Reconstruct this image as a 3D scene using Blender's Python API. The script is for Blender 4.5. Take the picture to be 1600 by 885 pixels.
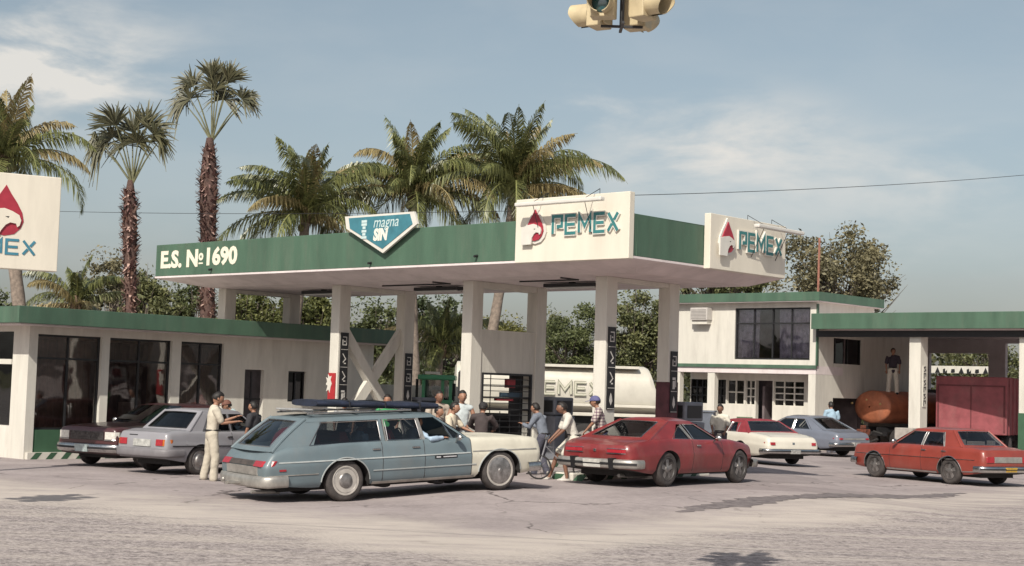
import bpy, bmesh, math, random
import numpy as np
from mathutils import Vector, Matrix
PI = math.pi
R = math.radians
for o in list(bpy.data.objects):
    bpy.data.objects.remove(o)
SC = bpy.context.scene
COL = SC.collection
rnd = random.Random(7)

# ---------------------------------------------------------------- camera, sky, sun, exposure
F, HOR, ROLL, EYE = 2400.0, 607.1, 0.0315, 2.0
PITCH = math.atan((HOR - 442.5) / F)
cd = bpy.data.cameras.new('camera')
cd.lens = F / 1600 * 36; cd.sensor_width = 36; cd.sensor_fit = 'HORIZONTAL'
cd.clip_start = 0.1; cd.clip_end = 6000
cam = bpy.data.objects.new('camera', cd); COL.objects.link(cam)
cam.matrix_world = Matrix.Translation((0, 0, EYE)) @ Matrix.Rotation(PI/2 + PITCH, 4, 'X') @ Matrix.Rotation(ROLL, 4, 'Z')
SC.camera = cam

SUN_EL, SUN_AZ = R(42), R(19)           # shadows run SUN_AZ to the right of straight ahead
sun_dir = Vector((-math.sin(SUN_AZ)*math.cos(SUN_EL), -math.cos(SUN_AZ)*math.cos(SUN_EL), math.sin(SUN_EL)))
sl = bpy.data.lights.new('sun', 'SUN'); sl.energy = 4.1; sl.angle = R(0.5); sl.color = (1.0, 0.945, 0.83)
sun = bpy.data.objects.new('sun', sl); COL.objects.link(sun)
sun.rotation_euler = sun_dir.to_track_quat('Z', 'Y').to_euler()

def build_world():
    w = bpy.data.worlds.new('World'); SC.world = w; w.use_nodes = True
    nt = w.node_tree; N = nt.nodes; Lk = nt.links
    for n in list(N): N.remove(n)
    out = N.new('ShaderNodeOutputWorld'); bg = N.new('ShaderNodeBackground')
    sky = N.new('ShaderNodeTexSky'); sky.sky_type = 'NISHITA'; sky.sun_disc = False
    sky.sun_elevation = SUN_EL
    sky.sun_rotation = math.atan2(sun_dir.x, sun_dir.y)
    sky.altitude = 0; sky.air_density = 1.0; sky.dust_density = 2.5; sky.ozone_density = 1.0
    hs = N.new('ShaderNodeHueSaturation'); hs.inputs['Saturation'].default_value = 0.68; hs.inputs['Hue'].default_value = 0.478
    Lk.new(sky.outputs[0], hs.inputs['Color'])
    tint = N.new('ShaderNodeMix'); tint.data_type = 'RGBA'; tint.blend_type = 'MULTIPLY'; tint.inputs[0].default_value = 1
    Lk.new(hs.outputs[0], tint.inputs[6]); tint.inputs[7].default_value = (0.98, 0.955, 0.955, 1)
    # thin high cloud
    tc = N.new('ShaderNodeTexCoord')
    mp = N.new('ShaderNodeMapping'); mp.inputs['Scale'].default_value = (3.0, 3.0, 9.0); mp.inputs['Rotation'].default_value = (0, R(6), 0)
    Lk.new(tc.outputs['Generated'], mp.inputs[0])
    nz = N.new('ShaderNodeTexNoise'); nz.inputs['Scale'].default_value = 2.6; nz.inputs['Detail'].default_value = 8; nz.inputs['Roughness'].default_value = 0.55
    nz.inputs['Distortion'].default_value = 0.25
    Lk.new(mp.outputs[0], nz.inputs['Vector'])
    rp = N.new('ShaderNodeMapRange'); rp.inputs[1].default_value = 0.38; rp.inputs[2].default_value = 0.68; rp.inputs[3].default_value = 0; rp.inputs[4].default_value = 1
    rp.interpolation_type = 'SMOOTHSTEP'
    Lk.new(nz.outputs[0], rp.inputs[0])
    # a few cloud banks at their own bearings in the sky
    total = None
    for (px, py, rad, amt) in BANKS:
        d = ray(px, py).normalized()
        dst = N.new('ShaderNodeVectorMath'); dst.operation = 'SUBTRACT'; dst.inputs[1].default_value = d
        Lk.new(tc.outputs['Generated'], dst.inputs[0])
        sc2 = N.new('ShaderNodeVectorMath'); sc2.operation = 'MULTIPLY'; sc2.inputs[1].default_value = (1/rad, 1/rad, 2.3/rad)
        Lk.new(dst.outputs[0], sc2.inputs[0])
        ln = N.new('ShaderNodeVectorMath'); ln.operation = 'LENGTH'; Lk.new(sc2.outputs[0], ln.inputs[0])
        mr = N.new('ShaderNodeMapRange'); mr.interpolation_type = 'SMOOTHSTEP'
        mr.inputs[1].default_value = 0; mr.inputs[2].default_value = 1; mr.inputs[3].default_value = amt; mr.inputs[4].default_value = 0
        Lk.new(ln.outputs['Value'], mr.inputs[0])
        if total is None: total = mr.outputs[0]
        else:
            ad = N.new('ShaderNodeMath'); ad.operation = 'ADD'; Lk.new(total, ad.inputs[0]); Lk.new(mr.outputs[0], ad.inputs[1]); total = ad.outputs[0]
    base = N.new('ShaderNodeMath'); base.operation = 'ADD'; base.inputs[1].default_value = 0.08; Lk.new(total, base.inputs[0])
    mu = N.new('ShaderNodeMath'); mu.operation = 'MULTIPLY'; mu.use_clamp = True
    Lk.new(base.outputs[0], mu.inputs[0]); Lk.new(rp.outputs[0], mu.inputs[1])
    mx = N.new('ShaderNodeMix'); mx.data_type = 'RGBA'
    Lk.new(mu.outputs[0], mx.inputs[0]); Lk.new(tint.outputs[2], mx.inputs[6]); mx.inputs[7].default_value = CLOUD
    bg.inputs['Strength'].default_value = SKY_STRENGTH
    Lk.new(mx.outputs[2], bg.inputs[0]); Lk.new(bg.outputs[0], out.inputs[0])

SKY_STRENGTH = 0.092
CLOUD = (6.9, 6.75, 6.4, 1)
BANKS = [(70, 110, 0.13, 1.5), (1130, 240, 0.13, 1.2), (925, 165, 0.05, 0.9), (1490, 275, 0.10, 0.7), (40, 30, 0.16, 0.6), (1300, 350, 0.12, 0.25)]

def ray(px, py):
    dx, dy = px - 800, py - 442.5
    c, s = math.cos(ROLL), math.sin(ROLL)
    X, Y = c*dx + s*dy, -s*dx + c*dy
    zc = -Y / F
    return Vector((X / F, math.cos(PITCH) - math.sin(PITCH)*zc, math.sin(PITCH) + math.cos(PITCH)*zc))
build_world()
SC.view_settings.view_transform = 'Standard'; SC.view_settings.look = 'None'
SC.view_settings.gamma = 1; SC.view_settings.exposure = 0.25
SC.cycles.max_bounces = 6; SC.cycles.transparent_max_bounces = 12
SC.cycles.use_denoising = True
SC.cycles.sample_clamp_indirect = 6

# ---------------------------------------------------------------- placement in the place
def sst(x, a, b):
    t = min(1, max(0, (x-a)/(b-a))); return t*t*(3-2*t)
def gh(x, y):
    """the forecourt is crowned a little round the pumps"""
    return 0.17 * sst(x, -3.2, -0.2) * (1 - sst(x, 5.6, 9.0)) * sst(y, 24, 28) * (1 - sst(y, 40, 50))
def at(px, py, D):
    r = ray(px, py); return Vector((0, 0, EYE)) + r * (D / r.y)
def G(px, py):
    z = 0
    for _ in range(30):
        r = ray(px, py); t = (EYE - z) / -r.z; p = Vector((r.x*t, r.y*t, z)); z = 0.5*z + 0.5*gh(p.x, p.y)
    return Vector((p.x, p.y, gh(p.x, p.y)))
TH = 0.7385
A_ = Vector((-math.cos(TH), math.sin(TH), 0)); B_ = Vector((math.sin(TH), math.cos(TH), 0))
C_ = Vector((2.37, 30.2, 0))
def UV(u, v, z=0.0): return C_ + A_*u + B_*v + Vector((0, 0, z))
def uv_of(p): q = p - C_; return q.dot(A_), q.dot(B_)
def on_u(px, py, u):        # seen point on the wall plane u
    r = ray(px, py); o = Vector((0, 0, EYE)); P0 = UV(u, 0)
    t = (P0 - o).dot(A_) / r.dot(A_); p = o + r*t; return p.dot(B_) - C_.dot(B_), p.z
def on_v(px, py, v):
    r = ray(px, py); o = Vector((0, 0, EYE)); P0 = UV(0, v)
    t = (P0 - o).dot(B_) / r.dot(B_); p = o + r*t; return p.dot(A_) - C_.dot(A_), p.z

# ---------------------------------------------------------------- materials
MC = {}
def mat(name, col, rough=0.7, var=0.12, scale=6.0, bump=0.0, metal=0.0, coat=0.0, col2=None, streak=False, spec=0.5, bscale=None, dirt=0.0):
    if name in MC: return MC[name]
    m = bpy.data.materials.new(name); m.use_nodes = True; MC[name] = m
    nt = m.node_tree; N = nt.nodes; Lk = nt.links; b = N['Principled BSDF']
    b.inputs['Roughness'].default_value = rough; b.inputs['Metallic'].default_value = metal
    b.inputs['Coat Weight'].default_value = coat; b.inputs['Coat Roughness'].default_value = 0.12
    b.inputs['Specular IOR Level'].default_value = spec
    tc = N.new('ShaderNodeTexCoord'); mp = N.new('ShaderNodeMapping'); Lk.new(tc.outputs['Object'], mp.inputs[0])
    mp.inputs['Scale'].default_value = (1, 1, 0.22) if streak else (1, 1, 1)
    nz = N.new('ShaderNodeTexNoise'); nz.inputs['Scale'].default_value = scale; nz.inputs['Detail'].default_value = 6; nz.inputs['Roughness'].default_value = 0.6
    Lk.new(mp.outputs[0], nz.inputs['Vector'])
    mr = N.new('ShaderNodeMapRange'); mr.inputs[1].default_value = 0.3; mr.inputs[2].default_value = 0.7
    Lk.new(nz.outputs[0], mr.inputs[0])
    mx = N.new('ShaderNodeMix'); mx.data_type = 'RGBA'; Lk.new(mr.outputs[0], mx.inputs[0])
    c2 = col2 or tuple(c*(1-var*1.6) for c in col)
    c1 = col if col2 else tuple(min(1, c*(1+var*0.6)) for c in col)
    mx.inputs[6].default_value = (*c2, 1); mx.inputs[7].default_value = (*c1, 1)
    last = mx.outputs[2]
    if dirt > 0:
        n2 = N.new('ShaderNodeTexNoise'); n2.inputs['Scale'].default_value = 1.7 if not streak else 2.6; n2.inputs['Detail'].default_value = 9; n2.inputs['Roughness'].default_value = 0.72
        m3 = N.new('ShaderNodeMapping'); m3.inputs['Location'].default_value = (3.1, 7.7, 1.3); m3.inputs['Scale'].default_value = (1, 1, 0.5 if not streak else 0.16)
        Lk.new(tc.outputs['Object'], m3.inputs[0]); Lk.new(m3.outputs[0], n2.inputs['Vector'])
        r2 = N.new('ShaderNodeMapRange'); r2.inputs[1].default_value = 0.5; r2.inputs[2].default_value = 0.75; r2.inputs[3].default_value = 0; r2.inputs[4].default_value = dirt
        Lk.new(n2.outputs[0], r2.inputs[0])
        m2 = N.new('ShaderNodeMix'); m2.data_type = 'RGBA'; Lk.new(r2.outputs[0], m2.inputs[0]); Lk.new(last, m2.inputs[6]); m2.inputs[7].default_value = (0.2, 0.165, 0.14, 1)
        last = m2.outputs[2]
    Lk.new(last, b.inputs['Base Color'])
    if bump > 0:
        nb = N.new('ShaderNodeTexNoise'); nb.inputs['Scale'].default_value = bscale or scale*6; nb.inputs['Detail'].default_value = 5
        Lk.new(tc.outputs['Object'], nb.inputs['Vector'])
        bp = N.new('ShaderNodeBump'); bp.inputs['Strength'].default_value = min(1, bump); bp.inputs['Distance'].default_value = 0.02
        Lk.new(nb.outputs[0], bp.inputs['Height']); Lk.new(bp.outputs[0], b.inputs['Normal'])
    rr = N.new('ShaderNodeMapRange'); rr.inputs[3].default_value = max(0, rough-0.08); rr.inputs[4].default_value = min(1, rough+0.1)
    Lk.new(nz.outputs[0], rr.inputs[0]); Lk.new(rr.outputs[0], b.inputs['Roughness'])
    return m
def glass(name, tint=(0.30, 0.32, 0.33), refl=1.0):
    if name in MC: return MC[name]
    m = bpy.data.materials.new(name); m.use_nodes = True; MC[name] = m
    nt = m.node_tree; N = nt.nodes; Lk = nt.links
    for n in list(N): N.remove(n)
    out = N.new('ShaderNodeOutputMaterial'); tr = N.new('ShaderNodeBsdfTransparent'); gl = N.new('ShaderNodeBsdfGlossy')
    tr.inputs[0].default_value = (*tint, 1); gl.inputs['Roughness'].default_value = 0.03; gl.inputs[0].default_value = (0.9, 0.93, 0.95, 1)
    fr = N.new('ShaderNodeFresnel'); fr.inputs[0].default_value = 1.45
    mu = N.new('ShaderNodeMath'); mu.operation = 'MULTIPLY_ADD'; mu.inputs[1].default_value = refl; mu.inputs[2].default_value = 0.03; mu.use_clamp = True
    ms = N.new('ShaderNodeMixShader')
    tc = N.new('ShaderNodeTexCoord'); nz = N.new('ShaderNodeTexNoise'); nz.inputs['Scale'].default_value = 0.9; nz.inputs['Detail'].default_value = 2
    bp = N.new('ShaderNodeBump'); bp.inputs['Strength'].default_value = 0.12; bp.inputs['Distance'].default_value = 0.1
    Lk.new(tc.outputs['Object'], nz.inputs['Vector']); Lk.new(nz.outputs[0], bp.inputs['Height']); Lk.new(bp.outputs[0], gl.inputs['Normal'])
    Lk.new(fr.outputs[0], mu.inputs[0]); Lk.new(mu.outputs[0], ms.inputs[0]); Lk.new(tr.outputs[0], ms.inputs[1]); Lk.new(gl.outputs[0], ms.inputs[2])
    Lk.new(ms.outputs[0], out.inputs[0]); return m
def leafmat(name, c1, c2, rough=0.55, trans=0.25, c3=None):
    if name in MC: return MC[name]
    m = bpy.data.materials.new(name); m.use_nodes = True; MC[name] = m
    nt = m.node_tree; N = nt.nodes; Lk = nt.links; b = N['Principled BSDF']; out = N['Material Output']
    b.inputs['Roughness'].default_value = rough
    at_ = N.new('ShaderNodeAttribute'); at_.attribute_name = 'shade'
    mx = N.new('ShaderNodeMix'); mx.data_type = 'RGBA'; Lk.new(at_.outputs['Fac'], mx.inputs[0])
    mx.inputs[6].default_value = (*c1, 1); mx.inputs[7].default_value = (*c2, 1)
    Lk.new(mx.outputs[2], b.inputs['Base Color'])
    tl = N.new('ShaderNodeBsdfTranslucent'); Lk.new(mx.outputs[2], tl.inputs[0])
    ms = N.new('ShaderNodeMixShader'); ms.inputs[0].default_value = trans
    Lk.new(b.outputs[0], ms.inputs[1]); Lk.new(tl.outputs[0], ms.inputs[2]); Lk.new(ms.outputs[0], out.inputs[0])
    return m

WHITE = lambda: mat('white_paint', (0.61, 0.585, 0.525), 0.75, 0.07, 3.0, bump=0.25, streak=True, bscale=30, dirt=0.28)
GREEN = lambda: mat('green_paint', (0.066, 0.128, 0.086), 0.6, 0.16, 2.2, bump=0.15, bscale=30, dirt=0.2, streak=True)
GREEND = lambda: mat('green_dado', (0.04, 0.10, 0.055), 0.6, 0.1, 3)
DARK = lambda: mat('dark_metal', (0.018, 0.018, 0.02), 0.5, 0.2, 9)
CHROME = lambda: mat('chrome', (0.55, 0.54, 0.53), 0.22, 0.15, 14, metal=1.0)
RUBBER = lambda: mat('rubber', (0.028, 0.026, 0.026), 0.85, 0.2, 12)
TYRE = lambda: mat('tyre_rubber', (0.060, 0.052, 0.050), 0.9, 0.3, 9, dirt=0.35)
BLACKP = lambda: mat('black_plastic', (0.012, 0.012, 0.014), 0.55, 0.2, 9)
CONC = lambda: mat('concrete', (0.36, 0.33, 0.30), 0.85, 0.2, 5, bump=0.3)

# ---------------------------------------------------------------- mesh helpers
class MB:
    def __init__(s): s.v = []; s.f = []; s.m = []; s.mi = 0
    def add(s, vs, fs):
        n = len(s.v); s.v += [tuple(p) for p in vs]; s.f += [tuple(i+n for i in f) for f in fs]; s.m += [s.mi]*len(fs); return s
    def box(s, x0, x1, y0, y1, z0, z1):
        return s.add([(x0,y0,z0),(x1,y0,z0),(x1,y1,z0),(x0,y1,z0),(x0,y0,z1),(x1,y0,z1),(x1,y1,z1),(x0,y1,z1)],
                     [(0,3,2,1),(4,5,6,7),(0,1,5,4),(1,2,6,5),(2,3,7,6),(3,0,4,7)])
    def hexa(s, p): return s.add(p, [(0,3,2,1),(4,5,6,7),(0,1,5,4),(1,2,6,5),(2,3,7,6),(3,0,4,7)])
    def grid(s, rows, flip=False):
        n, k = len(rows), len(rows[0]); vs = [p for r in rows for p in r]; fs = []
        for i in range(n-1):
            for j in range(k-1):
                q = (i*k+j, i*k+j+1, (i+1)*k+j+1, (i+1)*k+j); fs.append(q[::-1] if flip else q)
        return s.add(vs, fs)
    def tube(s, pts, r, n=8, cap=True, up=None):
        pts = [Vector(p) for p in pts]; rs = r if isinstance(r, (list, tuple)) else [r]*len(pts); rings = []
        u = None
        for i, p in enumerate(pts):
            t = (pts[min(i+1, len(pts)-1)] - pts[max(i-1, 0)]).normalized()
            if u is None:
                u = t.cross(Vector((0,0,1)) if abs(t.z) < 0.95 else Vector((1,0,0))).normalized()
            else: u = (u - t*u.dot(t)).normalized()
            w = t.cross(u)
            rings.append([p + (u*math.cos(2*PI*k/n) + w*math.sin(2*PI*k/n))*rs[i] for k in range(n)])
        b = len(s.v); vs = [q for rg in rings for q in rg]; fs = []
        for i in range(len(rings)-1):
            for k in range(n): fs.append((i*n+k, i*n+(k+1) % n, (i+1)*n+(k+1) % n, (i+1)*n+k))
        if cap: fs += [tuple(range(n))[::-1], tuple((len(rings)-1)*n+k for k in range(n))]
        return s.add(vs, fs)
    def lathe(s, prof, n=24, M=None, y_axis=True):   # prof: (axial, radius)
        rings = []
        for a, r in prof:
            ring = []
            for k in range(n):
                c, q = math.cos(2*PI*k/n)*r, math.sin(2*PI*k/n)*r
                p = Vector((c, a, q)) if y_axis else Vector((c, q, a))
                ring.append(M @ p if M else p)
            rings.append(ring)
        vs = [q for rg in rings for q in rg]; fs = []
        for i in range(len(rings)-1):
            for k in range(n): fs.append((i*n+k, i*n+(k+1) % n, (i+1)*n+(k+1) % n, (i+1)*n+k))
        fs += [tuple(range(n))[::-1], tuple((len(rings)-1)*n+k for k in range(n))]
        return s.add(vs, fs)
    def prism(s, poly, t0, t1, f):                    # poly 2D, f(a,b,t)->3D
        n = len(poly); vs = [f(a, b, t0) for a, b in poly] + [f(a, b, t1) for a, b in poly]
        fs = [tuple(range(n)), tuple(range(2*n-1, n-1, -1))] + [(i, (i+1) % n + 0, (i+1) % n + n, i+n)[::-1] for i in range(n)]
        return s.add(vs, fs)
    def ell(s, c, r, n=12, m=8):
        rings = []
        for i in range(m+1):
            a = PI*i/m
            rings.append([(c[0]+r[0]*math.sin(a)*math.cos(2*PI*k/n), c[1]+r[1]*math.sin(a)*math.sin(2*PI*k/n), c[2]+r[2]*math.cos(a)) for k in range(n+1)])
        return s.grid(rings)
def mesh_obj(name, mb, mats, parent=None, smooth=False, bevel=0, angle=40):
    me = bpy.data.meshes.new(name); me.from_pydata(mb.v, [], mb.f)
    ms = mats if isinstance(mats, (list, tuple)) else [mats]
    for m in ms: me.materials.append(m)
    if len(ms) > 1: me.polygons.foreach_set('material_index', mb.m)
    bm = bmesh.new(); bm.from_mesh(me); bmesh.ops.remove_doubles(bm, verts=bm.verts, dist=1e-5)
    bmesh.ops.recalc_face_normals(bm, faces=bm.faces)
    if bevel > 0:
        es = [e for e in bm.edges if len(e.link_faces) == 2 and e.calc_face_angle(0) > R(35)]
        try: bmesh.ops.bevel(bm, geom=es, offset=bevel, segments=2, affect='EDGES', profile=0.5, clamp_overlap=True)
        except Exception: pass
    if smooth:
        for f in bm.faces: f.smooth = True
        for e in bm.edges:
            if len(e.link_faces) != 2 or e.calc_face_angle(0) > R(angle): e.smooth = False
    bm.to_mesh(me); bm.free()
    o = bpy.data.objects.new(name, me); COL.objects.link(o)
    if parent: o.parent = parent
    return o
def tag(o, label=None, cat=None, group=None, kind=None):
    if label: o['label'] = label
    if cat: o['category'] = cat
    if group: o['group'] = group
    if kind: o['kind'] = kind
    return o
def thing(name, label, cat, loc=(0,0,0), rotz=0.0, group=None):
    o = bpy.data.objects.new(name, None); COL.objects.link(o); o.location = loc; o.rotation_euler = (0, 0, rotz)
    o.empty_display_size = 0.3
    return tag(o, label, cat, group)
def frame_thing(name, label, cat, u, v, z=0, group=None): return thing(name, label, cat, UV(u, v, z), -TH, group)
# in a frame_thing local x = -(u - u0), local y = v - v0
def copy_thing(o, loc, rotz=None, label=None):
    c = o.copy(); COL.objects.link(c); c.location = loc
    if rotz is not None: c.rotation_euler.z = rotz
    if label: c['label'] = label
    def rec(s, d):
        for ch in s.children:
            k = ch.copy(); COL.objects.link(k); k.parent = d; rec(ch, k)
    rec(o, c); return c
def ev_mesh(tmp):
    bpy.context.view_layer.update()
    dg = bpy.context.evaluated_depsgraph_get()
    me = bpy.data.meshes.new_from_object(tmp.evaluated_get(dg)); return me
def text(name, s, size, m, parent, loc, rot=(PI/2, 0, 0), ext=0.004, offset=0.0, align='LEFT', shear=0, sx=1.0):
    cu = bpy.data.curves.new(name, 'FONT'); cu.body = s; cu.size = size; cu.extrude = ext; cu.offset = offset
    cu.align_x = align; cu.shear = shear; cu.resolution_u = 3
    t = bpy.data.objects.new('tmp', cu); COL.objects.link(t); me = ev_mesh(t); bpy.data.objects.remove(t)
    me.materials.clear(); me.materials.append(m)
    o = bpy.data.objects.new(name, me); COL.objects.link(o); o.parent = parent; o.location = loc; o.rotation_euler = rot; o.scale = (sx, 1, 1)
    me.transform(Matrix.Diagonal((sx, 1, 1, 1))); o.scale = (1, 1, 1)
    return o
def stroke_poly(pts, w):
    """outline of a mitred stroke of width w along pts"""
    pts = [Vector((p[0], p[1])) for p in pts]; L, Rr = [], []
    for i, p in enumerate(pts):
        d0 = (p - pts[i-1]).normalized() if i else (pts[1]-p).normalized()
        d1 = (pts[i+1]-p).normalized() if i < len(pts)-1 else d0
        n0 = Vector((-d0.y, d0.x)); n1 = Vector((-d1.y, d1.x)); n = (n0+n1)
        n = n/ max(n.length, 1e-6); k = 1/max(0.45, n.dot(n0))
        L.append(p + n*w/2*k); Rr.append(p - n*w/2*k)
    return L, Rr
def stroke(mb, pts, w, t0, t1, f):
    L, Q = stroke_poly(pts, w)
    for i in range(len(pts)-1):
        quad = [L[i], L[i+1], Q[i+1], Q[i]]
        mb.prism([(a.x, a.y) for a in quad], t0, t1, f)
LET = {'P': [[(0, 0), (0, 1), (.62, 1), (.62, .42), (.36, .42), (.36, .30)]], 'E': [[(.66, 1), (0, 1), (0, 0), (.66, 0)], [(.1, .5), (.6, .5)]],
       'M': [[(0, 0), (0, 1), (.38, .35), (.76, 1), (.76, 0)]], 'X': [[(0, 1), (.62, 0)], [(0, 0), (.25, .4)], [(.38, .6), (.62, 1)]]}
def pemex_letters(h, w, t0, t1, f, x0=0, z0=0, sx=1.0):
    mb = MB(); x = x0
    for ch in 'PEMEX':
        for st in LET[ch]: stroke(mb, [(x + a*h*sx, z0 + b*h) for a, b in st], w, t0, t1, f)
        x += (1.04 if ch == 'M' else 0.90)*h*sx
    return mb, x - 0.28*h*sx
DROP = [(0, 1.0), (.12, .80), (.26, .60), (.38, .38), (.42, .18), (.36, .02), (.22, -.12), (0, -.17), (-.22, -.12), (-.36, .02), (-.42, .18), (-.38, .38), (-.26, .60), (-.12, .80)]
EAGLE = [(-.60, .34), (-.30, .42), (-.02, .46), (.16, .40), (.31, .32), (.36, .20), (.33, .08), (.28, .04), (.25, .12), (.12, .14), (.02, .08), (-.08, -.06), (-.12, -.30), (-.60, -.30)]
def emblem(parent, f_off, h, cx, cz, white, red, t=0.03, open_left=True):
    """droplet with a white bird's head on it; f_off(a,b,t)->local point"""
    g = lambda a, b, tt: f_off(cx + a*h, cz + b*h, tt)
    mb = MB(); mb.prism(DROP, 0, t, g); d = mesh_obj('emblem_drop', mb, red, parent)
    mb = MB(); mb.prism(EAGLE if open_left else [(max(-.40, a), b if b > -.15 else -.15) for a, b in EAGLE], t-0.004, t+0.03, g); mesh_obj('emblem_bird', mb, white, d)
    mb = MB(); mb.prism([(.0, .27), (.09, .28), (.07, .24)], t+0.02, t+0.034, g); mesh_obj('emblem_eye', mb, DARK(), d)
    return d
def ntree_mesh(name, V, Fq, mats, parent, shade=None):
    """fast mesh from numpy arrays: V (n,3), Fq (m,k) faces"""
    me = bpy.data.meshes.new(name); V = np.asarray(V, np.float32); Fq = np.asarray(Fq, np.int32); k = Fq.shape[1]
    me.vertices.add(len(V)); me.vertices.foreach_set('co', V.ravel())
    me.loops.add(Fq.size); me.loops.foreach_set('vertex_index', Fq.ravel())
    me.polygons.add(len(Fq)); me.polygons.foreach_set('loop_start', np.arange(0, Fq.size, k, dtype=np.int32))
    me.update(calc_edges=True)
    if shade is not None:
        a = me.attributes.new('shade', 'FLOAT', 'POINT'); a.data.foreach_set('value', np.asarray(shade, np.float32))
    me.materials.append(mats)
    o = bpy.data.objects.new(name, me); COL.objects.link(o); o.parent = parent; return o
# ================================================================ GROUND
def ground_mat():
    m = bpy.data.materials.new('forecourt_ground'); m.use_nodes = True; nt = m.node_tree; N = nt.nodes; Lk = nt.links; b = N['Principled BSDF']
    b.inputs['Roughness'].default_value = 0.92; b.inputs['Specular IOR Level'].default_value = 0.15
    tc = N.new('ShaderNodeTexCoord'); sx = N.new('ShaderNodeSeparateXYZ'); Lk.new(tc.outputs['Object'], sx.inputs[0])
    def math_(op, a, b_=None, c=None, clamp=False):
        n = N.new('ShaderNodeMath'); n.operation = op; n.use_clamp = clamp
        for i, q in enumerate((a, b_, c)):
            if q is None: continue
            if isinstance(q, (int, float)): n.inputs[i].default_value = q
            else: Lk.new(q, n.inputs[i])
        return n.outputs[0]
    def noise(scale, det=6, rough=0.6, mapping=None, dist=0):
        n = N.new('ShaderNodeTexNoise'); n.inputs['Scale'].default_value = scale; n.inputs['Detail'].default_value = det; n.inputs['Roughness'].default_value = rough; n.inputs['Distortion'].default_value = dist
        if mapping:
            mp = N.new('ShaderNodeMapping'); mp.inputs['Rotation'].default_value = (0, 0, mapping[0]); mp.inputs['Scale'].default_value = mapping[1]
            Lk.new(tc.outputs['Object'], mp.inputs[0]); Lk.new(mp.outputs[0], n.inputs['Vector'])
        else: Lk.new(tc.outputs['Object'], n.inputs['Vector'])
        return n.outputs[0]
    def rng(v, a, b_, c=0.0, d=1.0):
        n = N.new('ShaderNodeMapRange'); n.interpolation_type = 'SMOOTHSTEP'
        for i, q in enumerate((a, b_, c, d)): n.inputs[i+1].default_value = q
        Lk.new(v, n.inputs[0]); return n.outputs[0]
    def mix(f, c1, c2):
        n = N.new('ShaderNodeMix'); n.data_type = 'RGBA'; Lk.new(f, n.inputs[0]) if not isinstance(f, float) else setattr(n.inputs[0], 'default_value', f)
        for i, c in ((6, c1), (7, c2)):
            if isinstance(c, tuple): n.inputs[i].default_value = (*c, 1)
            else: Lk.new(c, n.inputs[i])
        return n.outputs[2]
    X, Y = sx.outputs[0], sx.outputs[1]
    neg = math_('MULTIPLY', math_('MAXIMUM', math_('MULTIPLY', X, -1), 0), 0.75)
    pos = math_('MULTIPLY', math_('MAXIMUM', X, 0), 1.25)
    yb = math_('ADD', math_('ADD', neg, pos), 19.8)
    d = math_('SUBTRACT', Y, yb)
    w1 = math_('MULTIPLY', math_('SUBTRACT', noise(0.35, 7), 0.5), 5.0)
    w2 = math_('MULTIPLY', math_('SUBTRACT', noise(1.7, 6, 0.7), 0.5), 2.2)
    dn = math_('ADD', d, math_('ADD', w1, w2))
    # forecourt asphalt, worn light grey
    lot = mix(rng(noise(0.5, 8, 0.65), 0.35, 0.68), GC['lot_a'], GC['lot_b'])
    lot = mix(rng(noise(9, 6, 0.7), 0.42, 0.66, 0, 0.35), lot, GC['lot_c'])
    oil = rng(noise(0.9, 5, 0.7), 0.60, 0.74, 0, 0.55)
    lot = mix(math_('MULTIPLY', oil, rng(Y, 27, 32)), lot, (0.11, 0.095, 0.09))
    # cracks, darker patches and oil drips
    ve = N.new('ShaderNodeTexVoronoi'); ve.feature = 'DISTANCE_TO_EDGE'; ve.inputs['Scale'].default_value = 0.23
    wp = N.new('ShaderNodeVectorMath'); wp.operation = 'ADD'; wn = N.new('ShaderNodeTexNoise'); wn.inputs['Scale'].default_value = 0.9; wn.inputs['Detail'].default_value = 5
    ws_ = N.new('ShaderNodeVectorMath'); ws_.operation = 'SCALE'; ws_.inputs['Scale'].default_value = 1.8; Lk.new(tc.outputs['Object'], wn.inputs['Vector']); Lk.new(wn.outputs['Color'], ws_.inputs[0])
    Lk.new(tc.outputs['Object'], wp.inputs[0]); Lk.new(ws_.outputs[0], wp.inputs[1]); Lk.new(wp.outputs[0], ve.inputs['Vector'])
    crack = math_('MULTIPLY', rng(ve.outputs['Distance'], 0.012, 0.002), rng(noise(0.35, 3), 0.42, 0.6, 0.1, 0.8))
    vp = N.new('ShaderNodeTexVoronoi'); vp.inputs['Scale'].default_value = 0.16; vp.distance = 'CHEBYCHEV'; Lk.new(tc.outputs['Object'], vp.inputs['Vector'])
    sc_ = N.new('ShaderNodeSeparateColor'); Lk.new(vp.outputs['Color'], sc_.inputs[0])
    lot = mix(rng(sc_.outputs[0], 0.72, 0.74, 0, 0.35), lot, (0.17, 0.145, 0.148))
    lot = mix(crack, lot, (0.06, 0.05, 0.05))
    drip = rng(noise(2.3, 4, 0.6), 0.66, 0.74, 0, 0.7); lot = mix(drip, lot, (0.09, 0.075, 0.075))
    # coarse road
    vo = N.new('ShaderNodeTexVoronoi'); vo.inputs['Scale'].default_value = 16; Lk.new(tc.outputs['Object'], vo.inputs['Vector'])
    road = mix(rng(vo.outputs['Distance'], 0.1, 0.62), GC['road_a'], GC['road_b'])
    road = mix(rng(noise(5.5, 3, 0.55), 0.40, 0.52, 0, 0.85), road, (0.125, 0.107, 0.108))
    road = mix(rng(noise(11, 8, 0.8), 0.42, 0.60), road, GC['road_c'])
    trk = rng(noise(0.5, 6, 0.6, (R(-28), (0.5, 4.0, 1))), 0.42, 0.66)
    road = mix(math_('MULTIPLY', trk, 0.55), road, GC['dust'])
    col = mix(rng(dn, -1.6, -0.4), road, lot)
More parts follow.
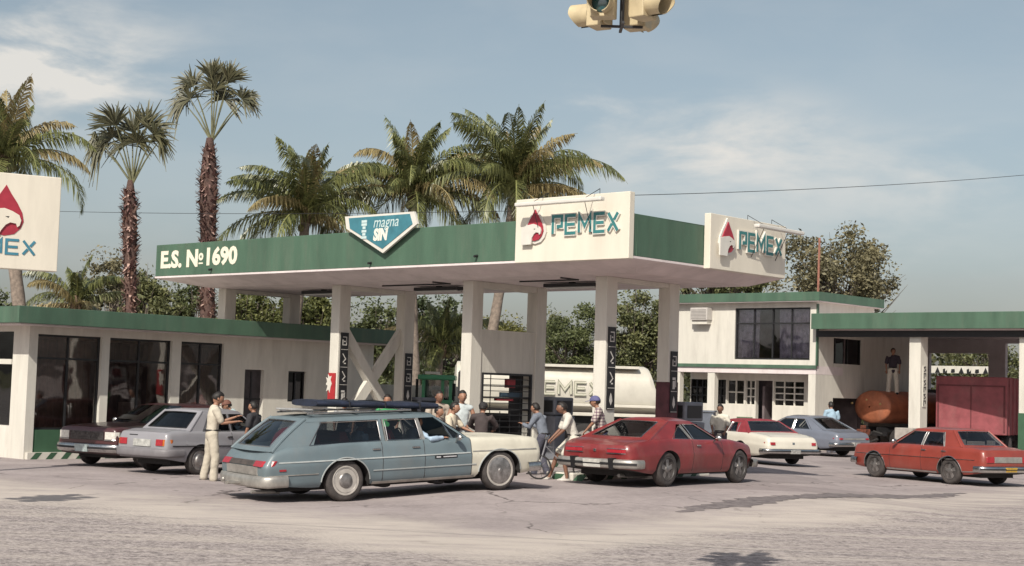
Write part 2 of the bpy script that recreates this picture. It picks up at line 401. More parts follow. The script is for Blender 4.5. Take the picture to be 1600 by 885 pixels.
    dust = math_('MULTIPLY', rng(dn, -2.6, -0.6), rng(dn, 3.2, 0.2))
    streak = rng(noise(0.8, 7, 0.65, (R(-40), (0.6, 2.6, 1))), 0.30, 0.60, 0.35, 1.0)
    col = mix(math_('MULTIPLY', dust, streak), col, GC['dust'])
    # swept streaks crossing to the right
    st2 = math_('MULTIPLY', rng(noise(0.7, 7, 0.6, (R(-52), (0.25, 3.0, 1))), 0.45, 0.62), rng(X, 2, 7))
    col = mix(math_('MULTIPLY', math_('MULTIPLY', st2, rng(dn, 5, 0)), 0.4), col, GC['streak'])
    col = mix(rng(Y, 62, 95), col, (0.16, 0.15, 0.09))
    Lk.new(col, b.inputs['Base Color'])
    bp = N.new('ShaderNodeBump'); bp.inputs['Strength'].default_value = 0.5; bp.inputs['Distance'].default_value = 0.02
    hh = math_('ADD', noise(14, 8, 0.75), math_('MULTIPLY', rng(dn, -0.2, -1.8), math_('MULTIPLY', vo.outputs['Distance'], 1.6)))
    Lk.new(hh, bp.inputs['Height']); Lk.new(bp.outputs[0], b.inputs['Normal'])
    return m
GC = dict(lot_a=(0.26, 0.224, 0.222), lot_b=(0.35, 0.303, 0.298), lot_c=(0.42, 0.366, 0.356), road_a=(0.13, 0.111, 0.109), road_b=(0.34, 0.296, 0.288),
          road_c=(0.42, 0.37, 0.352), dust=(0.48, 0.425, 0.382), streak=(0.23, 0.19, 0.20))
def build_ground():
    mb = MB(); xs = [-900, -300, -120, -60, -40] + [x*0.8 for x in range(-35, 46)] + [45, 60, 120, 300, 900]
    ys = [-200, -60, -10, 0, 6, 10] + [10 + 0.8*k for k in range(1, 62)] + [64, 70, 80, 95, 120, 200, 400, 900, 2500]
    mb.grid([[(x, y, gh(x, y)) for x in xs] for y in ys])
    o = mesh_obj('ground', mb, ground_mat(), smooth=True); tag(o, kind='structure')
    # patched seam of dark tar
    P, Q = G(1060, 801), G(1508, 771); mb = MB(); n = 90; rows = []
    for i in range(n+1):
        t = i/n; p = P.lerp(Q, t); d = (Q-P).normalized(); nn = Vector((-d.y, d.x, 0))
        w = 0.26 + 0.13*math.sin(i*1.7)*rnd.random() + 0.16*rnd.random(); w *= min(1, 6*t+0.2, 6*(1-t)+0.2)
        off = 0.06*math.sin(i*0.31) + rnd.uniform(-.06, .06)
        a, b = p + nn*(off-w), p + nn*(off+w)
        rows.append([(a.x, a.y, gh(a.x, a.y)+0.004), (b.x, b.y, gh(b.x, b.y)+0.004)])
    mb.grid(rows)
    tag(mesh_obj('road_seam', mb, mat('tar', (0.085, 0.07, 0.075), 0.9, 0.45, 6, bump=0.6, col2=(0.22, 0.19, 0.185))), kind='structure')
build_ground()

# ================================================================ CANOPY
ZB, HF, LF, LS = 4.64, 0.89, 16.13, 5.5
VF = 1.42
def col_u(px, py=500, v=VF): return on_v(px, py, v)[0]
CW, CVW = 0.32, 0.36
UC = [col_u(948, 480), col_u(738.5, 470), col_u(531, 480), col_u(352.3, 470)]
VR = on_u(824, 470, UC[1] + CW)[0]
print('columns u', [round(u, 2) for u in UC], 'VR', round(VR, 2), 'VR1', round(on_u(1026, 470, UC[0]+CW)[0], 2), 'VR3', round(on_u(611, 470, UC[2]+CW)[0], 2))
def build_canopy():
    t = frame_thing('station_canopy', 'long flat petrol station canopy with green fascia on white square columns', 'canopy', 0, 0)
    zt = ZB + HF
    mb = MB(); th = 0.12
    mb.box(-LF, 0, 0, th, ZB+0.05, zt); mb.box(-LF, 0, LS-th, LS, ZB+0.05, zt)
    mb.box(-th, 0.0, th, LS-th, ZB+0.05, zt); mb.box(-LF, -LF+th, th, LS-th, ZB+0.05, zt)
    mesh_obj('fascia', mb, GREEN(), t, bevel=0.01)
    mb = MB(); mb.box(-LF+th, -th, th, LS-th, zt-0.35, zt-0.2); mesh_obj('roof_slab', mb, CONC(), t)
    # soffit, tapering down to a lower inner field
    i = 1.0; dz = 0.20
    mb = MB()
    o4 = [(-LF-.01, -.012), (.012, -.012), (.012, LS+.01), (-LF-.01, LS+.01)]
    n4 = [(-LF+i, i*.9), (-i*.6, i*.9), (-i*.6, LS-i*.5), (-LF+i, LS-i*.5)]
    vs = [(a, b, ZB+0.045) for a, b in o4] + [(a, b, ZB) for a, b in o4] + [(a, b, ZB-dz) for a, b in n4]
    fs = [(0, 1, 2, 3)] + [(k, (k+1) % 4, (k+1) % 4+4, k+4) for k in range(4)] + [(k+4, (k+1) % 4+4, (k+1) % 4+8, k+8) for k in range(4)] + [(8, 9, 10, 11)]
    mb.add(vs, fs); mesh_obj('soffit', mb, mat('soffit_paint', (0.68, 0.605, 0.60), 0.85, 0.1, 1.6, bump=0.2, dirt=0.25), t)
    mb = MB()
    for u in UC:   # shallow cross beams between the column pairs
        mb = MB(); mb.box(-u-CW+0.02, -u-0.02, VF+CVW, VR, ZB-dz-0.10, ZB-dz-0.002)
        mesh_obj('beam', mb, WHITE(), t, bevel=0.01)
    for k, u in enumerate(UC):
        for v in (VF, VR):
            mb = MB(); z0 = 0.0 if k < 3 else 3.45
            mb.box(-u-CW, -u, v, v+CVW, z0, ZB-dz+0.0)
            c = mesh_obj('column', mb, WHITE(), t, bevel=0.012)
            if k == 0 and v == VR:
                mb = MB(); mb.box(-u-CW-.006, -u+.006, v-.006, v+CVW+.006, 0.1, 2.25); mesh_obj('column_sleeve', mb, mat('maroon_paint', (0.11, 0.035, 0.045), 0.7, 0.3, 4), c)
    # drain spouts on the front fascia
    for px, py in ((580, 411), (746, 400), (331, 421)):
        u, z = on_v(px, py, 0); mb = MB(); mb.tube([(-u, 0.0, z), (-u, -0.10, z-0.02)], 0.028, 8); mesh_obj('drain_spout', mb, DARK(), t)
    # conduit and lamps under the soffit
    zz = ZB - dz
    for k in (0, 1, 2):
        u0 = (UC[k]+UC[k+1])/2 if k < 2 else UC[2]+2
        l = frame_thing('ceiling_lamp', ['twin tube ceiling lamp under the canopy between the barred kiosk and the next front column', 'twin tube ceiling lamp under the canopy between kiosk and crossed braces', 'twin tube ceiling lamp under the canopy near its far end'][k], 'lamp', u0, 2.6, zz, 'tube lamps under the canopy')
        mb = MB(); mb.box(-0.75, 0.75, -0.14, 0.14, -0.11, -0.03); mesh_obj('lamp_housing', mb, DARK(), l, bevel=0.01)
        mb = MB(); mb.box(-.06, .06, -.05, .05, -.03, 0); mesh_obj('mount', mb, DARK(), l)
        for s in (-.07, .07):
            mb = MB(); mb.tube([(-.7, s, -.125), (.7, s, -.125)], .018, 8); mesh_obj('tube', mb, mat('lamp_tube', (.6, .6, .58), .3, .05, 5), l)
    mb = MB(); mb.tube([(-UC[1]+1.0, 1.9, zz-.02), (-UC[0]-1.2, 1.9, zz-.02), (-UC[0]-1.2, 1.3, zz-.02)], .018, 6)
    mb.tube([(-UC[2]+1.0, 1.9, zz-.02), (-UC[1]-1.2, 1.9, zz-.02), (-UC[1]-1.2, 1.3, zz-.02)], .018, 6); mesh_obj('conduit', mb, DARK(), t)
    # painted station number
    uE, zE = on_v(250, 419, -0.01); uN = on_v(372, 415, -.01)[0]
    cream = mat('cream_lettering', (0.72, 0.68, 0.56), 0.7, 0.06, 4)
    h = 0.42
    a = text('lettering', 'E.S. N', 0.60, cream, t, (-uE+.0, -0.006, zE+0.01), ext=0.003, offset=0.026, sx=1.14)
    wdt = a.dimensions.x
    a.data.update(); bpy.context.view_layer.update(); x1 = -uE + max(v.co.x for v in a.data.vertices)
    b = text('lettering', 'o', 0.36, cream, t, (x1+.03, -0.006, zE+0.16), ext=0.003, offset=0.016, sx=1.0)
    mb = MB(); mb.box(x1+.04, x1+.22, -.009, -.003, zE+.05, zE+.09); mesh_obj('lettering', mb, cream, t)
    text('lettering', '1690', 0.60, cream, t, (x1+.27, -0.006, zE+0.03), ext=0.003, offset=0.026, sx=1.14)
    # X brace between the third pair of columns
    u = UC[2]; y0, y1 = VF+CVW, VR
    for flip in (0, 1):
        mb = MB(); zA, zC, w = 3.25, 0.9, 0.42
        za, zb2 = (zC, zA) if flip else (zA, zC)
        xo = (-u-CW+.03, -u-.10) if not flip else (-u-CW+.055, -u-.125)
        ya, yb_ = y0, y1
        vs = []
        for xx in xo:
            vs += [(xx, ya, za-w/2), (xx, yb_, zb2-w/2), (xx, yb_, zb2+w/2), (xx, ya, za+w/2)]
        mb.add(vs, [(0, 1, 2, 3), (7, 6, 5, 4), (0, 4, 5, 1), (1, 5, 6, 2), (2, 6, 7, 3), (3, 7, 4, 0)]); mesh_obj('cross_brace', mb, WHITE(), t)
    return t
CAN = build_canopy()

def build_kiosk():
    u = UC[1]; xa, xb = -CW+.02, -.03
    t = frame_thing('kiosk_wall', 'white wall between two canopy columns with a barred display hatch', 'wall', u, VF+CVW)
    D = VR - VF - CVW
    f = lambda px, py: on_u(px, py, u+.03)
    (v0, z1), (v1, z0) = f(750, 582), f(828, 686); v0 -= VF+CVW; v1 -= VF+CVW; v0 = max(v0, .06); v1 = min(v1, D-.02)
    zt = f(785, 517)[1]; zl = f(785, 453)[1]
    mb = MB(); mb.box(xa, xb, 0, D, z1, zt); mb.box(xa, xb, 0, v0, 0, z1); mb.box(xa, xb, v1, D, 0, z1); mb.box(xa, xb, v0, v1, 0, z0); mesh_obj('wall', mb, WHITE(), t)
    mb = MB(); mb.box(xa, xb, 0, D, zl, ZB-.20); mesh_obj('lintel', mb, WHITE(), t)
    mb = MB(); mb.box(xa-.5, xa-.46, v0, v1, z0, z0+(z1-z0)*.30); mb.box(xa-.46, xa, v0-.03, v0, z0, z1); mb.box(xa-.46, xa, v1, v1+.03, z0, z1); mb.box(xa-.46, xa, v0, v1, z1, z1+.03); mesh_obj('hatch_back', mb, mat('dark_board', (.03, .028, .03), .8, .3, 5), t)
    H = z1-z0; fr = MB()
    for (a, b, c, d) in ((v0, v1, z1-.05, z1), (v0, v1, z0, z0+.05), (v0, v0+.05, z0+.05, z1-.05), (v1-.05, v1, z0+.05, z1-.05)): fr.box(xb-.05, xb+.02, a, b, c, d)
    mesh_obj('frame', fr, DARK(), t)
    for k in range(1, 11):
        mb = MB(); z = z0+H*k/11; mb.box(xb-.03, xb-.005, v0+.05, v1-.05, z-.009, z+.009); mesh_obj('bar', mb, DARK(), t)
    for k in range(1, 5):
        mb = MB(); y = v0+(v1-v0)*k/5; mb.box(xb-.05, xb-.033, y-.007, y+.007, z0+.05, z1-.05 if k in (1, 4) else z0+H*.42); mesh_obj('bar', mb, DARK(), t)
    wh = mat('enamel_white', (.66, .62, .56), .5, .1, 3); rd = mat('can_red', (.35, .03, .04), .5, .2, 3)
    zs = z0 + H*.44
    for k in range(3):
        mb = MB(); mb.box(xb-.26, xb-.06, v0+.02, v1-.02, zs+k*H*.18-.012, zs+k*H*.18+.012); mesh_obj('shelf', mb, DARK(), t)
    mb = MB(); mb.box(xb-.16, xb-.08, v0+(v1-v0)*.55, v0+(v1-v0)*.72, z1-H*.22, z1-H*.08); mesh_obj('sticker', mb, rd, t)
    mb = MB(); mb.box(xb-.16, xb-.08, v0+(v1-v0)*.45, v0+(v1-v0)*.85, z1-H*.36, z1-H*.29); mesh_obj('sticker', mb, mat('goods_blue', (.05, .09, .13), .5, .2, 3), t)
    mb = MB(); mb.box(xb-.16, xb-.07, v0+(v1-v0)*.35, v0+(v1-v0)*.68, z1-H*.42, z1-H*.38); mesh_obj('sticker', mb, rd, t)
build_kiosk()

def board_sign(u, v, zt, zb, label, pics):
    t = frame_thing('column_sign', label, 'sign', u, v, zb, 'black pictogram boards on the canopy columns')
    mb = MB(); H = zt-zb; mb.box(0.004, .03, -.12, .13, 0, H); mesh_obj('board', mb, BLACKP(), t)
    wp = mat('sign_white', (.55, .53, .5), .6, .1, 5); n = len(pics); s = H/n
    for k, p in enumerate(pics):
        z = H - (k+1)*s
        mb = MB(); g = lambda a, b, tt: (.031+tt, a, z + b)
        mb.prism([(-.11, .01), (.12, .01), (.12, .022), (-.11, .022)], 0, .004, g)
        if p == 'pump':
            for q in ([(-.05, s*.15), (.03, s*.15), (.03, s*.55), (-.05, s*.55)], [(-.06, s*.6), (.05, s*.6), (.05, s*.72), (-.06, s*.72)], [(.05, s*.25), (.07, s*.25), (.07, s*.6), (.05, s*.6)]): mb.prism(q, 0, .004, g)
        elif p == 'arrow':
            stroke(mb, [(-.05, s*.8), (.05, s*.5), (-.04, s*.3)], .025, 0, .004, g); stroke(mb, [(.0, s*.25), (.06, s*.25)], .03, 0, .004, g)
        elif p == 'box':
            stroke(mb, [(-.06, s*.75), (.06, s*.75), (.06, s*.3), (-.06, s*.3), (-.06, s*.6)], .022, 0, .004, g); stroke(mb, [(-.02, s*.5), (.03, s*.5)], .03, 0, .004, g)
        else:
            mb.prism([(.0, s*.2), (.05, s*.4), (.03, s*.65), (0, s*.8), (-.03, s*.65), (-.05, s*.4)], 0, .004, g)
        mesh_obj('pictogram', mb, wp, t)
def zz_u(px, py, u): return on_u(px, py, u)[1]
for k, v, y1, y0, px, lab, pics in (
        (0, VF, 511, 640, 953, 'tall black pictogram board on the nearest front column, reaching highest', ('box', 'arrow', 'arrow', 'drop')),
        (0, VR, 549, 645, 1046, 'tall black pictogram board on the column with the maroon base', ('box', 'pump', 'drop')),
        (2, VF, 520, 630, 537, 'black pictogram board on the column with the red placard', ('box', 'arrow', 'arrow', 'pump')),
        (2, VR, 552, 630, 629, 'black pictogram board behind the crossed white braces', ('box', 'box', 'drop'))):
    board_sign(UC[k], v+CVW/2, zz_u(px, y1, UC[k]), zz_u(px, y0, UC[k]), lab, pics)

# red placard on the third column
def placard():
    u, z1 = on_v(519, 583, VF); z0 = on_v(519, 628, VF)[1]
    t = frame_thing('placard', 'small red placard with a white winged figure on a canopy column', 'sign', UC[2]+CW, VF, z0)
    H = z1-z0; mb = MB(); mb.box(.02, CW-.04, -.03, -.004, 0, H); mesh_obj('panel', mb, mat('placard_red', (.38, .03, .035), .5, .15, 4), t)
    mb = MB(); g = lambda a, b, tt: (a, -.031-tt, b)
    mb.prism([(-.03, H*.35), (.06, H*.42), (.10, H*.30), (.13, H*.5), (.17, H*.62), (.12, H*.75), (.16, H*.9), (.08, H*.86), (.02, H*.95), (.03, H*.8), (-.05, H*.85), (.0, H*.7), (-.05, H*.6), (.02, H*.55)], 0, .01, g)
    mesh_obj('figure', mb, WHITE(), t)
placard()

# ---- signs on the canopy
TEAL = lambda: mat('teal_sign', (0.04, 0.18, 0.185), .45, .12, 5)
REDS = lambda: mat('sign_red', (0.33, 0.025, 0.045), .45, .12, 5)
PANEL = lambda: mat('sign_panel', (0.66, 0.615, 0.525), .6, .05, 2.2, streak=True, dirt=0.12)
CASE = lambda: mat('sign_casing', (0.62, 0.60, 0.55), .5, .05, 4)
def pemex_panel(front):
    if front:
        uL, zt = on_v(808, 313, -.15); zb = ZB - .02; Wd = uL + .02
        t = frame_thing('oil_company_sign', 'large cream PEMEX sign on the long front fascia, facing the street', 'sign', uL, -.01, zb, 'cream oil company signs on the canopy')
    else:
        v0, _ = on_u(1105, 400, -.1); v1, _ = on_u(1223, 400, -.1); zt = on_u(1112, 334, -.1)[1]; zb = ZB - .02; Wd = v1-v0
        t = thing('oil_company_sign', 'cream PEMEX sign on the short end fascia, half shaded by its lamp', 'sign', UV(-.01, v0, zb), -TH+PI/2, 'cream oil company signs on the canopy')
    H = zt - zb
    mb = MB(); mb.box(0, Wd, -.16, 0, 0, H); mesh_obj('panel', mb, PANEL(), t, bevel=.012)
    g = lambda a, b, tt: (a, -.165-tt, b)
    h = .36; xL = Wd*.355
    wl = Wd*.56
    sx = wl/(h*4.36)
    mb, _ = pemex_letters(h, .108, 0, .04, g, xL, H*.42, sx); mesh_obj('letter_casing', mb, CASE(), t)
    mb, _ = pemex_letters(h, .062, .038, .046, g, xL, H*.42, sx); mesh_obj('lettering', mb, TEAL(), t)
    mb = MB(); mb.prism([(a*.62*1.15+Wd*.195, b*.62*1.1+H*.37) for a, b in DROP], 0, .035, g); mesh_obj('emblem_casing', mb, CASE(), t)
    emblem(t, lambda a, b, tt: g(a, b, tt+.032), .56, Wd*.195, H*.40, CASE(), REDS())
    # lamp on brackets above
    l = thing('sign_lamp', 'white tube lamp on thin brackets over the ' + ('front fascia' if front else 'end fascia') + ' sign', 'lamp', t.matrix_basis @ Vector((0, 0, H)), t.rotation_euler.z, 'tube lamps over the canopy signs')
    x0, x1 = (Wd*.10, Wd*.86) if front else (Wd*.42, Wd*1.05)
    mb = MB(); mb.box(x0, x1, -.56, -.42, -.20, -.12); mesh_obj('lamp_housing', mb, mat('lamp_white', (.62, .6, .56), .4, .05, 4), l, bevel=.02)
    for q in ((.2, .8) if front else (.22, .8)):
        mb = MB(); a = x0 + (x1-x0)*(q if front else (q*.9)); mb.tube([(a-.06, -.17, -.80), (a-.02, -.49, -.13), (a, -.02, .12), (a, -.02, -.02)], .008, 6); mesh_obj('bracket', mb, DARK(), l)
pemex_panel(True); pemex_panel(False)

def magna_sign():
    u0, z0 = on_v(541, 339, -.1); P = []
    for px, py in ((541, 339), (649, 331), (654, 350), (600, 396), (543, 358)):
        u, z = on_v(px, py, -.1); P.append((-u + u0, z))
    zb = P[3][1]; P = [(a, z-zb) for a, z in P]
    t = frame_thing('fuel_brand_sign', 'blue pentagon sign with white border reading magna SIN', 'sign', u0, -.08, zb)
    g = lambda a, b, tt: (a, -tt, b)
    mb = MB(); mb.prism(P, 0, .06, g); mesh_obj('border', mb, CASE(), t)
    cx = sum(a for a, _ in P)/5; cz = sum(b for _, b in P)/5
    mb = MB(); mb.prism([(cx+(a-cx)*.88, cz+(b-cz)*.84) for a, b in P], .055, .072, g); mesh_obj('face', mb, mat('sign_blue', (.05, .19, .24), .5, .15, 4), t)
    W = P[1][0]; Ht = P[0][1]
    lt = mat('sign_pale', (.5, .62, .62), .5, .05, 4)
    text('lettering', 'magna', .36, lt, t, (W*.43, -.075, Ht*.66), ext=.003, shear=.25, sx=.92)
    text('lettering', 'SIN', .36, mat('sign_cream', (.72, .70, .62), .5, .05, 4), t, (W*.44, -.075, Ht*.34), ext=.003, offset=.02, shear=.15, sx=.85)
    mb = MB()
    for z, w in ((.80, .09), (.72, .09), (.64, .05), (.55, .08), (.47, .05), (.39, .09)): mb.prism([(W*.30-w, Ht*z), (W*.30+w, Ht*z), (W*.30+w, Ht*z+.06), (W*.30-w, Ht*z+.06)], .07, .078, g)
    mesh_obj('pump_symbol', mb, lt, t)
magna_sign()

# ---- pump islands
def island(k, label):
    u = UC[k]+CW/2; t = frame_thing('pump_island', label, 'kerb', u, VF-1.2, gh(UV(u, 2).x, UV(u, 2).y)-.02, 'pump islands under the canopy')
    L = VR - VF + 2.6; w = .62 if k else .36
    mb = MB(); mb.box(-w, w, 0, L, 0, .17); mesh_obj('kerb', mb, WHITE(), t, bevel=.03)
    gm = GREEND()
    for s in (-1, 1):
        for j in range(int(L/.5)):
            mb = MB(); y = j*.5+.06; x = s*(w+.004); mb.add([(x, y, .0), (x, y+.2, 0), (x, y+.34, .14), (x, y+.14, .14)], [(0, 1, 2, 3)]); mesh_obj('stripe', mb, gm, t)
    for j in range(2):
        mb = MB(); x = -w+.1+j*.6; mb.add([(x, -.004, 0), (x+.25, -.004, 0), (x+.4, -.004, .14), (x+.15, -.004, .14)], [(0, 1, 2, 3)]); mesh_obj('stripe', mb, gm, t)
for k, s in enumerate(('striped kerb island under the column with the plaid-shirted man', 'striped kerb island under the barred kiosk', 'striped kerb island under the crossed braces')): island(k, s)
def pump(u, v, label, col):
    b = UV(u, v); t = thing('fuel_pump', label, 'fuel pump', (b.x, b.y, gh(b.x, b.y)+.15), -TH, 'fuel pumps on the islands')
    pm = mat('pump_'+col[0], col[1], .5, .15, 4, dirt=.2)
    mb = MB(); mb.box(-.28, .28, -.38, .38, 0, 1.05); mesh_obj('cabinet', mb, pm, t, bevel=.03)
    mb = MB(); mb.box(-.25, .25, -.35, .35, 1.07, 1.5); mesh_obj('meter_head', mb, pm, t, bevel=.03)
    mb = MB(); mb.box(.251, .262, -.27, .27, 1.14, 1.42); mb.box(-.262, -.251, -.27, .27, 1.14, 1.42); mb.box(-.18, .18, -.362, -.351, 1.14, 1.42); mesh_obj('meter_window', mb, DARK(), t)
    mb = MB(); mb.tube([(.30, .0, 1.0), (.42, -.1, .9), (.45, -.15, .5), (.38, -.2, .2), (.34, .0, .35), (.32, .1, .75)], .022, 6); mesh_obj('hose', mb, RUBBER(), t, smooth=True)
    mb = MB(); mb.tube([(.30, .1, .75), (.31, .1, .95)], .03, 6); mesh_obj('nozzle', mb, DARK(), t)
pump(UC[1]+CW/2-.05, VR+.95, 'grey blue fuel pump just right of the barred kiosk', ('greyblue', (.16, .17, .20)))
pump(UC[0]+CW/2, VR+.9, 'grey blue fuel pump behind the maroon-based column', ('greyblue', (.16, .17, .20)))
pump(UC[2]+CW/2, VR+.9, 'grey blue fuel pump behind the crossed braces', ('greyblue', (.16, .17, .20)))

# ================================================================ LOW SHOP ON THE LEFT
def build_shop():
    K = G(36, 718); u0, v0 = uv_of(K); print('shop u,v', u0, v0)
    t = frame_thing('corner_shop', 'low white shop with dark display windows and thick green roof edge', 'building', u0, v0)
    oh = .62; L = 10.9; z0, z1 = 3.14, 3.53
    f = lambda px, py: (lambda q: (q[0]-v0, q[1]))(on_u(px, py, u0))
    sh = [f(54, 640)[0], f(155, 640)[0], f(167, 640)[0], f(265, 640)[0], f(279, 640)[0], f(347, 620)[0]]
    print('shop bays', [round(q, 2) for q in sh])
    zh = f(100, 524)[1]; zs = f(60, 672)[1]; zd = f(450, 580)[1]
    dW = (f(382, 600)[0], f(412, 600)[0]); wW = (f(450, 600)[0], f(478, 600)[0])
    zw0 = f(464, 628)[1]; print('shop z head sill door', zh, zs, zd, dW, wW, zw0)
    mb = MB(); th = .25
    W_ = lambda a, b, za, zb_: mb.box(-th, 0, a, b, za, zb_)
    W_(0, sh[0], 0, z0); W_(sh[1], sh[2], 0, z0); W_(sh[3], sh[4], 0, z0); W_(sh[5], dW[0], 0, z0); W_(dW[1], wW[0], 0, z0); W_(wW[1], L, 0, z0)
    for a, b in ((sh[0], sh[1]), (sh[2], sh[3]), (sh[4], sh[5])): W_(a, b, zh, z0)
    W_(dW[0], dW[1], zd, z0); W_(wW[0], wW[1], zd, z0); W_(wW[0], wW[1], 0, zw0)
    mesh_obj('wall', mb, WHITE(), t)
    mb = MB()
    for a, b in ((sh[0], sh[1]), (sh[2], sh[3]), (sh[4], sh[5])): mb.box(-th, -.02, a, b, 0, zs-.0)
    mb.box(.0, .012, .28, L-2, .16, zs); mesh_obj('dado', mb, GREEND(), t)
    mb = MB(); mb.box(0, .10, .05, L-2, 0, .16); kb = mesh_obj('kerb', mb, WHITE(), t)
    for j in range(14):
        mb = MB(); y = .12+j*.4; mb.add([(.104, y, 0), (.104, y+.17, 0), (.104, y+.31, .155), (.104, y+.14, .155)], [(0, 1, 2, 3)]); mesh_obj('kerb_stripe', mb, GREEND(), kb)
    # left return wall, side away from street
    mb = MB(); mb.box(-8, -.25, 0, .25, 0, .55+.2); mb.box(-8, -.25, 0, .25, zh+.05, z0); mb.box(-.7, -.25, 0, .25, .75, zh+.05); mb.box(-8, -.72, -.02, .22, 2.2, 2.32); mesh_obj('return_wall', mb, WHITE(), t)
    mb = MB(); mb.box(-8, -.7, .1, .13, .75, 2.2); mb.box(-8, -.7, .1, .13, 2.32, zh+.05); mesh_obj('window', mb, glass('shop_glass', (.86, .80, .78), 1.1), t)
    mb = MB(); mb.box(-8, -.3, L-.25, L, 0, z0); mb.box(-8, -7.8, .3, L-.3, 0, z0); mesh_obj('rear_wall', mb, WHITE(), t)
    mb = MB(); mb.box(-8.4, oh, -oh, L+.3, z0+.04, z1-.02); r = mesh_obj('roof', mb, CONC(), t)
    mb = MB(); e = .1
    mb.box(oh, oh+e, -oh-e, L+.3, z0, z1); mb.box(-8.4, oh, -oh-e, -oh, z0, z1); mb.box(-8.4, oh+.0, L+.3, L+.4, z0, z1); mesh_obj('roof_edge', mb, GREEN(), r, bevel=.01)
    mb = MB(); mb.box(-8.3, oh-.02, -oh+.02, L+.2, z0-.03, z0+.038); mesh_obj('eave_soffit', mb, mat('soffit_paint', (0,0,0)), r)
    mb = MB(); mb.box(-7.5, -.3, .4, L-.4, .02, .05); mb.box(-1.9, -1.8, .4, L-.4, .05, z0-.1); mesh_obj('shop_interior', mb, mat('shop_inside', (.50, .39, .34), .9, .3, 1.2), t)
    fm = DARK()
    for k, (a, b, x, mcol) in enumerate(((sh[0], sh[1], -.42, (.20, .15, .13)), (sh[2], sh[3], -1.0, (.13, .11, .11)), (sh[4], sh[5], -.5, (.15, .12, .12)))):
        nn = 40; rows = [[(x+.035*math.sin(i*1.3)+.02*math.sin(i*.47), a+.06+(b-a-.12)*i/nn, z) for i in range(nn+1)] for z in (zs+.02, zh-.1)]
        mesh_obj('curtain', MB().grid(rows), mat('curtain_%d' % k, mcol, .9, .25, 3), t, smooth=True)
    for k, (a, b) in enumerate(((sh[0], sh[1]), (sh[2], sh[3]), (sh[4], sh[5]))):
        w = mesh_obj('shop_window', MB().box(-.14, -.125, a+.04, b-.04, zs+.04, zh-.04), glass('shop_glass', (.86, .80, .78), 1.1), t)
        fr = MB()
        for (p, q, c, d) in ((a, a+.05, zs, zh), (b-.05, b, zs, zh), (a+.05, b-.05, zh-.05, zh), (a+.05, b-.05, zs, zs+.05), (a+.05, b-.05, zs+(zh-zs)*.74, zs+(zh-zs)*.74+.05), ((a+b)/2-.025, (a+b)/2+.025, zs+.05, zs+(zh-zs)*.74), ((a+b)/2-.02, (a+b)/2+.02, zs+(zh-zs)*.74+.05, zh-.05)): fr.box(-.16, -.10, p, q, c, d)
        mesh_obj('frame', fr, fm, w)
        if k == 1:   # goods standing inside
            gq = MB(); gq.box(-.9, -.7, a+.9, a+1.3, .6, 1.35); mesh_obj('window_display', gq, mat('display', (.3, .27, .25), .8, .3, 5), w)
    dr = mesh_obj('door', MB().box(-.2, -.14, dW[0], dW[1], 0, zd), mat('door_dark', (.06, .05, .055), .5, .3, 5), t)
    fr = MB()
    for q in (.33, .66): fr.box(-.14, -.12, dW[0], dW[1], zd*q-.02, zd*q+.02)
    fr.box(-.14, -.12, (dW[0]+dW[1])/2-.02, (dW[0]+dW[1])/2+.02, .1, zd-.05); mesh_obj('door_bars', fr, fm, dr)
    w = mesh_obj('window', MB().box(-.14, -.12, wW[0], wW[1], zw0, zd), glass('dark_glass', (.10, .10, .11), 1.0), t)
    mesh_obj('frame', MB().box(-.11, -.08, wW[0], wW[0]+.04, zw0, zd).box(-.11, -.08, wW[1]-.04, wW[1], zw0, zd).box(-.11, -.08, (wW[0]+wW[1])/2-.02, (wW[0]+wW[1])/2+.02, zw0, zd).box(-.11, -.08, wW[0]+.04, wW[1]-.04, zd-.04, zd).box(-.11, -.08, wW[0]+.04, wW[1]-.04, zw0, zw0+.04), fm, w)
build_shop()

# low white wall and wedge behind the crossed braces
p = at(590, 660, 46); t = tag(mesh_obj('low_wall', MB().box(-1.6, 2.4, 0, .2, 0, 2.0), WHITE(), None), 'low plain white wall behind the crossed braces', 'wall'); t.location = (p.x+.6, 46, 0); t.rotation_euler.z = -TH+R(40)

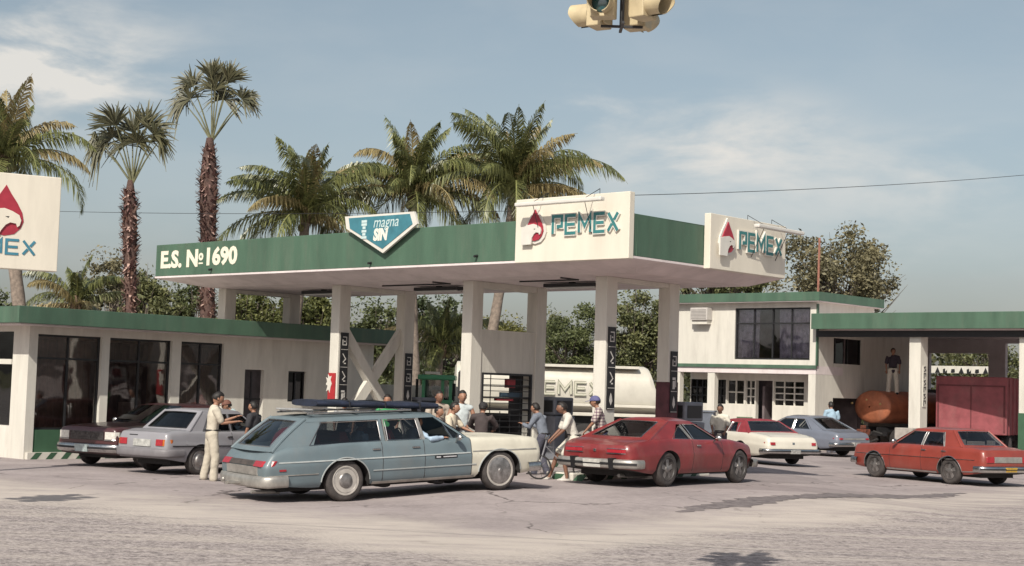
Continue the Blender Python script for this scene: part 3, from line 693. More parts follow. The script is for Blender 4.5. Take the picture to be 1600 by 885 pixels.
# ================================================================ OFFICE AND CARPORT ON THE RIGHT
def build_office():
    D0 = 58.5; p = at(1276, 500, D0); u0, v0 = uv_of(Vector((p.x, p.y, 0)))
    t = frame_thing('office_building', 'two storey cream office with green roof edges and one wide upstairs window', 'building', u0, v0)
    f = lambda px, py, dv=0: (lambda q: (-(q[0]-u0), q[1]))(on_v(px, py, v0+dv))   # local x, z on the front plane
    g = lambda px, py, du=0: (lambda q: (q[0]-v0, q[1]))(on_u(px, py, u0-du))
    xl = f(1056, 520)[0]; z_top = f(1270, 457)[1]; z_fb = f(1270, 471)[1]; z_mid = f(1270, 572)[1]
    x0 = xl; Ld = 4.4; L2 = 9.0; print('office', xl, z_top, z_fb, z_mid)
    wx0, wz1 = f(1149, 482); wx1, wz0 = f(1265, 563)
    mb = MB(); th = .25
    mb.box(x0, wx0, 0, th, z_mid, z_fb); mb.box(wx1, 0, 0, th, z_mid, z_fb); mb.box(wx0, wx1, 0, th, wz1, z_fb); mb.box(wx0, wx1, 0, th, z_mid, wz0)
    mb.box(-th, 0, th, Ld, 4.86, z_fb); mb.box(-th, 0, th, 1.28, z_mid, 4.86); mb.box(x0, x0+th, th, Ld, z_mid, z_fb); mb.box(x0+th, -th, Ld-th, Ld, z_mid, z_fb)
    mesh_obj('upper_wall', mb, WHITE(), t)
    rf = mesh_obj('roof', MB().box(x0-.1, .1, -.15, Ld+.2, z_fb+.03, z_top-.03), CONC(), t)
    mb = MB(); e = .1; a, b, c, d = x0-.25, .28, -.32, Ld+.3
    mb.box(a, b, c, c+e, z_fb, z_top); mb.box(b-e, b, c+e, d, z_fb, z_top); mb.box(a, a+e, c+e, d, z_fb, z_top); mesh_obj('roof_edge', mb, GREEN(), rf, bevel=.01)
    mesh_obj('eave_soffit', MB().box(a+.02, b-.02, c+.02, d, z_fb-.02, z_fb+.025), mat('soffit_paint', (0,0,0)), rf)
    mesh_obj('floor_band', MB().box(x0-.03, .04, -.06, -.003, z_mid-.11, z_mid+.02), GREEN(), t)
    mesh_obj('overhang', MB().box(x0, -.0, 0, 2.0, z_mid-.32, z_mid), mat('soffit_paint', (0,0,0)), t)
    mesh_obj('corner_strip', MB().box(-.0, .05, -.03, .1, z_mid, z_fb-.1), GREEN(), t)
    # upstairs window
    w = mesh_obj('upper_window', MB().box(wx0, wx1, .10, .12, wz0, wz1), glass('office_glass', (.82, .80, .84), 1.8), t)
    fr = MB(); zm = wz0+(wz1-wz0)*.70
    for (p_, q, c_, d_) in ((wx0, wx0+.06, wz0, wz1), (wx1-.06, wx1, wz0, wz1), (wx0+.06, wx1-.06, wz1-.06, wz1), (wx0+.06, wx1-.06, wz0, wz0+.06), (wx0+.06, wx1-.06, zm-.03, zm+.03)): fr.box(p_, q, .05, .10, c_, d_)
    for q in (.25, .5, .75): xx = wx0+(wx1-wx0)*q; fr.box(xx-.025, xx+.025, .06, .10, wz0+.06, zm-.03); fr.box(xx-.025, xx+.025, .06, .10, zm+.03, wz1-.06)
    mesh_obj('frame', fr, DARK(), w)
    cu = MB()   # pale curtains
    for (xa, xb, side) in ((wx0+.1, wx0+1.0, 1), (wx1-1.5, wx1-.1, -1)):
        n = 14; rows = []
        for i in range(n+1):
            s = i/n; x = xa+(xb-xa)*s; rows.append([(x, .22+.05*math.sin(i*2.4), wz1-.05), (x*(1) + (.25 if side < 0 else -.2)*(1-s if side > 0 else s), .24+.05*math.sin(i*2.4+.6), wz0+.08)])
        cu.grid(rows)
    mesh_obj('curtain', cu, mat('curtain_cloth', (.62, .62, .68), .9, .3, 5), w)
    mesh_obj('room', MB().box(wx0-.3, wx1+.2, 2.2, 2.3, wz0-.3, wz1+.2).box(x0+.3, -.3, .3, Ld-.3, z_mid+.01, z_mid+.05), mat('room_inside', (.16, .13, .135), .9, .3, 2), t)
    # air conditioner
    ax0, az1 = f(1087, 482); ax1, az0 = f(1113, 501)
    ac = thing('air_conditioner', 'white boxy air conditioner stuck out of the upstairs office wall', 'air conditioner', t.matrix_basis @ Vector((ax0, 0, az0)), -TH)
    Wc, Hc = ax1-ax0, az1-az0
    mesh_obj('casing', MB().box(0, Wc, -.38, -.003, 0, Hc), mat('ac_metal', (.5, .47, .44), .5, .08, 5), ac, bevel=.02)
    mb = MB()
    for k in range(7): mb.box(.05, Wc-.05, -.39, -.381, .06+k*(Hc-.1)/7, .06+k*(Hc-.1)/7+.02)
    mesh_obj('grille', mb, mat('ac_grille', (.25, .23, .22), .6, .1, 5), ac)
    mesh_obj('bracket', MB().box(.05, Wc-.05, -.30, -.003, -.16, -.003), WHITE(), ac)
    # ground floor front set back under the overhang
    b0 = 1.1; h = lambda px, py: f(px, py, b0); zc = z_mid-.325
    xs = dict(w1=(h(1079, 620)[0], h(1105, 620)[0]), w2=(h(1117, 620)[0], h(1134, 620)[0]), w3=(h(1136, 620)[0], h(1162, 620)[0]), w4=(h(1165, 620)[0], h(1179, 620)[0]), dr=(h(1181, 620)[0], h(1207, 620)[0]), w5=(h(1209, 620)[0], h(1256, 620)[0]))
    zh = h(1150, 594)[1]; zs = h(1150, 632)[1]
    mb = MB(); xx = x0
    for k in ('w1', 'w2', 'w3', 'w4', 'dr', 'w5'):
        a, b = xs[k]; mb.box(xx, a, b0, b0+.2, 0, zc); mb.box(a, b, b0, b0+.2, zh, zc)
        if k != 'dr': mb.box(a, b, b0, b0+.2, 0, zs)
        xx = b
    mb.box(xx, -.3, b0, b0+.2, 0, zc); mesh_obj('lower_wall', mb, WHITE(), t)
    gw = glass('dark_glass', (.10, .10, .11), 1.0); wf = WHITE()
    for k, nx, nz in (('w1', 3, 3), ('w2', 2, 3), ('w3', 2, 2), ('w4', 2, 3), ('w5', 3, 4)):
        a, b = xs[k]; w = mesh_obj('lower_window', MB().box(a, b, b0+.10, b0+.115, zs, zh), gw, t); fr = MB()
        for i in range(nx+1): q = a+(b-a)*i/nx; fr.box(q-.025, q+.025, b0+.04, b0+.10, zs, zh)
        for i in range(nz+1):
            z = zs+(zh-zs)*i/nz
            for j in range(nx): fr.box(a+(b-a)*j/nx+.025, a+(b-a)*(j+1)/nx-.025, b0+.05, b0+.10, z-.025, z+.025)
        mesh_obj('glazing_bars', fr, wf if k in ('w5', 'w3', 'w4') else DARK(), w)
    mesh_obj('doorway', MB().box(xs['dr'][0], xs['dr'][1], b0+.7, b0+.75, 0, zh).box(x0+.3, -.3, b0+2.6, b0+2.7, 0, zc), mat('room_inside', (0,0,0)), t)
    xa, xb = h(1152, 655)[0], h(1176, 655)[0]; mesh_obj('notice_board', MB().box(xa, xb, b0-.04, b0-.003, .55, 1.15), mat('board_green', (.09, .15, .09), .7, .1, 4), t)
    a = f(1105, 600)[0]; b = f(1116, 600)[0]; mesh_obj('pillar', MB().box(a, b, .02, .28, 0, zc), WHITE(), t)
    mesh_obj('pillar', MB().box(-.32, -.003, .003, b0+.2, 0, zc), WHITE(), t)
    mesh_obj('pillar', MB().box(x0, x0+.25, .02, .28, 0, zc), WHITE(), t)
    # ---- side wall under the carport (its right flank), with a window and a low dark opening
    aw, bw = g(1287, 540)[0], g(1346, 540)[0]; zw1 = g(1300, 528)[1]; zw0 = g(1300, 568)[1]; ao, bo = g(1288, 640)[0], g(1345, 640)[0]; zo = g(1300, 622)[1]
    zp = 4.85
    print('flank', aw, bw, zw1, zw0, ao, bo, zo)
    mb = MB(); aw = max(aw, .5); ao = max(ao, .4)
    mb.box(-.2, -.004, b0+.2, L2, zo, zw0); mb.box(-.2, -.004, b0+.2, aw, zw0, zp); mb.box(-.2, -.004, bw, L2, zw0, zp-.0); mb.box(-.2, -.004, aw, bw, zw1, zp); mb.box(-.2, -.004, bo+.6, L2, 0, zo)
    mesh_obj('flank_wall', mb, WHITE(), t)
    w = mesh_obj('flank_window', MB().box(-.12, -.10, aw, bw, zw0, zw1), gw, t); fr = MB()
    for q in (0, .33, .66, 1): y = aw+(bw-aw)*q; fr.box(-.10, -.05, y-.03, y+.03, zw0, zw1)
    mesh_obj('frame', fr, DARK(), w)
    mesh_obj('garage_room', MB().box(-3.2, -3.1, b0+.2, L2, 0, 2.4).box(-3.1, -.2, b0+2.7, b0+2.72, 0, zo), mat('room_inside', (0,0,0)), t)
    # red aerial pole on the roof corner
    pt = t.matrix_basis @ Vector((.1, -.1, z_top)); ztop = z_top + 85/2400*58.5
    mb = MB(); mb.tube([(0, 0, 0), (0.02, 0, ztop-z_top)], .045, 6); po = tag(mesh_obj('aerial_pole', mb, mat('pole_red', (.30, .13, .09), .7, .2, 6)), 'thin reddish aerial pole on the office roof corner', 'pole'); po.location = pt
    return u0, v0
OU, OV = build_office()
def build_carport():
    u0, v0 = OU, OV
    t = frame_thing('truck_shelter', 'open truck shelter with green roof edge on white pillars', 'shelter', u0, v0)
    f = lambda px, py, dv=0: (lambda q: (-(q[0]-u0), q[1]))(on_v(px, py, v0+dv))
    z1 = f(1400, 490)[1]; z0 = f(1400, 515)[1]; Lx = 10.5; Ly = 9.0; print('carport z', z0, z1)
    mb = MB(); mb.box(.06, Lx, -.5, -.4, z0, z1); mb.box(Lx-.1, Lx, -.4, Ly, z0, z1); mesh_obj('roof_edge', mb, GREEN(), t, bevel=.01)
    mesh_obj('roof', MB().box(.06, Lx-.1, -.4, Ly, z0+.03, z1-.15), mat('soffit_paint', (0,0,0)), t)
    mesh_obj('front_beam', MB().box(.06, Lx-.1, -.12, .12, z0-.28, z0-.05), DARK(), t)
    px_ = [(f(1420, 600)[0], f(1438, 600)[0]), (f(1592, 600)[0], f(1592, 600)[0]+.42)]
    for a, b in px_:
        c = mesh_obj('pillar', MB().box(a, b, 0, .55, 0, z0-.05), WHITE(), t, bevel=.01)
    mesh_obj('dado', MB().box(px_[1][0]-.01, px_[1][1]+.01, -.012, .56, 0, 1.7), GREEND(), t)
    # back wall with a wide opening
    k = lambda px, py: f(px, py, Ly-.3)
    a0, zt = k(1452, 552); a1, zb = k(1566, 590); c0, c1 = k(1571, 560)[0], k(1593, 560)[0]; zc1, zc0 = k(1580, 537)[1], k(1580, 600)[1]
    print('back wall', a0, zt, a1, zb, c0, c1)
    y0, y1 = Ly-.3, Ly-.1; mb = MB(); zr = z0+.03
    mb.box(0, a0, y0, y1, 0, zr); mb.box(a0, a1-.6, y0, y1, zt, zr); mb.box(a1-.6, c0, y0, y1, 0, zr); mb.box(c0, c1+1, y0, y1, zc1, zr); mb.box(a0, a1-.6, y0, y1, 0, zb-.9); mb.box(c0, c1+1, y0, y1, 0, zc0); mb.box(c1+1, Lx, y0, y1, 0, zr)
    mesh_obj('back_wall', mb, mat('grey_render', (.52, .47, .48), .85, .1, 2), t)
    # white parapet with dark cut shapes seen through the opening
    a0, a1 = f(1450, 572, Ly+4)[0], f(1537, 572, Ly+4)[0]; y1 = Ly+3.9; m2 = MB(); z = f(1500, 573, Ly+4)[1]; m2.box(a0-.8, a1+.2, y1+.1, y1+.2, z-.30, z+.02).box(a1+1.2, a1+3.5, y1+.1, y1+.2, z-1.0, z-.65); pr = mesh_obj('parapet', m2, WHITE(), t)
    for i in range(9):
        x = a0+.35+i*.38; m2 = MB(); g = lambda a, b, tt: (x+a, y1+.098-tt, z-.29+b)
        if i % 3 == 0: m2.prism([(0, 0), (.24, 0), (.12, .26)], 0, .01, g)
        elif i % 3 == 1: m2.prism([(0, 0), (.2, 0), (.2, .14), (.12, .05), (.1, .2), (0, .16)], 0, .01, g)
        else: m2.prism([(0, .02), (.1, 0), (.2, .03), (.18, .18), (.03, .17)], 0, .01, g)
        mesh_obj('cutout', m2, DARK(), pr)
    # column sign
    a, b = px_[0]; s = frame_thing('column_sign', 'narrow vertical sign on the truck shelter pillar', 'sign', u0-b, v0+.28, 0)
    zz1 = on_u(1445, 572, u0-b)[1]; zz0 = on_u(1445, 636, u0-b)[1]
    mesh_obj('board', MB().box(.004, .03, -.13, .13, zz0, zz1), WHITE(), s)
    mb = MB(); n = 6
    for i in range(n):
        zc = zz1-(i+.5)*(zz1-zz0)/n; h2 = (zz1-zz0)/n*.36
        g = lambda a_, b_, tt: (.031+tt, a_, zc+b_)
        stroke(mb, [(-.06, -h2), (-.06, h2), (.07, h2), (.07, -h2*.2)] if i % 2 else [(.07, h2), (-.06, h2*.7), (.06, -h2*.4), (-.06, -h2)], .04, 0, .006, g)
    mesh_obj('lettering', mb, DARK(), s)
build_carport()

# ---- free standing sign, left
def street_sign():
    D = 30.0; a = at(93, 350, D+.55); zt = at(95, 278, D+.55).z; zb = at(88, 425, D+.55).z
    d = Vector((.88, .475, 0)).normalized(); Wd = 2.55; org = Vector((a.x, a.y, 0)) - d*Wd
    t = thing('street_sign_box', 'square cream PEMEX sign box with red drop emblem, high at the edge', 'sign', (org.x, org.y, 0), math.atan2(d.y, d.x))
    mesh_obj('box', MB().box(0, Wd, 0, .22, zb, zt), PANEL(), t, bevel=.015)
    H = zt-zb; g = lambda a_, b_, tt: (a_, -.004-tt, b_)
    emblem(t, g, .86, Wd*.585, zb+H*.42, PANEL(), REDS(), t=.006, open_left=False)
    h = .27; mb, xe = pemex_letters(h, .05, 0, .008, g, Wd*.21, zb+H*.16, 1.32); mesh_obj('lettering', mb, mat('letter_blue', (.045, .19, .27), .5, .1, 4), t)
    mesh_obj('post', MB().box(.25, .4, .04, .18, 0, zb), CONC(), t)
    print('sign', org, zt, zb, Wd, xe)
street_sign()

# ---- traffic signals
def traffic_signal():
    D = 13.0; c = at(973, -18, D)
    t = thing('traffic_signal', 'cream four-way traffic light hung over the road', 'traffic light', c, 0, 'hanging traffic lights')
    ym = mat('signal_cream', (.52, .43, .27), .5, .15, 6, dirt=.2)
    dk = BLACKP()
    sx = D/2400
    # local: x right, y away, z up. Four heads round a centre, faces turned
    for (ang, hx, hy) in ((-104, -.15, -.06), (-40, .11, -.10), (62, .12, .18), (150, -.12, .18)):
        a = R(ang)
        h = mesh_obj('signal_head', MB().box(.0, .15, -.105, .105, -.30, .70).box(-.02, 0, -.085, .085, -.28, .68), ym, t, bevel=.012)
        h.location = (hx, hy, 0); h.rotation_euler = (0, 0, a)
        for k, (z, col) in enumerate(((-.18, (.01, .07, .085)), (.18, (.2, .12, .02)), (.54, (.2, .02, .02)))):
            M = Matrix.Translation((0, 0, z)) @ Matrix.Rotation(PI/2*0, 4, 'Z')
            mb = MB(); rings = []
            for i in range(5):
                q = i/4*PI/2; rings.append([(.152+.03*math.sin(q), .088*math.cos(q)*math.cos(2*PI*j/20), z+.088*math.cos(q)*math.sin(2*PI*j/20)) for j in range(21)])
            mb.grid(rings); mesh_obj('lens', mb, mat('lens_%d' % k, col, .12, .1, 20, spec=1.0), h, smooth=True)
            mb = MB(); rings = []; n_ = 24
            for (xx, r) in ((.15, .102), (.33, .104), (.33, .097), (.153, .094)):
                rings.append([(xx - .07*max(0, -math.sin(q)) if xx > .2 else xx, r*math.cos(q), z+r*math.sin(q)) for q in [R(-78)+(R(336))*j/n_ for j in range(n_+1)]])
            mb.grid(rings); mesh_obj('visor', mb, [ym][0], h, smooth=True)
    mesh_obj('hub_plate', MB().box(-.18, .18, -.012, .012, -.345, -.325).box(-.012, .012, -.18, .18, -.348, -.328), DARK(), t)
    mb = MB(); mb.tube([(0, 0, -.33), (0, 0, 1.4)], .02, 8); mesh_obj('hanger', mb, DARK(), t)
    return t
TS = traffic_signal()
def span_wire(label, p, q, sag=.3, r=.012):
    p, q = Vector(p), Vector(q); mid = p; pts = []
    for i in range(25):
        s = i/24; c = p.lerp(q, s); c.z -= 4*sag*s*(1-s); pts.append(c-p)
    o = mesh_obj('overhead_wire', MB().tube(pts, r, 5), DARK()); o.location = p; tag(o, label, 'wire', None); return o
c = TS.location; span_wire('span wire that carries the four-way traffic light', (c.x-14, c.y+3, c.z+1.9), (c.x+14, c.y-3, c.z+1.9), .5, .015)
ts_shadow = copy_thing(TS, (-9.4, 18.9, 5.6), R(35), 'added copy of the hanging traffic light, out of view, casting a small ground shadow')  # unseen copy, added only to throw the small shadow on the left ground
def wire_px(label, pts, D0, D1, r=.02):
    a = at(*pts[0], D0); b = at(*pts[1], D1); d = b-a; return span_wire(label, a - d*1.6, b + d*1.6, .0, r)
q = at(962, 306, 30.6); r_ = at(1600, 260, 42)
span_wire('thin overhead wire running from the front PEMEX panel out over the office roof', q, r_ + (r_-q)*.8, .25, .007)
q2 = at(95, 321, 48); r_ = at(800, 330, 36)
span_wire('thin overhead wire passing behind the palm trunks to the canopy', q2 + (q2-r_)*.7, r_, .2, .007)
# ================================================================ VEGETATION
RS = np.random.RandomState(11)
def leaf_quads(cen, size, rs, up=0.3, aspect=0.5, bend=0):
    """one pointed leaf (quad) at each centre; returns V, F"""
    n = len(cen); a = rs.normal(size=(n, 3)); a[:, 2] = a[:, 2]*0.7 - 0.15; a /= np.linalg.norm(a, axis=1)[:, None]
    b = rs.normal(size=(n, 3)); b -= (b*a).sum(1)[:, None]*a; b /= np.linalg.norm(b, axis=1)[:, None]
    s = (size*rs.uniform(.6, 1.35, n))[:, None]
    V = np.stack([cen - a*s*.5, cen + b*s*aspect*.5, cen + a*s*.5, cen - b*s*aspect*.5], 1).reshape(-1, 3)
    Fq = np.arange(4*n).reshape(n, 4); return V, Fq
def leafy_tree(name, label, loc, H, Rr, z0, cols, n=7000, leaf=.2, clumps=40, squash=.8, seed=0, trunk_r=.16, group='trees beyond the station', cat='tree', bare=0.0, col_name=None, nmb=None):
    rs = np.random.RandomState(seed+100); t = thing(name, label, cat, loc, rs.uniform(0, 6), group)
    bark = mat('bark', (.17, .14, .115), .95, .35, 7, bump=.5)
    cc = []
    mid = z0 + (H-z0)*.5; hz = (H-z0)*.5
    for i in range(clumps):
        d = rs.normal(size=3); d /= np.linalg.norm(d); r = rs.uniform(.2, 1.0)**.6 * (1 + .22*math.sin(3*math.atan2(d[1], d[0]) + seed) + .10*math.sin(7*d[2] + seed*2))
        cc.append((d[0]*Rr*r*.9, d[1]*Rr*r*.9, mid + d[2]*hz*r*.88, rs.uniform(.11, .32)*min(Rr, hz*1.2)))
    mb = MB(); base = (0, 0, 0); fork = np.array((rs.uniform(-.2, .2), rs.uniform(-.2, .2), max(.6, z0*.75)))
    mb.tube([(0, 0, -.1), tuple(fork*.5+np.array((rs.uniform(-.1, .1), 0, 0))), tuple(fork)], [trunk_r*1.25, trunk_r, trunk_r*.85], 8)
    for c in cc[:20]:
        e = np.array(c[:3]); m = fork*.5+e*.5 + rs.normal(size=3)*.25*Rr*.3
        mb.tube([tuple(fork), tuple(m), tuple(e)], [trunk_r*.55, trunk_r*.3, trunk_r*.10], 5)
        for _ in range(5):
            e2 = e + rs.normal(size=3)*c[3]*1.15; mb.tube([tuple(m), tuple((m+e2)/2+rs.normal(size=3)*.08), tuple(e2)], [trunk_r*.2, trunk_r*.12, trunk_r*.04], 4)
    mesh_obj('trunk', mb, bark, t, smooth=True)
    n = int(n*1.7); leaf *= .80; P, S = [], []
    w = np.array([c[3]**2 for c in cc]); w /= w.sum()
    for c, k in zip(cc, (w*n).astype(int)):
        q = rs.normal(size=(k, 3)); q /= np.linalg.norm(q, axis=1)[:, None]; q *= (rs.uniform(0, 1, k)**.45)[:, None]*c[3]*1.15
        q += rs.normal(size=(k, 3))*c[3]*.12
        q[:, 2] *= squash; P.append(q + np.array(c[:3])); S.append(np.clip(rs.normal(rs.uniform(.2, .8), .18, k), 0, 1))
    k = int(n*.13); q = rs.normal(size=(k, 3)); q /= np.linalg.norm(q, axis=1)[:, None]; q *= np.array((Rr, Rr, hz))*(rs.uniform(.5, 1.12, k)**.7)[:, None]; q[:, 2] += mid
    P.append(q); S.append(rs.uniform(0, 1, k))
    P = np.concatenate(P); S = np.concatenate(S); ok = P[:, 2] > .15; P, S = P[ok], S[ok]
    V, Fq = leaf_quads(P, leaf, rs); ntree_mesh('crown', V, Fq, leafmat(col_name or name, *cols), t, np.repeat(S, 4)); return t
GR1 = ((.045, .060, .024), (.15, .17, .065)); GR2 = ((.065, .078, .034), (.21, .215, .09)); GR3 = ((.09, .085, .05), (.27, .24, .135)); GR4 = ((.036, .052, .022), (.115, .14, .055))
def T(px, ytop, D, wpx, ybase, lab, cols, n, leaf=.2, sd=0, name='leafy_tree', cn=None, **k):
    p = at(px, 500, D); s = D/2400; ztop = at(px, ytop, D).z; zl = max(.4, at(px, ybase, D).z)
    return leafy_tree(name, lab, (p.x, p.y, 0), ztop, wpx*s/2, zl, cols, n=n, leaf=leaf, seed=sd, col_name=cn, **k)
T(1308, 372, 76, 190, 500, 'large loose-crowned tree with bare twigs rising behind the office roof', GR3, 7500, .26, 1, cn='leaf_olive', clumps=58)
T(1120, 425, 74, 170, 470, 'wide low olive tree behind the left end of the office roof', GR2, 5000, .24, 2, cn='leaf_mid')
T(1000, 446, 70, 120, 600, 'broad olive tree seen between the two nearest canopy columns', GR2, 7500, .22, 3, cn='leaf_mid')
T(900, 488, 78, 110, 600, 'low dark tree seen left of the nearest canopy column over the white tanker', GR1, 6000, .2, 4, cn='leaf_dark')
T(860, 478, 84, 70, 600, 'slender loose tree just right of the kiosk', GR2, 3000, .2, 5, cn='leaf_mid')
T(790, 488, 80, 110, 590, 'yellow-green tree seen through the opening above the kiosk wall', ((.07, .08, .02), (.24, .22, .07)), 4000, .2, 6, cn='leaf_yellow')
T(575, 448, 66, 120, 640, 'dense dark tree seen between the crossed-brace columns', GR1, 7000, .2, 7, cn='leaf_dark')
T(690, 452, 72, 120, 640, 'dark tree with deep gaps left of the kiosk', GR4, 7500, .22, 8, cn='leaf_deep')
T(490, 452, 62, 110, 560, 'sunlit green tree behind the shop roof left of the third front column', ((.05, .065, .02), (.20, .21, .07)), 6500, .2, 9, cn='leaf_sunny')
T(400, 450, 62, 120, 560, 'sunlit green tree behind the shop roof under the far canopy end', ((.05, .065, .02), (.20, .21, .07)), 6500, .2, 10, cn='leaf_sunny')
T(238, 418, 64, 105, 560, 'grey-green tree between the two shaggy fan palms', GR2, 5200, .2, 11, cn='leaf_mid')
T(163, 384, 68, 105, 560, 'airy grey-green tree with open top left of the first fan palm', GR3, 4600, .2, 12, cn='leaf_olive')
T(90, 470, 58, 150, 560, 'low tree mass under the cream sign box', GR2, 5200, .2, 13, cn='leaf_mid')
T(300, 440, 66, 90, 560, 'small dark tree behind the second fan palm trunk', GR1, 4500, .2, 14, cn='leaf_dark')
T(-30, 440, 60, 120, 560, 'dark tree at the edge behind the shop', GR1, 3500, .2, 16, cn='leaf_dark')
T(1545, 520, 80, 120, 640, 'low olive tree seen through the truck shelter', GR2, 4500, .22, 15, cn='leaf_mid')
# far thicket closing the view near the ground
def thicket():
    rs = np.random.RandomState(5); P = []; S = []
    for (x0, x1, y, h, n) in ((-46, 34, 92, 5.2, 22000), (-34, 20, 70, 2.2, 9000)):
        x = rs.uniform(x0, x1, n); hh = h*(.62+.38*np.sin(x*.55)*np.cos(x*.21+1)); z = hh*rs.uniform(0, 1, n)**.7
        P.append(np.stack([x, y+rs.normal(size=n)*1.6, z], 1)); S.append(np.clip(rs.normal(.45, .25, n) + .2*np.sin(x*3), 0, 1))
    P = np.concatenate(P); S = np.concatenate(S); V, Fq = leaf_quads(P, .42, rs, aspect=.6)
    o = ntree_mesh('undergrowth', V, Fq, leafmat('leaf_far', (.035, .042, .02), (.13, .125, .055)), None, np.repeat(S, 4)); tag(o, kind='stuff')
thicket()

def rot_basis(az, el):
    d = np.array((math.cos(az)*math.cos(el), math.sin(az)*math.cos(el), math.sin(el))); return d
def coconut(label, px, py, D, trunk_px, seed, L=3.6, n=24, dead=.22, tilt_fronds=None, tr=.17):
    """crown centre at the seen point, trunk running to the seen trunk point and the ground"""
    rs = np.random.RandomState(seed); c = at(px, py, D); b = at(*trunk_px, D); k = (c.z)/(c.z-b.z); gx = c.x+(b.x-c.x)*k
    t = thing('coconut_palm', label, 'palm tree', (gx, D, 0), 0, 'coconut palms behind the canopy')
    top = np.array((c.x-gx, 0, c.z)); mb = MB(); pts, rr = [], []
    for i in range(22):
        s = i/21; bow = math.sin(PI*s)*.12*np.sign(top[0]+.01)
        pts.append((top[0]*s**1.2+bow, 0, top[2]*s)); rr.append(tr*(1.25-.4*s) * (1+.07*(i % 2)) * (1.5 if i == 0 else 1))
    mb.tube(pts, rr, 10); mesh_obj('trunk', mb, mat('palm_bark', (.25, .20, .165), .9, .3, 9, bump=.6), t, smooth=True)
    ga, gd = leafmat('coco_leaf', (.042, .056, .024), (.26, .27, .10), .36, .18), leafmat('coco_dry', (.20, .155, .07), (.40, .33, .16), .6, .2)
    for i in range(n):
        az = i*2.39996 + rs.uniform(-.25, .25); q = i/(n-1)
        el = R(88 - 98*q**1.15) + rs.uniform(-.13, .13)
        if tilt_fronds and i < len(tilt_fronds): az, el = tilt_fronds[i]
        Lf = 1.12*L*rs.uniform(.8, 1.1)*(.66 if q < .2 else .82 if q < .4 else 1); N = 30; P = []; pos = top + np.array((0, 0, .05)); e = el
        droop = rs.uniform(1.1, 2.2)*(1 if el < 1.25 else .45)
        for j in range(N+1):
            P.append(pos.copy()); pos = pos + rot_basis(az, e)*Lf/N; e -= droop/N*(.35+1.3*j/N)
        P = np.array(P); V, Fq, S = [], [], []
        side0 = np.array((-math.sin(az), math.cos(az), 0)); twist = rs.uniform(-.6, .6)
        dry = rs.rand() < dead*(.3+1.2*q)
        # rachis as a thin 3-sided strip
        for j in range(N):
            w = .030*(1-j/N)+.006; a, b2 = P[j], P[j+1]; k0 = len(V)
            V += [a+side0*w, b2+side0*w, b2-side0*w, a-side0*w, a-np.array((0, 0, w*1.4)), b2-np.array((0, 0, w*1.4))]; Fq += [(k0, k0+1, k0+2, k0+3), (k0, k0+4, k0+5, k0+1), (k0+3, k0+2, k0+5, k0+4)]; S += [.95]*6
        M_ = 3
        for j in range(3, N*M_):
            s = j/(N*M_); i0 = int(s*N); fr = s*N-i0; base = P[i0]*(1-fr)+P[min(N, i0+1)]*fr; tan = P[min(N, i0+1)]-P[i0]; tan /= np.linalg.norm(tan)
            up = np.cross(tan, side0); up = up if up[2] > 0 or abs(tan[2]) > .9 else -up
            for sg in (-1, 1):
                if rs.rand() < .07: continue
                ll = Lf*.235*math.sin(PI*min(1, (s*.90+.14)))**.6*rs.uniform(.8, 1.12)
                dirn = side0*sg*(.62+.2*twist*sg) + tan*(.62+.5*s) + up*(.05+.45*twist*sg) + np.array((0, 0, -.28)) + rs.normal(size=3)*.10 ; dirn /= np.linalg.norm(dirn)
                m = base+dirn*ll*.5; tipd = dirn*.55+np.array((0, 0, -.75-.5*rs.rand())); tipd /= np.linalg.norm(tipd); tp = m+tipd*ll*.55
                wv = np.cross(dirn, up); wv = tan*.8+wv*.2; wv /= np.linalg.norm(wv); w = .021 + .009*rs.rand()
                k0 = len(V); V += [base-wv*w*.4, base+wv*w*.4, m+wv*w, m-wv*w, tp]; Fq += [(k0, k0+1, k0+2, k0+3), (k0+3, k0+2, k0+4, k0+4)]; sh = rs.uniform(0, .75); S += [sh, sh, sh, sh, min(1, sh+.25)]
        V = np.array(V); Fq = np.array(Fq)
        # degenerate quads as triangles are dropped to proper faces
        me_f = [tuple(dict.fromkeys(f)) for f in Fq.tolist()]
        me = bpy.data.meshes.new('frond'); me.from_pydata(V.tolist(), [], me_f); a = me.attributes.new('shade', 'FLOAT', 'POINT'); a.data.foreach_set('value', np.array(S, np.float32)); me.materials.append(gd if dry else ga)
        o = bpy.data.objects.new('frond', me); COL.objects.link(o); o.parent = t
    # crown heart: fibre and nuts
    mb = MB(); mb.ell(tuple(top), (.22, .22, .42)); mesh_obj('crown_heart', mb, mat('palm_fibre', (.16, .11, .07), .95, .4, 9, bump=.6), t, smooth=True)
    for i in range(7): a = i*2.1; mesh_obj('coconut', MB().ell((top[0]+.24*math.cos(a), .24*math.sin(a), top[2]-.22-.14*(i % 3)), (.11, .11, .13), 8, 6), mat('nuts', (.15, .14, .05), .6, .4, 6), t, smooth=True)
coconut('coconut palm at the far left rising behind the cream sign box', 8, 250, 43, (28, 440), 24, L=2.9, n=24)
coconut('coconut palm left of the blue pentagon sign, lowest crown of the three', 478, 334, 50, (458, 500), 29, L=3.5, n=38)
coconut('coconut palm directly behind the blue pentagon sign', 645, 300, 52, (649, 520), 33, L=3.45, n=40)
coconut('coconut palm with the fullest crown behind the large oil company sign', 805, 296, 52, (770, 505), 43, L=3.95, n=46)
coconut('young low coconut palm left of the kiosk behind the green cab', 690, 545, 56, (690, 640), 47, L=2.6, n=18, tr=.12)
coconut('low drooping palm at roof level below the cream sign box', 120, 478, 50, (120, 540), 53, L=2.6, n=14, tr=.12)

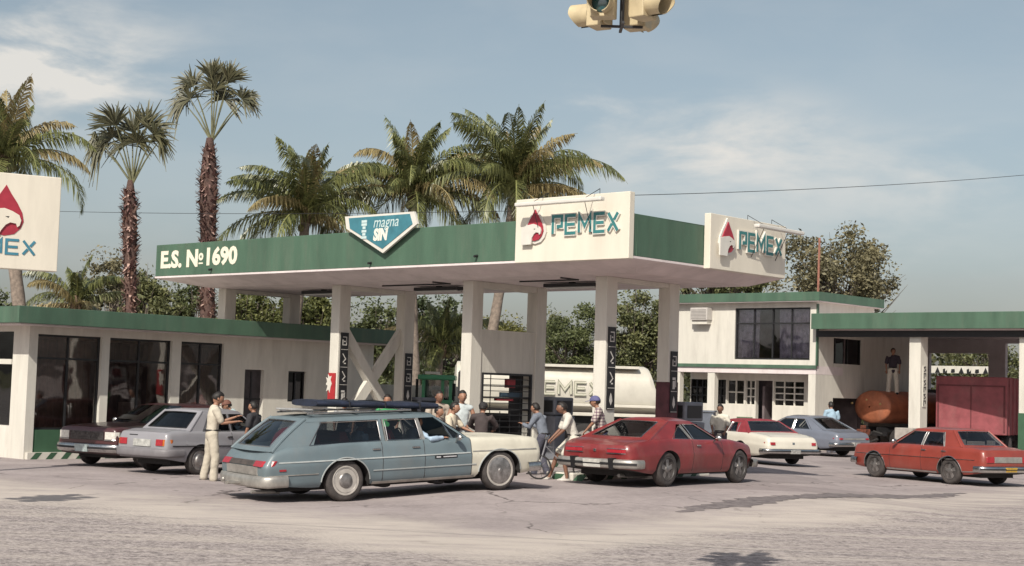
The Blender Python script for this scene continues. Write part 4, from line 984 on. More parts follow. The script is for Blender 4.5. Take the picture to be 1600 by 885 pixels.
def fan_palm(label, px, ytop, ycrown, D, xb, yb, rt, seed, leaves):
    rs = np.random.RandomState(seed); c = at(px, ycrown, D); b = at(xb, yb, D); k = c.z/(c.z-b.z); gx = c.x+(b.x-c.x)*k
    t = thing('fan_palm', label, 'palm tree', (gx, D, 0), 0, 'shaggy fan palms'); top = np.array((c.x-gx, 0, c.z)); H = top[2]
    mb = MB(); pts = [(top[0]*s+.06*math.sin(s*5), 0, H*s) for s in np.linspace(0, 1, 16)]
    prof = lambda s: rt*(1.0+.25*(1-s)) * (.9+.14*math.sin(s*9)) * (1 if s < .9 else (1-(s-.9)*5.5))
    mb.tube(pts, [prof(s)*.8 for s in np.linspace(0, 1, 16)], 10); mesh_obj('trunk', mb, mat('fan_bark', (.11, .065, .055), .95, .4, 8, bump=.6), t, smooth=True)
    V, Fq, S = [], [], []                       # cut leaf bases, a shaggy coat
    for i in range(1500):
        s = rs.uniform(.02, .97); az = rs.uniform(0, 2*PI); r = prof(s)*.78; o = np.array((top[0]*s+.06*math.sin(s*5) + r*math.cos(az), r*math.sin(az), H*s))
        rad = np.array((math.cos(az), math.sin(az), 0)); tg = np.array((-math.sin(az), math.cos(az), 0)); l = rs.uniform(.06, .17); dz = rs.uniform(-.9, 1.1)
        tip = o + rad*l + np.array((0, 0, dz*l)); w = rs.uniform(.018, .045); k0 = len(V); th = np.array((0, 0, -.035))
        V += [o-tg*w, o+tg*w, tip+tg*w*.5, tip-tg*w*.5, o-tg*w+th, o+tg*w+th]; Fq += [(k0, k0+1, k0+2, k0+3), (k0+4, k0+5, k0+2, k0+3)]; sh = rs.rand()**1.3; S += [sh]*6
    ntree_mesh('leaf_stubs', V, Fq, leafmat('stub', (.13, .06, .06), (.52, .36, .30), .8, .05), t, S)
    gm = leafmat('fan_leaf', (.03, .036, .02), (.19, .175, .09), .5, .15); pm = mat('petiole', (.14, .14, .07), .6, .3, 8)
    s0 = D/2400
    for (dx, dy, sz, spread, sag) in leaves:
        hub = top + np.array((dx*s0, rs.uniform(-.35, .35), -dy*s0)); pb = top + np.array((0, 0, -.12))
        mb = MB(); m = (pb*.5+hub*.5)+np.array((0, 0, .08)); mb.tube([tuple(pb), tuple(m), tuple(hub)], [.032, .022, .015], 5); f = mesh_obj('leaf_stalk', mb, pm, t)
        V, Fq, S = [], [], []; out = hub-m; out[2] *= .6; out /= np.linalg.norm(out)+1e-6
        sd = np.cross(out, np.array((0, -1, .3))); sd /= np.linalg.norm(sd); nr = np.cross(out, sd)
        n = 54; L = sz*s0
        for i in range(n):
            a = -spread + 2*spread*i/(n-1) + rs.uniform(-.10, .10); d = out*math.cos(a)+sd*math.sin(a)+nr*rs.uniform(-.6, .6)+np.array((0, 0, -.15*abs(a)*sag)); d /= np.linalg.norm(d); l = L*rs.uniform(.55, 1.08); w = .020
            m1 = hub+d*l*.5; tp = m1+(d*.8+np.array((0, 0, -sag*rs.uniform(.3, 1.9))))*l*.5; wv = np.cross(d, nr); wv /= np.linalg.norm(wv); k0 = len(V)
            V += [hub, m1+wv*w*1.4, m1-wv*w*1.4, tp+wv*w*.3, tp-wv*w*.3, hub+wv*.006]; Fq += [(k0, k0+5, k0+1, k0+2), (k0+2, k0+1, k0+3, k0+4)]; sh = rs.uniform(.1, 1); S += [sh*.6]*3+[sh]*3
        ntree_mesh('fan_blade', V, Fq, gm, f, S)
L1 = [(-58, -62, 34, 2.0, 1.3), (-50, -50, 34, 1.8, 1.5), (-26, -84, 52, 1.2, .25), (-6, -78, 58, 1.1, .2), (16, -84, 58, 1.0, .2), (34, -70, 44, 1.5, .45), (-14, -56, 46, 1.7, .7), (8, -58, 46, 1.8, .6), (40, -60, 34, 1.9, .8), (-34, -66, 40, 1.6, .7)]
fan_palm('shorter shaggy fan palm with a thin upper trunk, nearer the cream sign box', 207, 150, 282, 44, 203, 470, .235, 61, L1)
L2 = [(-38, -62, 46, 1.7, .7), (-36, -84, 42, 1.1, .25), (-48, -56, 34, 1.6, 1.2), (2, -76, 52, 1.5, .4), (8, -90, 52, 1.0, .25), (14, -64, 44, 1.9, .7), (46, -62, 38, 1.7, .5), (54, -66, 26, 1.6, .9), (-4, -96, 42, .9, .2), (24, -88, 46, .8, .25)]
fan_palm('taller shaggy fan palm with a thick trunk rising behind the canopy end', 331, 95, 216, 46, 322, 480, .30, 67, L2)
# ================================================================ VEHICLES
def lerp_tab(tab, x):
    if x <= tab[0][0]: return tab[0][1]
    for (a, b), (c, d) in zip(tab, tab[1:]):
        if x <= c:
            t = (x-a)/(c-a); return b+(d-b)*t
    return tab[-1][1]
def smooth_tab(tab, x, r=.06):
    return (lerp_tab(tab, x-r)+2*lerp_tab(tab, x)+lerp_tab(tab, x+r))/4
def car_paint(name, col, rough=.38, var=.10, dirt=.25, coat=.35):
    return mat(name, col, rough, var, 1.8, coat=coat, dirt=dirt)
class Car:
    YP = [(0, .90), (.10, .955), (.34, .985), (.52, 1.0), (.60, 1.0), (.66, .985), (.85, .965), (.95, .945), (1, .915)]
    def __init__(s, label, cat, P, loc, rotz, pitch=0.0):
        s.P = P; s.t = thing(P.get('name', 'parked_car'), label, cat, loc, rotz, None); s.t.rotation_euler = (0, -pitch, rotz); s.build()
    def half(s, x):
        P = s.P; W = P['W']; xr, xf = P['xr'], P['xf']; k = 1.0
        for e, tp, rd in ((xr, P.get('tr', .10), P.get('rr', .16)), (xf, P.get('tf', .12), P.get('rf', .18))):
            d = abs(x-e); k -= tp*max(0, 1-d/1.3)**2
            if d < rd: k -= (rd - math.sqrt(max(0, rd*rd-(rd-d)**2)))/W*.8
        return W*k
    def ys(s, x, z):
        P = s.P; zs = P['sill']; zh = s.sh(x); return s.half(x)*lerp_tab(s.YP, (z-zs)/(zh-zs))
    def sh(s, x): return smooth_tab(s.P['shoulder'], x)
    def xoff(s, x, z):
        P = s.P; xr, xf = P['xr'], P['xf']; o = 0
        if x < xr+.5: o += lerp_tab(P['rear_off'], z)*(1-(x-xr)/.5)
        if x > xf-.5: o -= lerp_tab(P['front_off'], z)*(1-(xf-x)/.5)
        return o
    def arch(s, x):
        P = s.P; z = P['sill']
        for xa in (P['ar'], P['af']):
            ra = P.get('arch', P['r']+.09); dx = abs(x-xa)
            if dx < ra: z = max(z, P.get('az', P['r']-.02) + math.sqrt(ra*ra-dx*dx)*P.get('aflat', .97))
        lift = 0
        if x < P['xr']+.9: lift = .10*(1-(x-P['xr'])/.9)**1.5
        if x > P['xf']-.6: lift = .06*(1-(P['xf']-x)/.6)**1.5
        return z + (lift if z <= P['sill']+1e-6 else 0)
    def pt(s, x, z, sd, off=0.0):
        y = s.ys(x, z) + off; return (x + s.xoff(x, z), y*sd, z)
    def ribbon(s, pts, w, sd, off=.010, name='moulding', m=None, parent=None, vertical=False):
        rows = []
        for i, (x, z) in enumerate(pts):
            a = pts[max(0, i-1)]; b = pts[min(len(pts)-1, i+1)]; tx, tz = b[0]-a[0], b[1]-a[1]; l = math.hypot(tx, tz) or 1; nx, nz = -tz/l*w/2, tx/l*w/2
            rows.append([s.pt(x-nx, z-nz, sd, -.004), s.pt(x-nx*.8, z-nz*.8, sd, off), s.pt(x+nx*.8, z+nz*.8, sd, off), s.pt(x+nx, z+nz, sd, -.004)])
        return mesh_obj(name, MB().grid(rows), m or CHROME(), parent or s.t, smooth=True)
    def line(s, x0, z0, x1, z1, n=24): return [(x0+(x1-x0)*i/n, z0+(z1-z0)*i/n) for i in range(n+1)]
    def body(s, xa, xb, name, m):
        P = s.P; K = 15; xs = set()
        x = xa
        while x < xb-1e-6: xs.add(round(x, 4)); x += .05
        xs |= {xa, xb}
        for a in (P['ar'], P['af']):
            ra = P.get('arch', P['r']+.09)
            for i in range(33): xs.add(round(a+ra*math.cos(PI*i/32), 4))
        for e, sg in ((P['xr'], 1), (P['xf'], -1)):
            for d in (.01, .025, .045, .07, .1, .13): xs.add(round(e+sg*d, 4))
        xs = sorted(q for q in xs if xa-1e-6 <= q <= xb+1e-6); secs = []
        for x in xs:
            zb, zh, zt = s.arch(x), s.sh(x), smooth_tab(P['deck'], x); sec = []
            for k in range(K): z = zb+(zh-zb)*k/(K-1); sec.append((x+s.xoff(x, z), s.ys(x, z), z))
            W = s.half(x)
            for fy, fz in ((.875, .45), (.80, .78), (.6, .93), (.3, .99), (0, 1.0)):
                z = zh+(zt-zh)*fz; sec.append((x+s.xoff(x, z), W*fy, z))
            secs.append(sec)
        mb = MB()
        full = [sec + [(a, -b, c) for a, b, c in sec[-2::-1]] for sec in secs]; mb.grid(full)
        nF = len(full[0]); 
        mb.mi = 1; n = len(full); base = 0
        mb.f += [(i*nF, (i+1)*nF, (i+1)*nF+nF-1, i*nF+nF-1) for i in range(n-1)]; mb.m += [1]*(n-1)
        mb.mi = 0
        for i, e in ((0, P['xr']), (n-1, P['xf'])):
            if abs(xs[i]-e) < 1e-4:
                H = len(secs[0]); fs = [(i*nF+k, i*nF+k+1, i*nF+nF-2-k, i*nF+nF-1-k) for k in range(H-2)] + [(i*nF+H-2, i*nF+H-1, i*nF+H)]
                mb.f += fs; mb.m += [0]*len(fs)
        return mesh_obj(name, mb, [m, RUBBER()], s.t, smooth=True, angle=38)
    def S(s, x, z, sd, off=0.0):
        """point on the side glass plane"""
        P = s.P; gh_ = P['gh']; zb = s.sh(min(max(x, gh_['br']), gh_['bf'])) ; zr = gh_['z']; yb = s.half(x)*.885; t = (z-zb)/(zr-zb)
        # ease in plan toward both ends of the roof
        yr = gh_['yr'] - .06*max(0, (gh_['rr']+.25-x)/.5)**1 * 1.0 - .05*max(0, (x-(gh_['rf']-.2))/.5)
        y = yb+(yr-yb)*t - .015*4*t*(1-t)*-1
        return (x, (y+off)*sd, z)
    def gbar(s, mb, xb, zb, xt, zt, wb, wt, sd, d=.05, off=.006):
        A = [s.S(xb-wb/2, zb, sd, off), s.S(xb+wb/2, zb, sd, off), s.S(xt+wt/2, zt, sd, off), s.S(xt-wt/2, zt, sd, off)]
        Bq = [s.S(xb-wb/2, zb, sd, off-d), s.S(xb+wb/2, zb, sd, off-d), s.S(xt+wt/2, zt, sd, off-d), s.S(xt-wt/2, zt, sd, off-d)]
        mb.add(A+Bq, [(0, 1, 2, 3), (7, 6, 5, 4), (0, 4, 5, 1), (1, 5, 6, 2), (2, 6, 7, 3), (3, 7, 4, 0)])
    def gpoly(s, poly, sd, off, d=0, n=6):
        """window pane following the side glass plane; poly = 4 corners (x,z) bl br tr tl"""
        rows = []
        for i in range(n+1):
            t = i/n; l = (poly[0][0]+(poly[3][0]-poly[0][0])*t, poly[0][1]+(poly[3][1]-poly[0][1])*t); r = (poly[1][0]+(poly[2][0]-poly[1][0])*t, poly[1][1]+(poly[2][1]-poly[1][1])*t)
            rows.append([s.S(l[0]+(r[0]-l[0])*j/4, l[1]+(r[1]-l[1])*j/4, sd, off) for j in range(5)])
        return MB().grid(rows)
    def build(s):
        P = s.P; t = s.t; gq = P['gh']; paint = P['paint']; roofp = P.get('roofpaint', paint); gl = P.get('glass') or glass('car_glass', (.34, .36, .37), 1.1)
        xr, xf = P['xr'], P['xf']; SP = P.get('split')
        if SP is not None:
            s.body(xr, SP, 'body', paint); o = s.body(SP+.004, xf, 'front_fenders', P['paint2']); o['label'] = 'unpainted cream front fenders and bonnet'
        else: s.body(xr, xf, 'body', paint)
        # underbody keeps the wheel openings dark
        mb = MB(); w = P['W']*.60; mb.box(xr+.35, xf-.35, -w, w, .20, .52); mb.box(P['ar']+P['r']+.12, P['af']-P['r']-.12, -P['W']*.82, P['W']*.82, P['sill']-.03, P['sill']+.06); mesh_obj('underbody', mb, RUBBER(), t)
        for sd in (-1, 1):
            for xa in (P['ar'], P['af']):
                ra = P.get('arch', P['r']+.09)+.05; rows = []
                for i in range(15):
                    a = PI*(i/14); x = xa+ra*math.cos(a); z = P['r']-.04+ra*math.sin(a)*.95; rows.append([(x, sd*P['W']*.90, z), (x, sd*P['W']*.58, z)])
                mesh_obj('wheel_housing', MB().grid(rows), RUBBER(), t)
        # ---- greenhouse
        zr = gq['z']; zb_f = smooth_tab(P['deck'], gq['bf']); zb_r = smooth_tab(P['deck'], gq['br'])
        railh = .055
        for sd in (-1, 1):
            mb = MB()
            shf, shr = s.sh(gq['bf']), s.sh(gq['br'])
            s.gbar(mb, gq['bf']-.03, shf-.01, gq['rf']-.03, zr, .07, .06, sd)                    # front pillar
            s.gbar(mb, gq['br']+gq['cw'][0]/2, shr-.02, gq['rr']+gq['cw'][1]/2, zr, gq['cw'][0], gq['cw'][1], sd, d=.04)   # rear pillar panel
            n = 8
            for i in range(n):                                                               # roof rail, in short lengths along the roof
                xa = gq['rr']+(gq['rf']-gq['rr'])*i/n; xb = gq['rr']+(gq['rf']-gq['rr'])*(i+1)/n
                A = [s.S(xa, zr-railh, sd, .007), s.S(xb, zr-railh, sd, .007), s.S(xb, zr+.008, sd, .004), s.S(xa, zr+.008, sd, .004)]
                Bq = [(a, b-.05*sd, c) for a, b, c in A]; mb.add(A+Bq, [(0, 1, 2, 3), (7, 6, 5, 4), (0, 4, 5, 1), (2, 6, 7, 3)])
            for k in gq.get('pillars', ()):
                if k[3] == 'paint': s.gbar(mb, k[0], s.sh(k[0])-.01, k[1], zr-railh+.01, k[2], k[2]*.8, sd)
            mesh_obj('window_frame', mb, roofp, t, smooth=True)
            for k in gq.get('pillars', ()):
                if k[3] == 'chrome': ck = MB(); s.gbar(ck, k[0], s.sh(k[0])-.01, k[1], zr-railh+.01, k[2], k[2]*.8, sd); mesh_obj('pillar_trim', ck, alu(), t)
        # roof skin
        cr = gq.get('crown', .055); rows = []; nx, ny = 18, 14
        yR = lambda x: abs(s.S(x, zr, 1)[1])
        for i in range(nx+1):
            u = i/nx; row = []
            for j in range(ny+1):
                v = -1+2*j/ny; bow = .10*(1-v*v); xa, xb = gq['rr']-bow*gq.get('rbow', .6), gq['rf']+bow; x = xa+(xb-xa)*u
                yy = yR(min(max(x, gq['rr']), gq['rf'])); ed = min(u, 1-u); z = zr+cr*(1-abs(v)**2.6)*(1-.0*ed) * min(1, .35+ed*5) + .006
                row.append((x, yy*v*1.0, z))
            rows.append(row)
        low = [[(a, b*.985, c-.03) for a, b, c in r] for r in rows]
        mb = MB().grid(rows).grid(low, flip=True)
        K = ny+1; N0 = (nx+1)*K
        mb.f += [(i*K, (i+1)*K, N0+(i+1)*K, N0+i*K) for i in range(nx)] + [(i*K+ny, N0+i*K+ny, N0+(i+1)*K+ny, (i+1)*K+ny) for i in range(nx)] + [(j, N0+j, N0+j+1, j+1) for j in range(ny)] + [(nx*K+j, nx*K+j+1, N0+nx*K+j+1, N0+nx*K+j) for j in range(ny)]; mb.m += [0]*(2*nx+2*ny)
        roof = mesh_obj('roof', mb, P.get('roofmat', roofp), t, smooth=True, angle=50)
        # screens
        def screen(name, xb, zb, xt, zt, bowb, bowt, inset, yb_, yt_, off=0.0, m=None):
            rows = []
            for i in range(9):
                u = i/8; row = []
                for j in range(15):
                    v = (-1+2*j/14)*inset; row.append((xb+bowb*(1-v*v)+(xt+bowt*(1-v*v)-xb-bowb*(1-v*v))*u + off*u*(1-u)*4, (yb_+(yt_-yb_)*u)*v, zb+(zt-zb)*u + (cr*(1-v*v)*.4*u)))
                rows.append(row)
            return mesh_obj(name, MB().grid(rows), m or gl, t, smooth=True)
        ybf = abs(s.S(gq['bf'], s.sh(gq['bf']), 1)[1]); ytf = yR(gq['rf']); ybr = abs(s.S(gq['br'], s.sh(gq['br']), 1)[1]); ytr = yR(gq['rr'])
        ws = screen('windscreen', gq['bf'], zb_f-.03, gq['rf'], zr+.002, .16, .10, .985, ybf, ytf, off=.03)
        tr = MB(); 
        rw = P.get('rear_win', (.12, .90, .84))    # lower margin, upper margin, width
        # rear surface: painted tail of the roof with the glass let into it
        xb, xt, zb, zt = gq['br'], gq['rr'], zb_r-.03, zr+.004; rb = gq.get('rbow', .6)*.10
        def rp(u, v, o=0.0):
            x = xb-rb*1.6*(1-v*v)+((xt-rb*(1-v*v))-(xb-rb*1.6*(1-v*v)))*u - gq.get('rbulge', .03)*4*u*(1-u); nrm = Vector((-(zt-zb), 0, xt-xb)).normalized()
            return (x+nrm.x*o, (ybr+(ytr-ybr)*u)*v, zb+(zt-zb)*u+cr*(1-v*v)*.4*u+nrm.z*o)
        u0, u1, vw = rw; us = [0, u0*.5, u0]+[u0+(u1-u0)*i/8 for i in range(1, 9)]+[(1+u1)/2, 1]; vs = [-1, -(1+vw)/2]+[-vw+2*vw*j/14 for j in range(15)]+[(1+vw)/2, 1]
        mb = MB(); V = [[rp(u, v) for v in vs] for u in us]; base = len(mb.v); mb.v += [q for r in V for q in r]; k = len(vs)
        for i in range(len(us)-1):
            for j in range(k-1):
                um, vm = (us[i]+us[i+1])/2, (vs[j]+vs[j+1])/2
                if u0 < um < u1 and abs(vm) < vw: continue
                mb.f.append((i*k+j, i*k+j+1, (i+1)*k+j+1, (i+1)*k+j)); mb.m.append(0)
        mesh_obj('rear_panel', mb, roofp, t, smooth=True)
        for v in (-1, 1): mesh_obj('rear_pillar_edge', MB().tube([rp(q/10, v*.99, -.012) for q in range(11)], P.get('edge', .030), 8), roofp, t, smooth=True)
        rwn = mesh_obj('rear_window', MB().grid([[rp(u0+(u1-u0)*i/8, -vw+2*vw*j/14, -.008) for j in range(15)] for i in range(9)]), gl, t, smooth=True)
        loop = [(u0+(u1-u0)*i/8, -vw) for i in range(9)] + [(u1, -vw+2*vw*j/14) for j in range(1, 15)] + [(u1-(u1-u0)*i/8, vw) for i in range(1, 9)] + [(u0, vw-2*vw*j/14) for j in range(1, 15)]
        mesh_obj('window_trim', MB().tube([rp(u, v, .004) for u, v in loop], .011, 5), P.get('trim', CHROME()), rwn, smooth=True)
        # side windows
        for sd in (-1, 1):
            for poly in gq['wins']:
                pl = [(a, s.sh(a)+.012 if b is None else b) for a, b in poly]
                w = mesh_obj('side_window', s.gpoly(pl, sd, -.010), gl, t)
                lp = [pl[0], pl[1], pl[2], pl[3], pl[0]]; pts = []
                for (a, b), (c, d) in zip(lp, lp[1:]): pts += [s.S(a+(c-a)*i/6, b+(d-b)*i/6, sd, .006) for i in range(6)]
                pts.append(pts[0]); mesh_obj('window_trim', MB().tube(pts, .008, 4), P.get('trim', CHROME()), w)
        # ---- wheels
        r = P['r']; tw = P.get('tw', .19)
        for sd in (-1, 1):
            for xa in (P['ar'], P['af']):
                yo = sd*(P['W']*.955)
                M = Matrix.Translation((xa, yo, r)) @ Matrix.Scale(sd, 4, (0, 1, 0))
                hs = P.get('hs', 1.0) if not (P.get('hub_front') and xa == P['af']) else 1.0; pr = [(-tw, r*.55), (-tw, r*.90), (-tw+.03, r*.985), (-tw*.5, r), (-.03, r*.985), (0, r*.91), (.004, r*.82), (-.004, r*.66*hs), (-.03, r*.55)]
                w = mesh_obj('wheel', MB().lathe(pr, 36, M), TYRE(), t, smooth=True, angle=50)
                if P.get('ww'): mesh_obj('whitewall', MB().lathe([(.0, r*(.70*hs+.085)), (.0075, r*(.70*hs+.08)), (.008, r*(.70*hs+.03)), (-.01, r*(.70*hs+.02))], 36, M), mat('whitewall', (.40, .37, .34), .7, .15, 6), w, smooth=True)
                st = P.get('hub', 'cap') if not (P.get('hub_front') and xa == P['af']) else P['hub_front']
                if st == 'cap':
                    hp = [(q_a, q_r*hs if q_r > .02 else q_r) for q_a, q_r in [(-.05, r*.70), (-.004, r*.70), (.004, r*.66), (-.018, r*.60), (-.02, r*.50), (-.008, r*.46), (-.004, r*.42), (.018, r*.36), (.028, r*.20), (.03, .01)]]
                    mesh_obj('hubcap', MB().lathe(hp, 36, M), P.get('hubm', mat('hub_steel', (.36, .34, .33), .42, .35, 9, metal=.8, dirt=.2)), w, smooth=True, angle=30)
                elif st == 'disc':
                    hp = [(-.05, r*.70), (-.006, r*.70), (.004, r*.66), (.008, r*.56), (.022, r*.38), (.024, r*.14), (.034, r*.10), (.036, .005)]
                    mesh_obj('hubcap', MB().lathe(hp, 36, M), mat('hub_steel', (.36, .34, .33), .42, .35, 9, metal=.8, dirt=.2), w, smooth=True, angle=30)
                elif st == 'mag':
                    mesh_obj('rim', MB().lathe([(-.10, r*.70), (-.004, r*.70), (.002, r*.64), (-.03, r*.60), (-.11, r*.57), (-.11, .01)], 36, M), mat('rim_dark', (.05, .045, .045), .5, .2, 8), w, smooth=True)
                    mb = MB()
                    for k in range(5):
                        a = 2*PI*k/5+.3; c_, q_ = math.cos(a), math.sin(a); g = lambda u, v, y: M @ Vector((c_*u - q_*v, y, q_*u + c_*v))
                        mb.add([g(r*.12, -r*.11, -.02), g(r*.63, -r*.15, -.03), g(r*.63, r*.15, -.03), g(r*.12, r*.11, -.02), g(r*.12, -r*.11, -.07), g(r*.63, -r*.15, -.08), g(r*.63, r*.15, -.08), g(r*.12, r*.11, -.07)], [(0, 1, 2, 3), (4, 7, 6, 5), (0, 4, 5, 1), (2, 6, 7, 3), (1, 5, 6, 2)])
                    mb.lathe([(-.06, r*.22), (-.01, r*.2), (.0, .01)], 20, M)
                    mesh_obj('spokes', mb, mat('hub_steel', (0, 0, 0)), w)
                # bright lip on the arch
                if P.get('lips', True):
                    ra = P.get('arch', P['r']+.09); pts = []
                    for i in range(25):
                        a = PI*(.02+.96*i/24); x = xa+ra*math.cos(a); z = P.get('az', r-.02)+ra*math.sin(a)*P.get('aflat', .97)
                        if z > P['sill']: q = s.pt(x, z, sd, .003); pts.append(q)
                    if len(pts) > 3: mesh_obj('arch_trim', MB().tube(pts, .011, 5), P.get('lipm', CHROME()), t, smooth=True)
        # ---- seams
        sm = mat('seam', (.035, .03, .03), .8, .1, 5)
        for sd in (-1, 1):
            for x in P['seams']:
                s.ribbon(s.line(x, P['sill']+.04, x, s.sh(x)-.01), .012, sd, .0015, 'door_seam', sm)
            for (x, z) in P['handles']:
                a = s.pt(x, z, sd, .015); mb = MB(); mb.box(a[0]-.075, a[0]+.075, a[1]-.012, a[1]+.012, z-.014, z+.014); mesh_obj('door_handle', mb, CHROME(), t, bevel=.008)
            for (xa, z_a, xb_, z_b, w, m) in P.get('mould', ()): s.ribbon(s.line(xa, z_a, xb_, z_b), w, sd, .010, 'moulding', m or CHROME())
            x, z, my = P['mirror']; a = s.pt(x, z, sd, 0)
            if my & (1 if sd < 0 else 2):
                mb = MB(); mb.tube([(a[0], a[1]-.03*sd, z-.02), (a[0], a[1]+.07*sd, z+.06)], .014, 6); mb.ell((a[0]-.01, a[1]+.12*sd, z+.09), (.045, .085, .06), 12, 8); mesh_obj('wing_mirror', mb, P.get('mirm', CHROME()), t, smooth=True)
        # ---- lid and bonnet seams, wipers
        FT = [(0, 1.0), (.3, .99), (.6, .93), (.80, .78), (.875, .45)]
        def dk_pt(x, fy, sd, o): zh, zt = s.sh(x), smooth_tab(P['deck'], x); z = zh+(zt-zh)*lerp_tab(FT, fy); return (x+s.xoff(x, z), s.half(x)*fy*sd, z+o)
        for (xa_, xb_, fy) in ((xr+.06, gq['br']-.02, .76), (gq['bf']+.05, xf-.05, .79)):
            if xb_-xa_ < .3: continue
            for sd in (-1, 1):
                rows = []
                for i in range(17): x = xa_+(xb_-xa_)*i/16; rows.append([dk_pt(x, fy-.004, sd, .003), dk_pt(x, fy+.008, sd, .003)])
                mesh_obj('lid_seam', MB().grid(rows), sm, t)
        xx = gq['bf']+.24; rows = [[dk_pt(xx-.10*(j/8)**2*0, abs(j/8)*.78, 1 if j >= 0 else -1, .004), dk_pt(xx+.015, abs(j/8)*.78, 1 if j >= 0 else -1, .004)] for j in range(-8, 9)]; mesh_obj('lid_seam', MB().grid(rows), sm, t)
        for yy in (-.28, .22): mesh_obj('wiper', MB().tube([(gq['bf']+.15, yy, zb_f+.02), (gq['bf']+.10, yy+.22, zb_f+.045), (gq['bf']+.06, yy+.42, zb_f+.06)], .008, 4), BLACKP(), t)
        # ---- bumpers
        for end, e, sg in (('rear', xr, -1), ('front', xf, 1)):
            b = P[end+'_bumper']; z0, z1, d, m = b[:4]; yw = P['W']*.985; rows = []
            path = []
            ret = b[4] if len(b) > 4 else .30
            off = lerp_tab(P[end+'_off'], (z0+z1)/2)
            ex = e - sg*off
            for q in (0, .5): path.append((ex-sg*(ret*(1-q)), -yw-.01, 0))
            n = 14
            for i in range(n+1):
                v = -1+2*i/n; path.append((ex+sg*(d*.55+d*.45*(1-abs(v)**4)) - sg*.10*abs(v)**6, yw*v*(1 if abs(v) < .99 else 1.01), 0))
            for q in (.5, 0): path.append((ex-sg*(ret*(1-q)), yw+.01, 0))
            h = z1-z0
            for (x, y, _) in path:
                inx = -sg*.05 if abs(y) < yw else 0; iny = -math.copysign(.05, y) if abs(y) >= yw*.99 else 0
                rows.append([(x+inx*1.5, y+iny*1.5, z0+.0), (x+inx*.3, y+iny*.3, z0+h*.06), (x, y, z0+h*.25), (x, y, z0+h*.75), (x+inx*.4, y+iny*.4, z0+h*.95), (x+inx*1.6, y+iny*1.6, z1)])
            bo = mesh_obj('bumper', MB().grid(rows), m, t, smooth=True, angle=60)
            if b[5:] and b[5]:
                rr_ = [[(a[0]+sg*.004, a[1]*1.004, z0+h*.40), (a[0]+sg*.016, a[1]*1.01, z0+h*.42), (a[0]+sg*.016, a[1]*1.01, z0+h*.62), (a[0]+sg*.004, a[1]*1.004, z0+h*.64)] for a in path[2:-2]]
                mesh_obj('rubbing_strip', MB().grid(rr_), BLACKP(), bo, smooth=True)
        def endbox(name, end, y0, y1, z0, z1, m, d=.02, parent=None, inset=0.0):
            sg = -1 if end == 'rear' else 1; e = P['xr'] if end == 'rear' else P['xf']; ya, yb2 = sorted((y0, y1))
            rows = []; n = 6
            for i in range(n+1):
                y = ya+(yb2-ya)*i/n; row = []
                lim = s.half(e)
                for z, o in ((z0, -.02), (z0, d), (z1, d), (z1, -.02)):
                    x = e - sg*lerp_tab(P[end+'_off'], z); fy = max(0, abs(y)-lim)
                    row.append((x+sg*(o-inset)-sg*fy*1.4, y, z))
                rows.append(row)
            mb = MB().grid(rows); k = 4; mb.f += [(0, 1, 2, 3), tuple(n*k+j for j in (3, 2, 1, 0))]; mb.m += [0, 0]
            return mesh_obj(name, mb, m, parent or t, bevel=.004)
        s.endbox = endbox
        for (name, end, y0, y1, z0, z1, m, d) in P['lights']:
            for sd in (-1, 1): endbox(name, end, y0*sd, y1*sd, z0, z1, m, d)
        for (name, end, y0, y1, z0, z1, m, d) in P['panels']: endbox(name, end, y0, y1, z0, z1, m, d)
        # ---- cabin
        sc = P.get('seat', mat('seat_dark', (.06, .05, .05), .8, .2, 4)); ww = gq['yr']*.92; fx = gq['rf']-.25
        dk = mat('cabin_dark', (.02, .018, .018), .9, .2, 4)
        mesh_obj('cabin_floor', MB().box(gq['br']+.15, gq['bf']-.05, -ww, ww, .50, .53), dk, t); mesh_obj('dashboard', MB().box(gq['bf']-.45, gq['bf']-.05, -ww, ww, .66, s.sh(gq['bf'])-.02), dk, t, bevel=.03)
        for xs_ in P.get('seatx', (fx-.55, max(fx-1.45, gq['rr']+.42))):
            mb = MB(); mb.box(xs_-.05, xs_+.5, -ww+.05, ww-.05, .5, .70); mb.hexa([(xs_-.22, -ww+.05, .7), (xs_, -ww+.05, .68), (xs_, ww-.05, .68), (xs_-.22, ww-.05, .7), (xs_-.34, -ww+.08, 1.14), (xs_-.20, -ww+.08, 1.16), (xs_-.20, ww-.08, 1.16), (xs_-.34, ww-.08, 1.14)]); mesh_obj('seat', mb, sc, t, bevel=.03)
        mb = MB(); c = Vector((fx+.10, ww*.5, .93)); mb.tube([c+Vector((.05*math.sin(2*PI*i/18), .19*math.cos(2*PI*i/18), .19*math.sin(2*PI*i/18))) for i in range(19)], .014, 5, cap=False); mb.tube([c, c+Vector((.3, 0, -.15))], .02, 5); mesh_obj('steering_wheel', mb, BLACKP(), t)

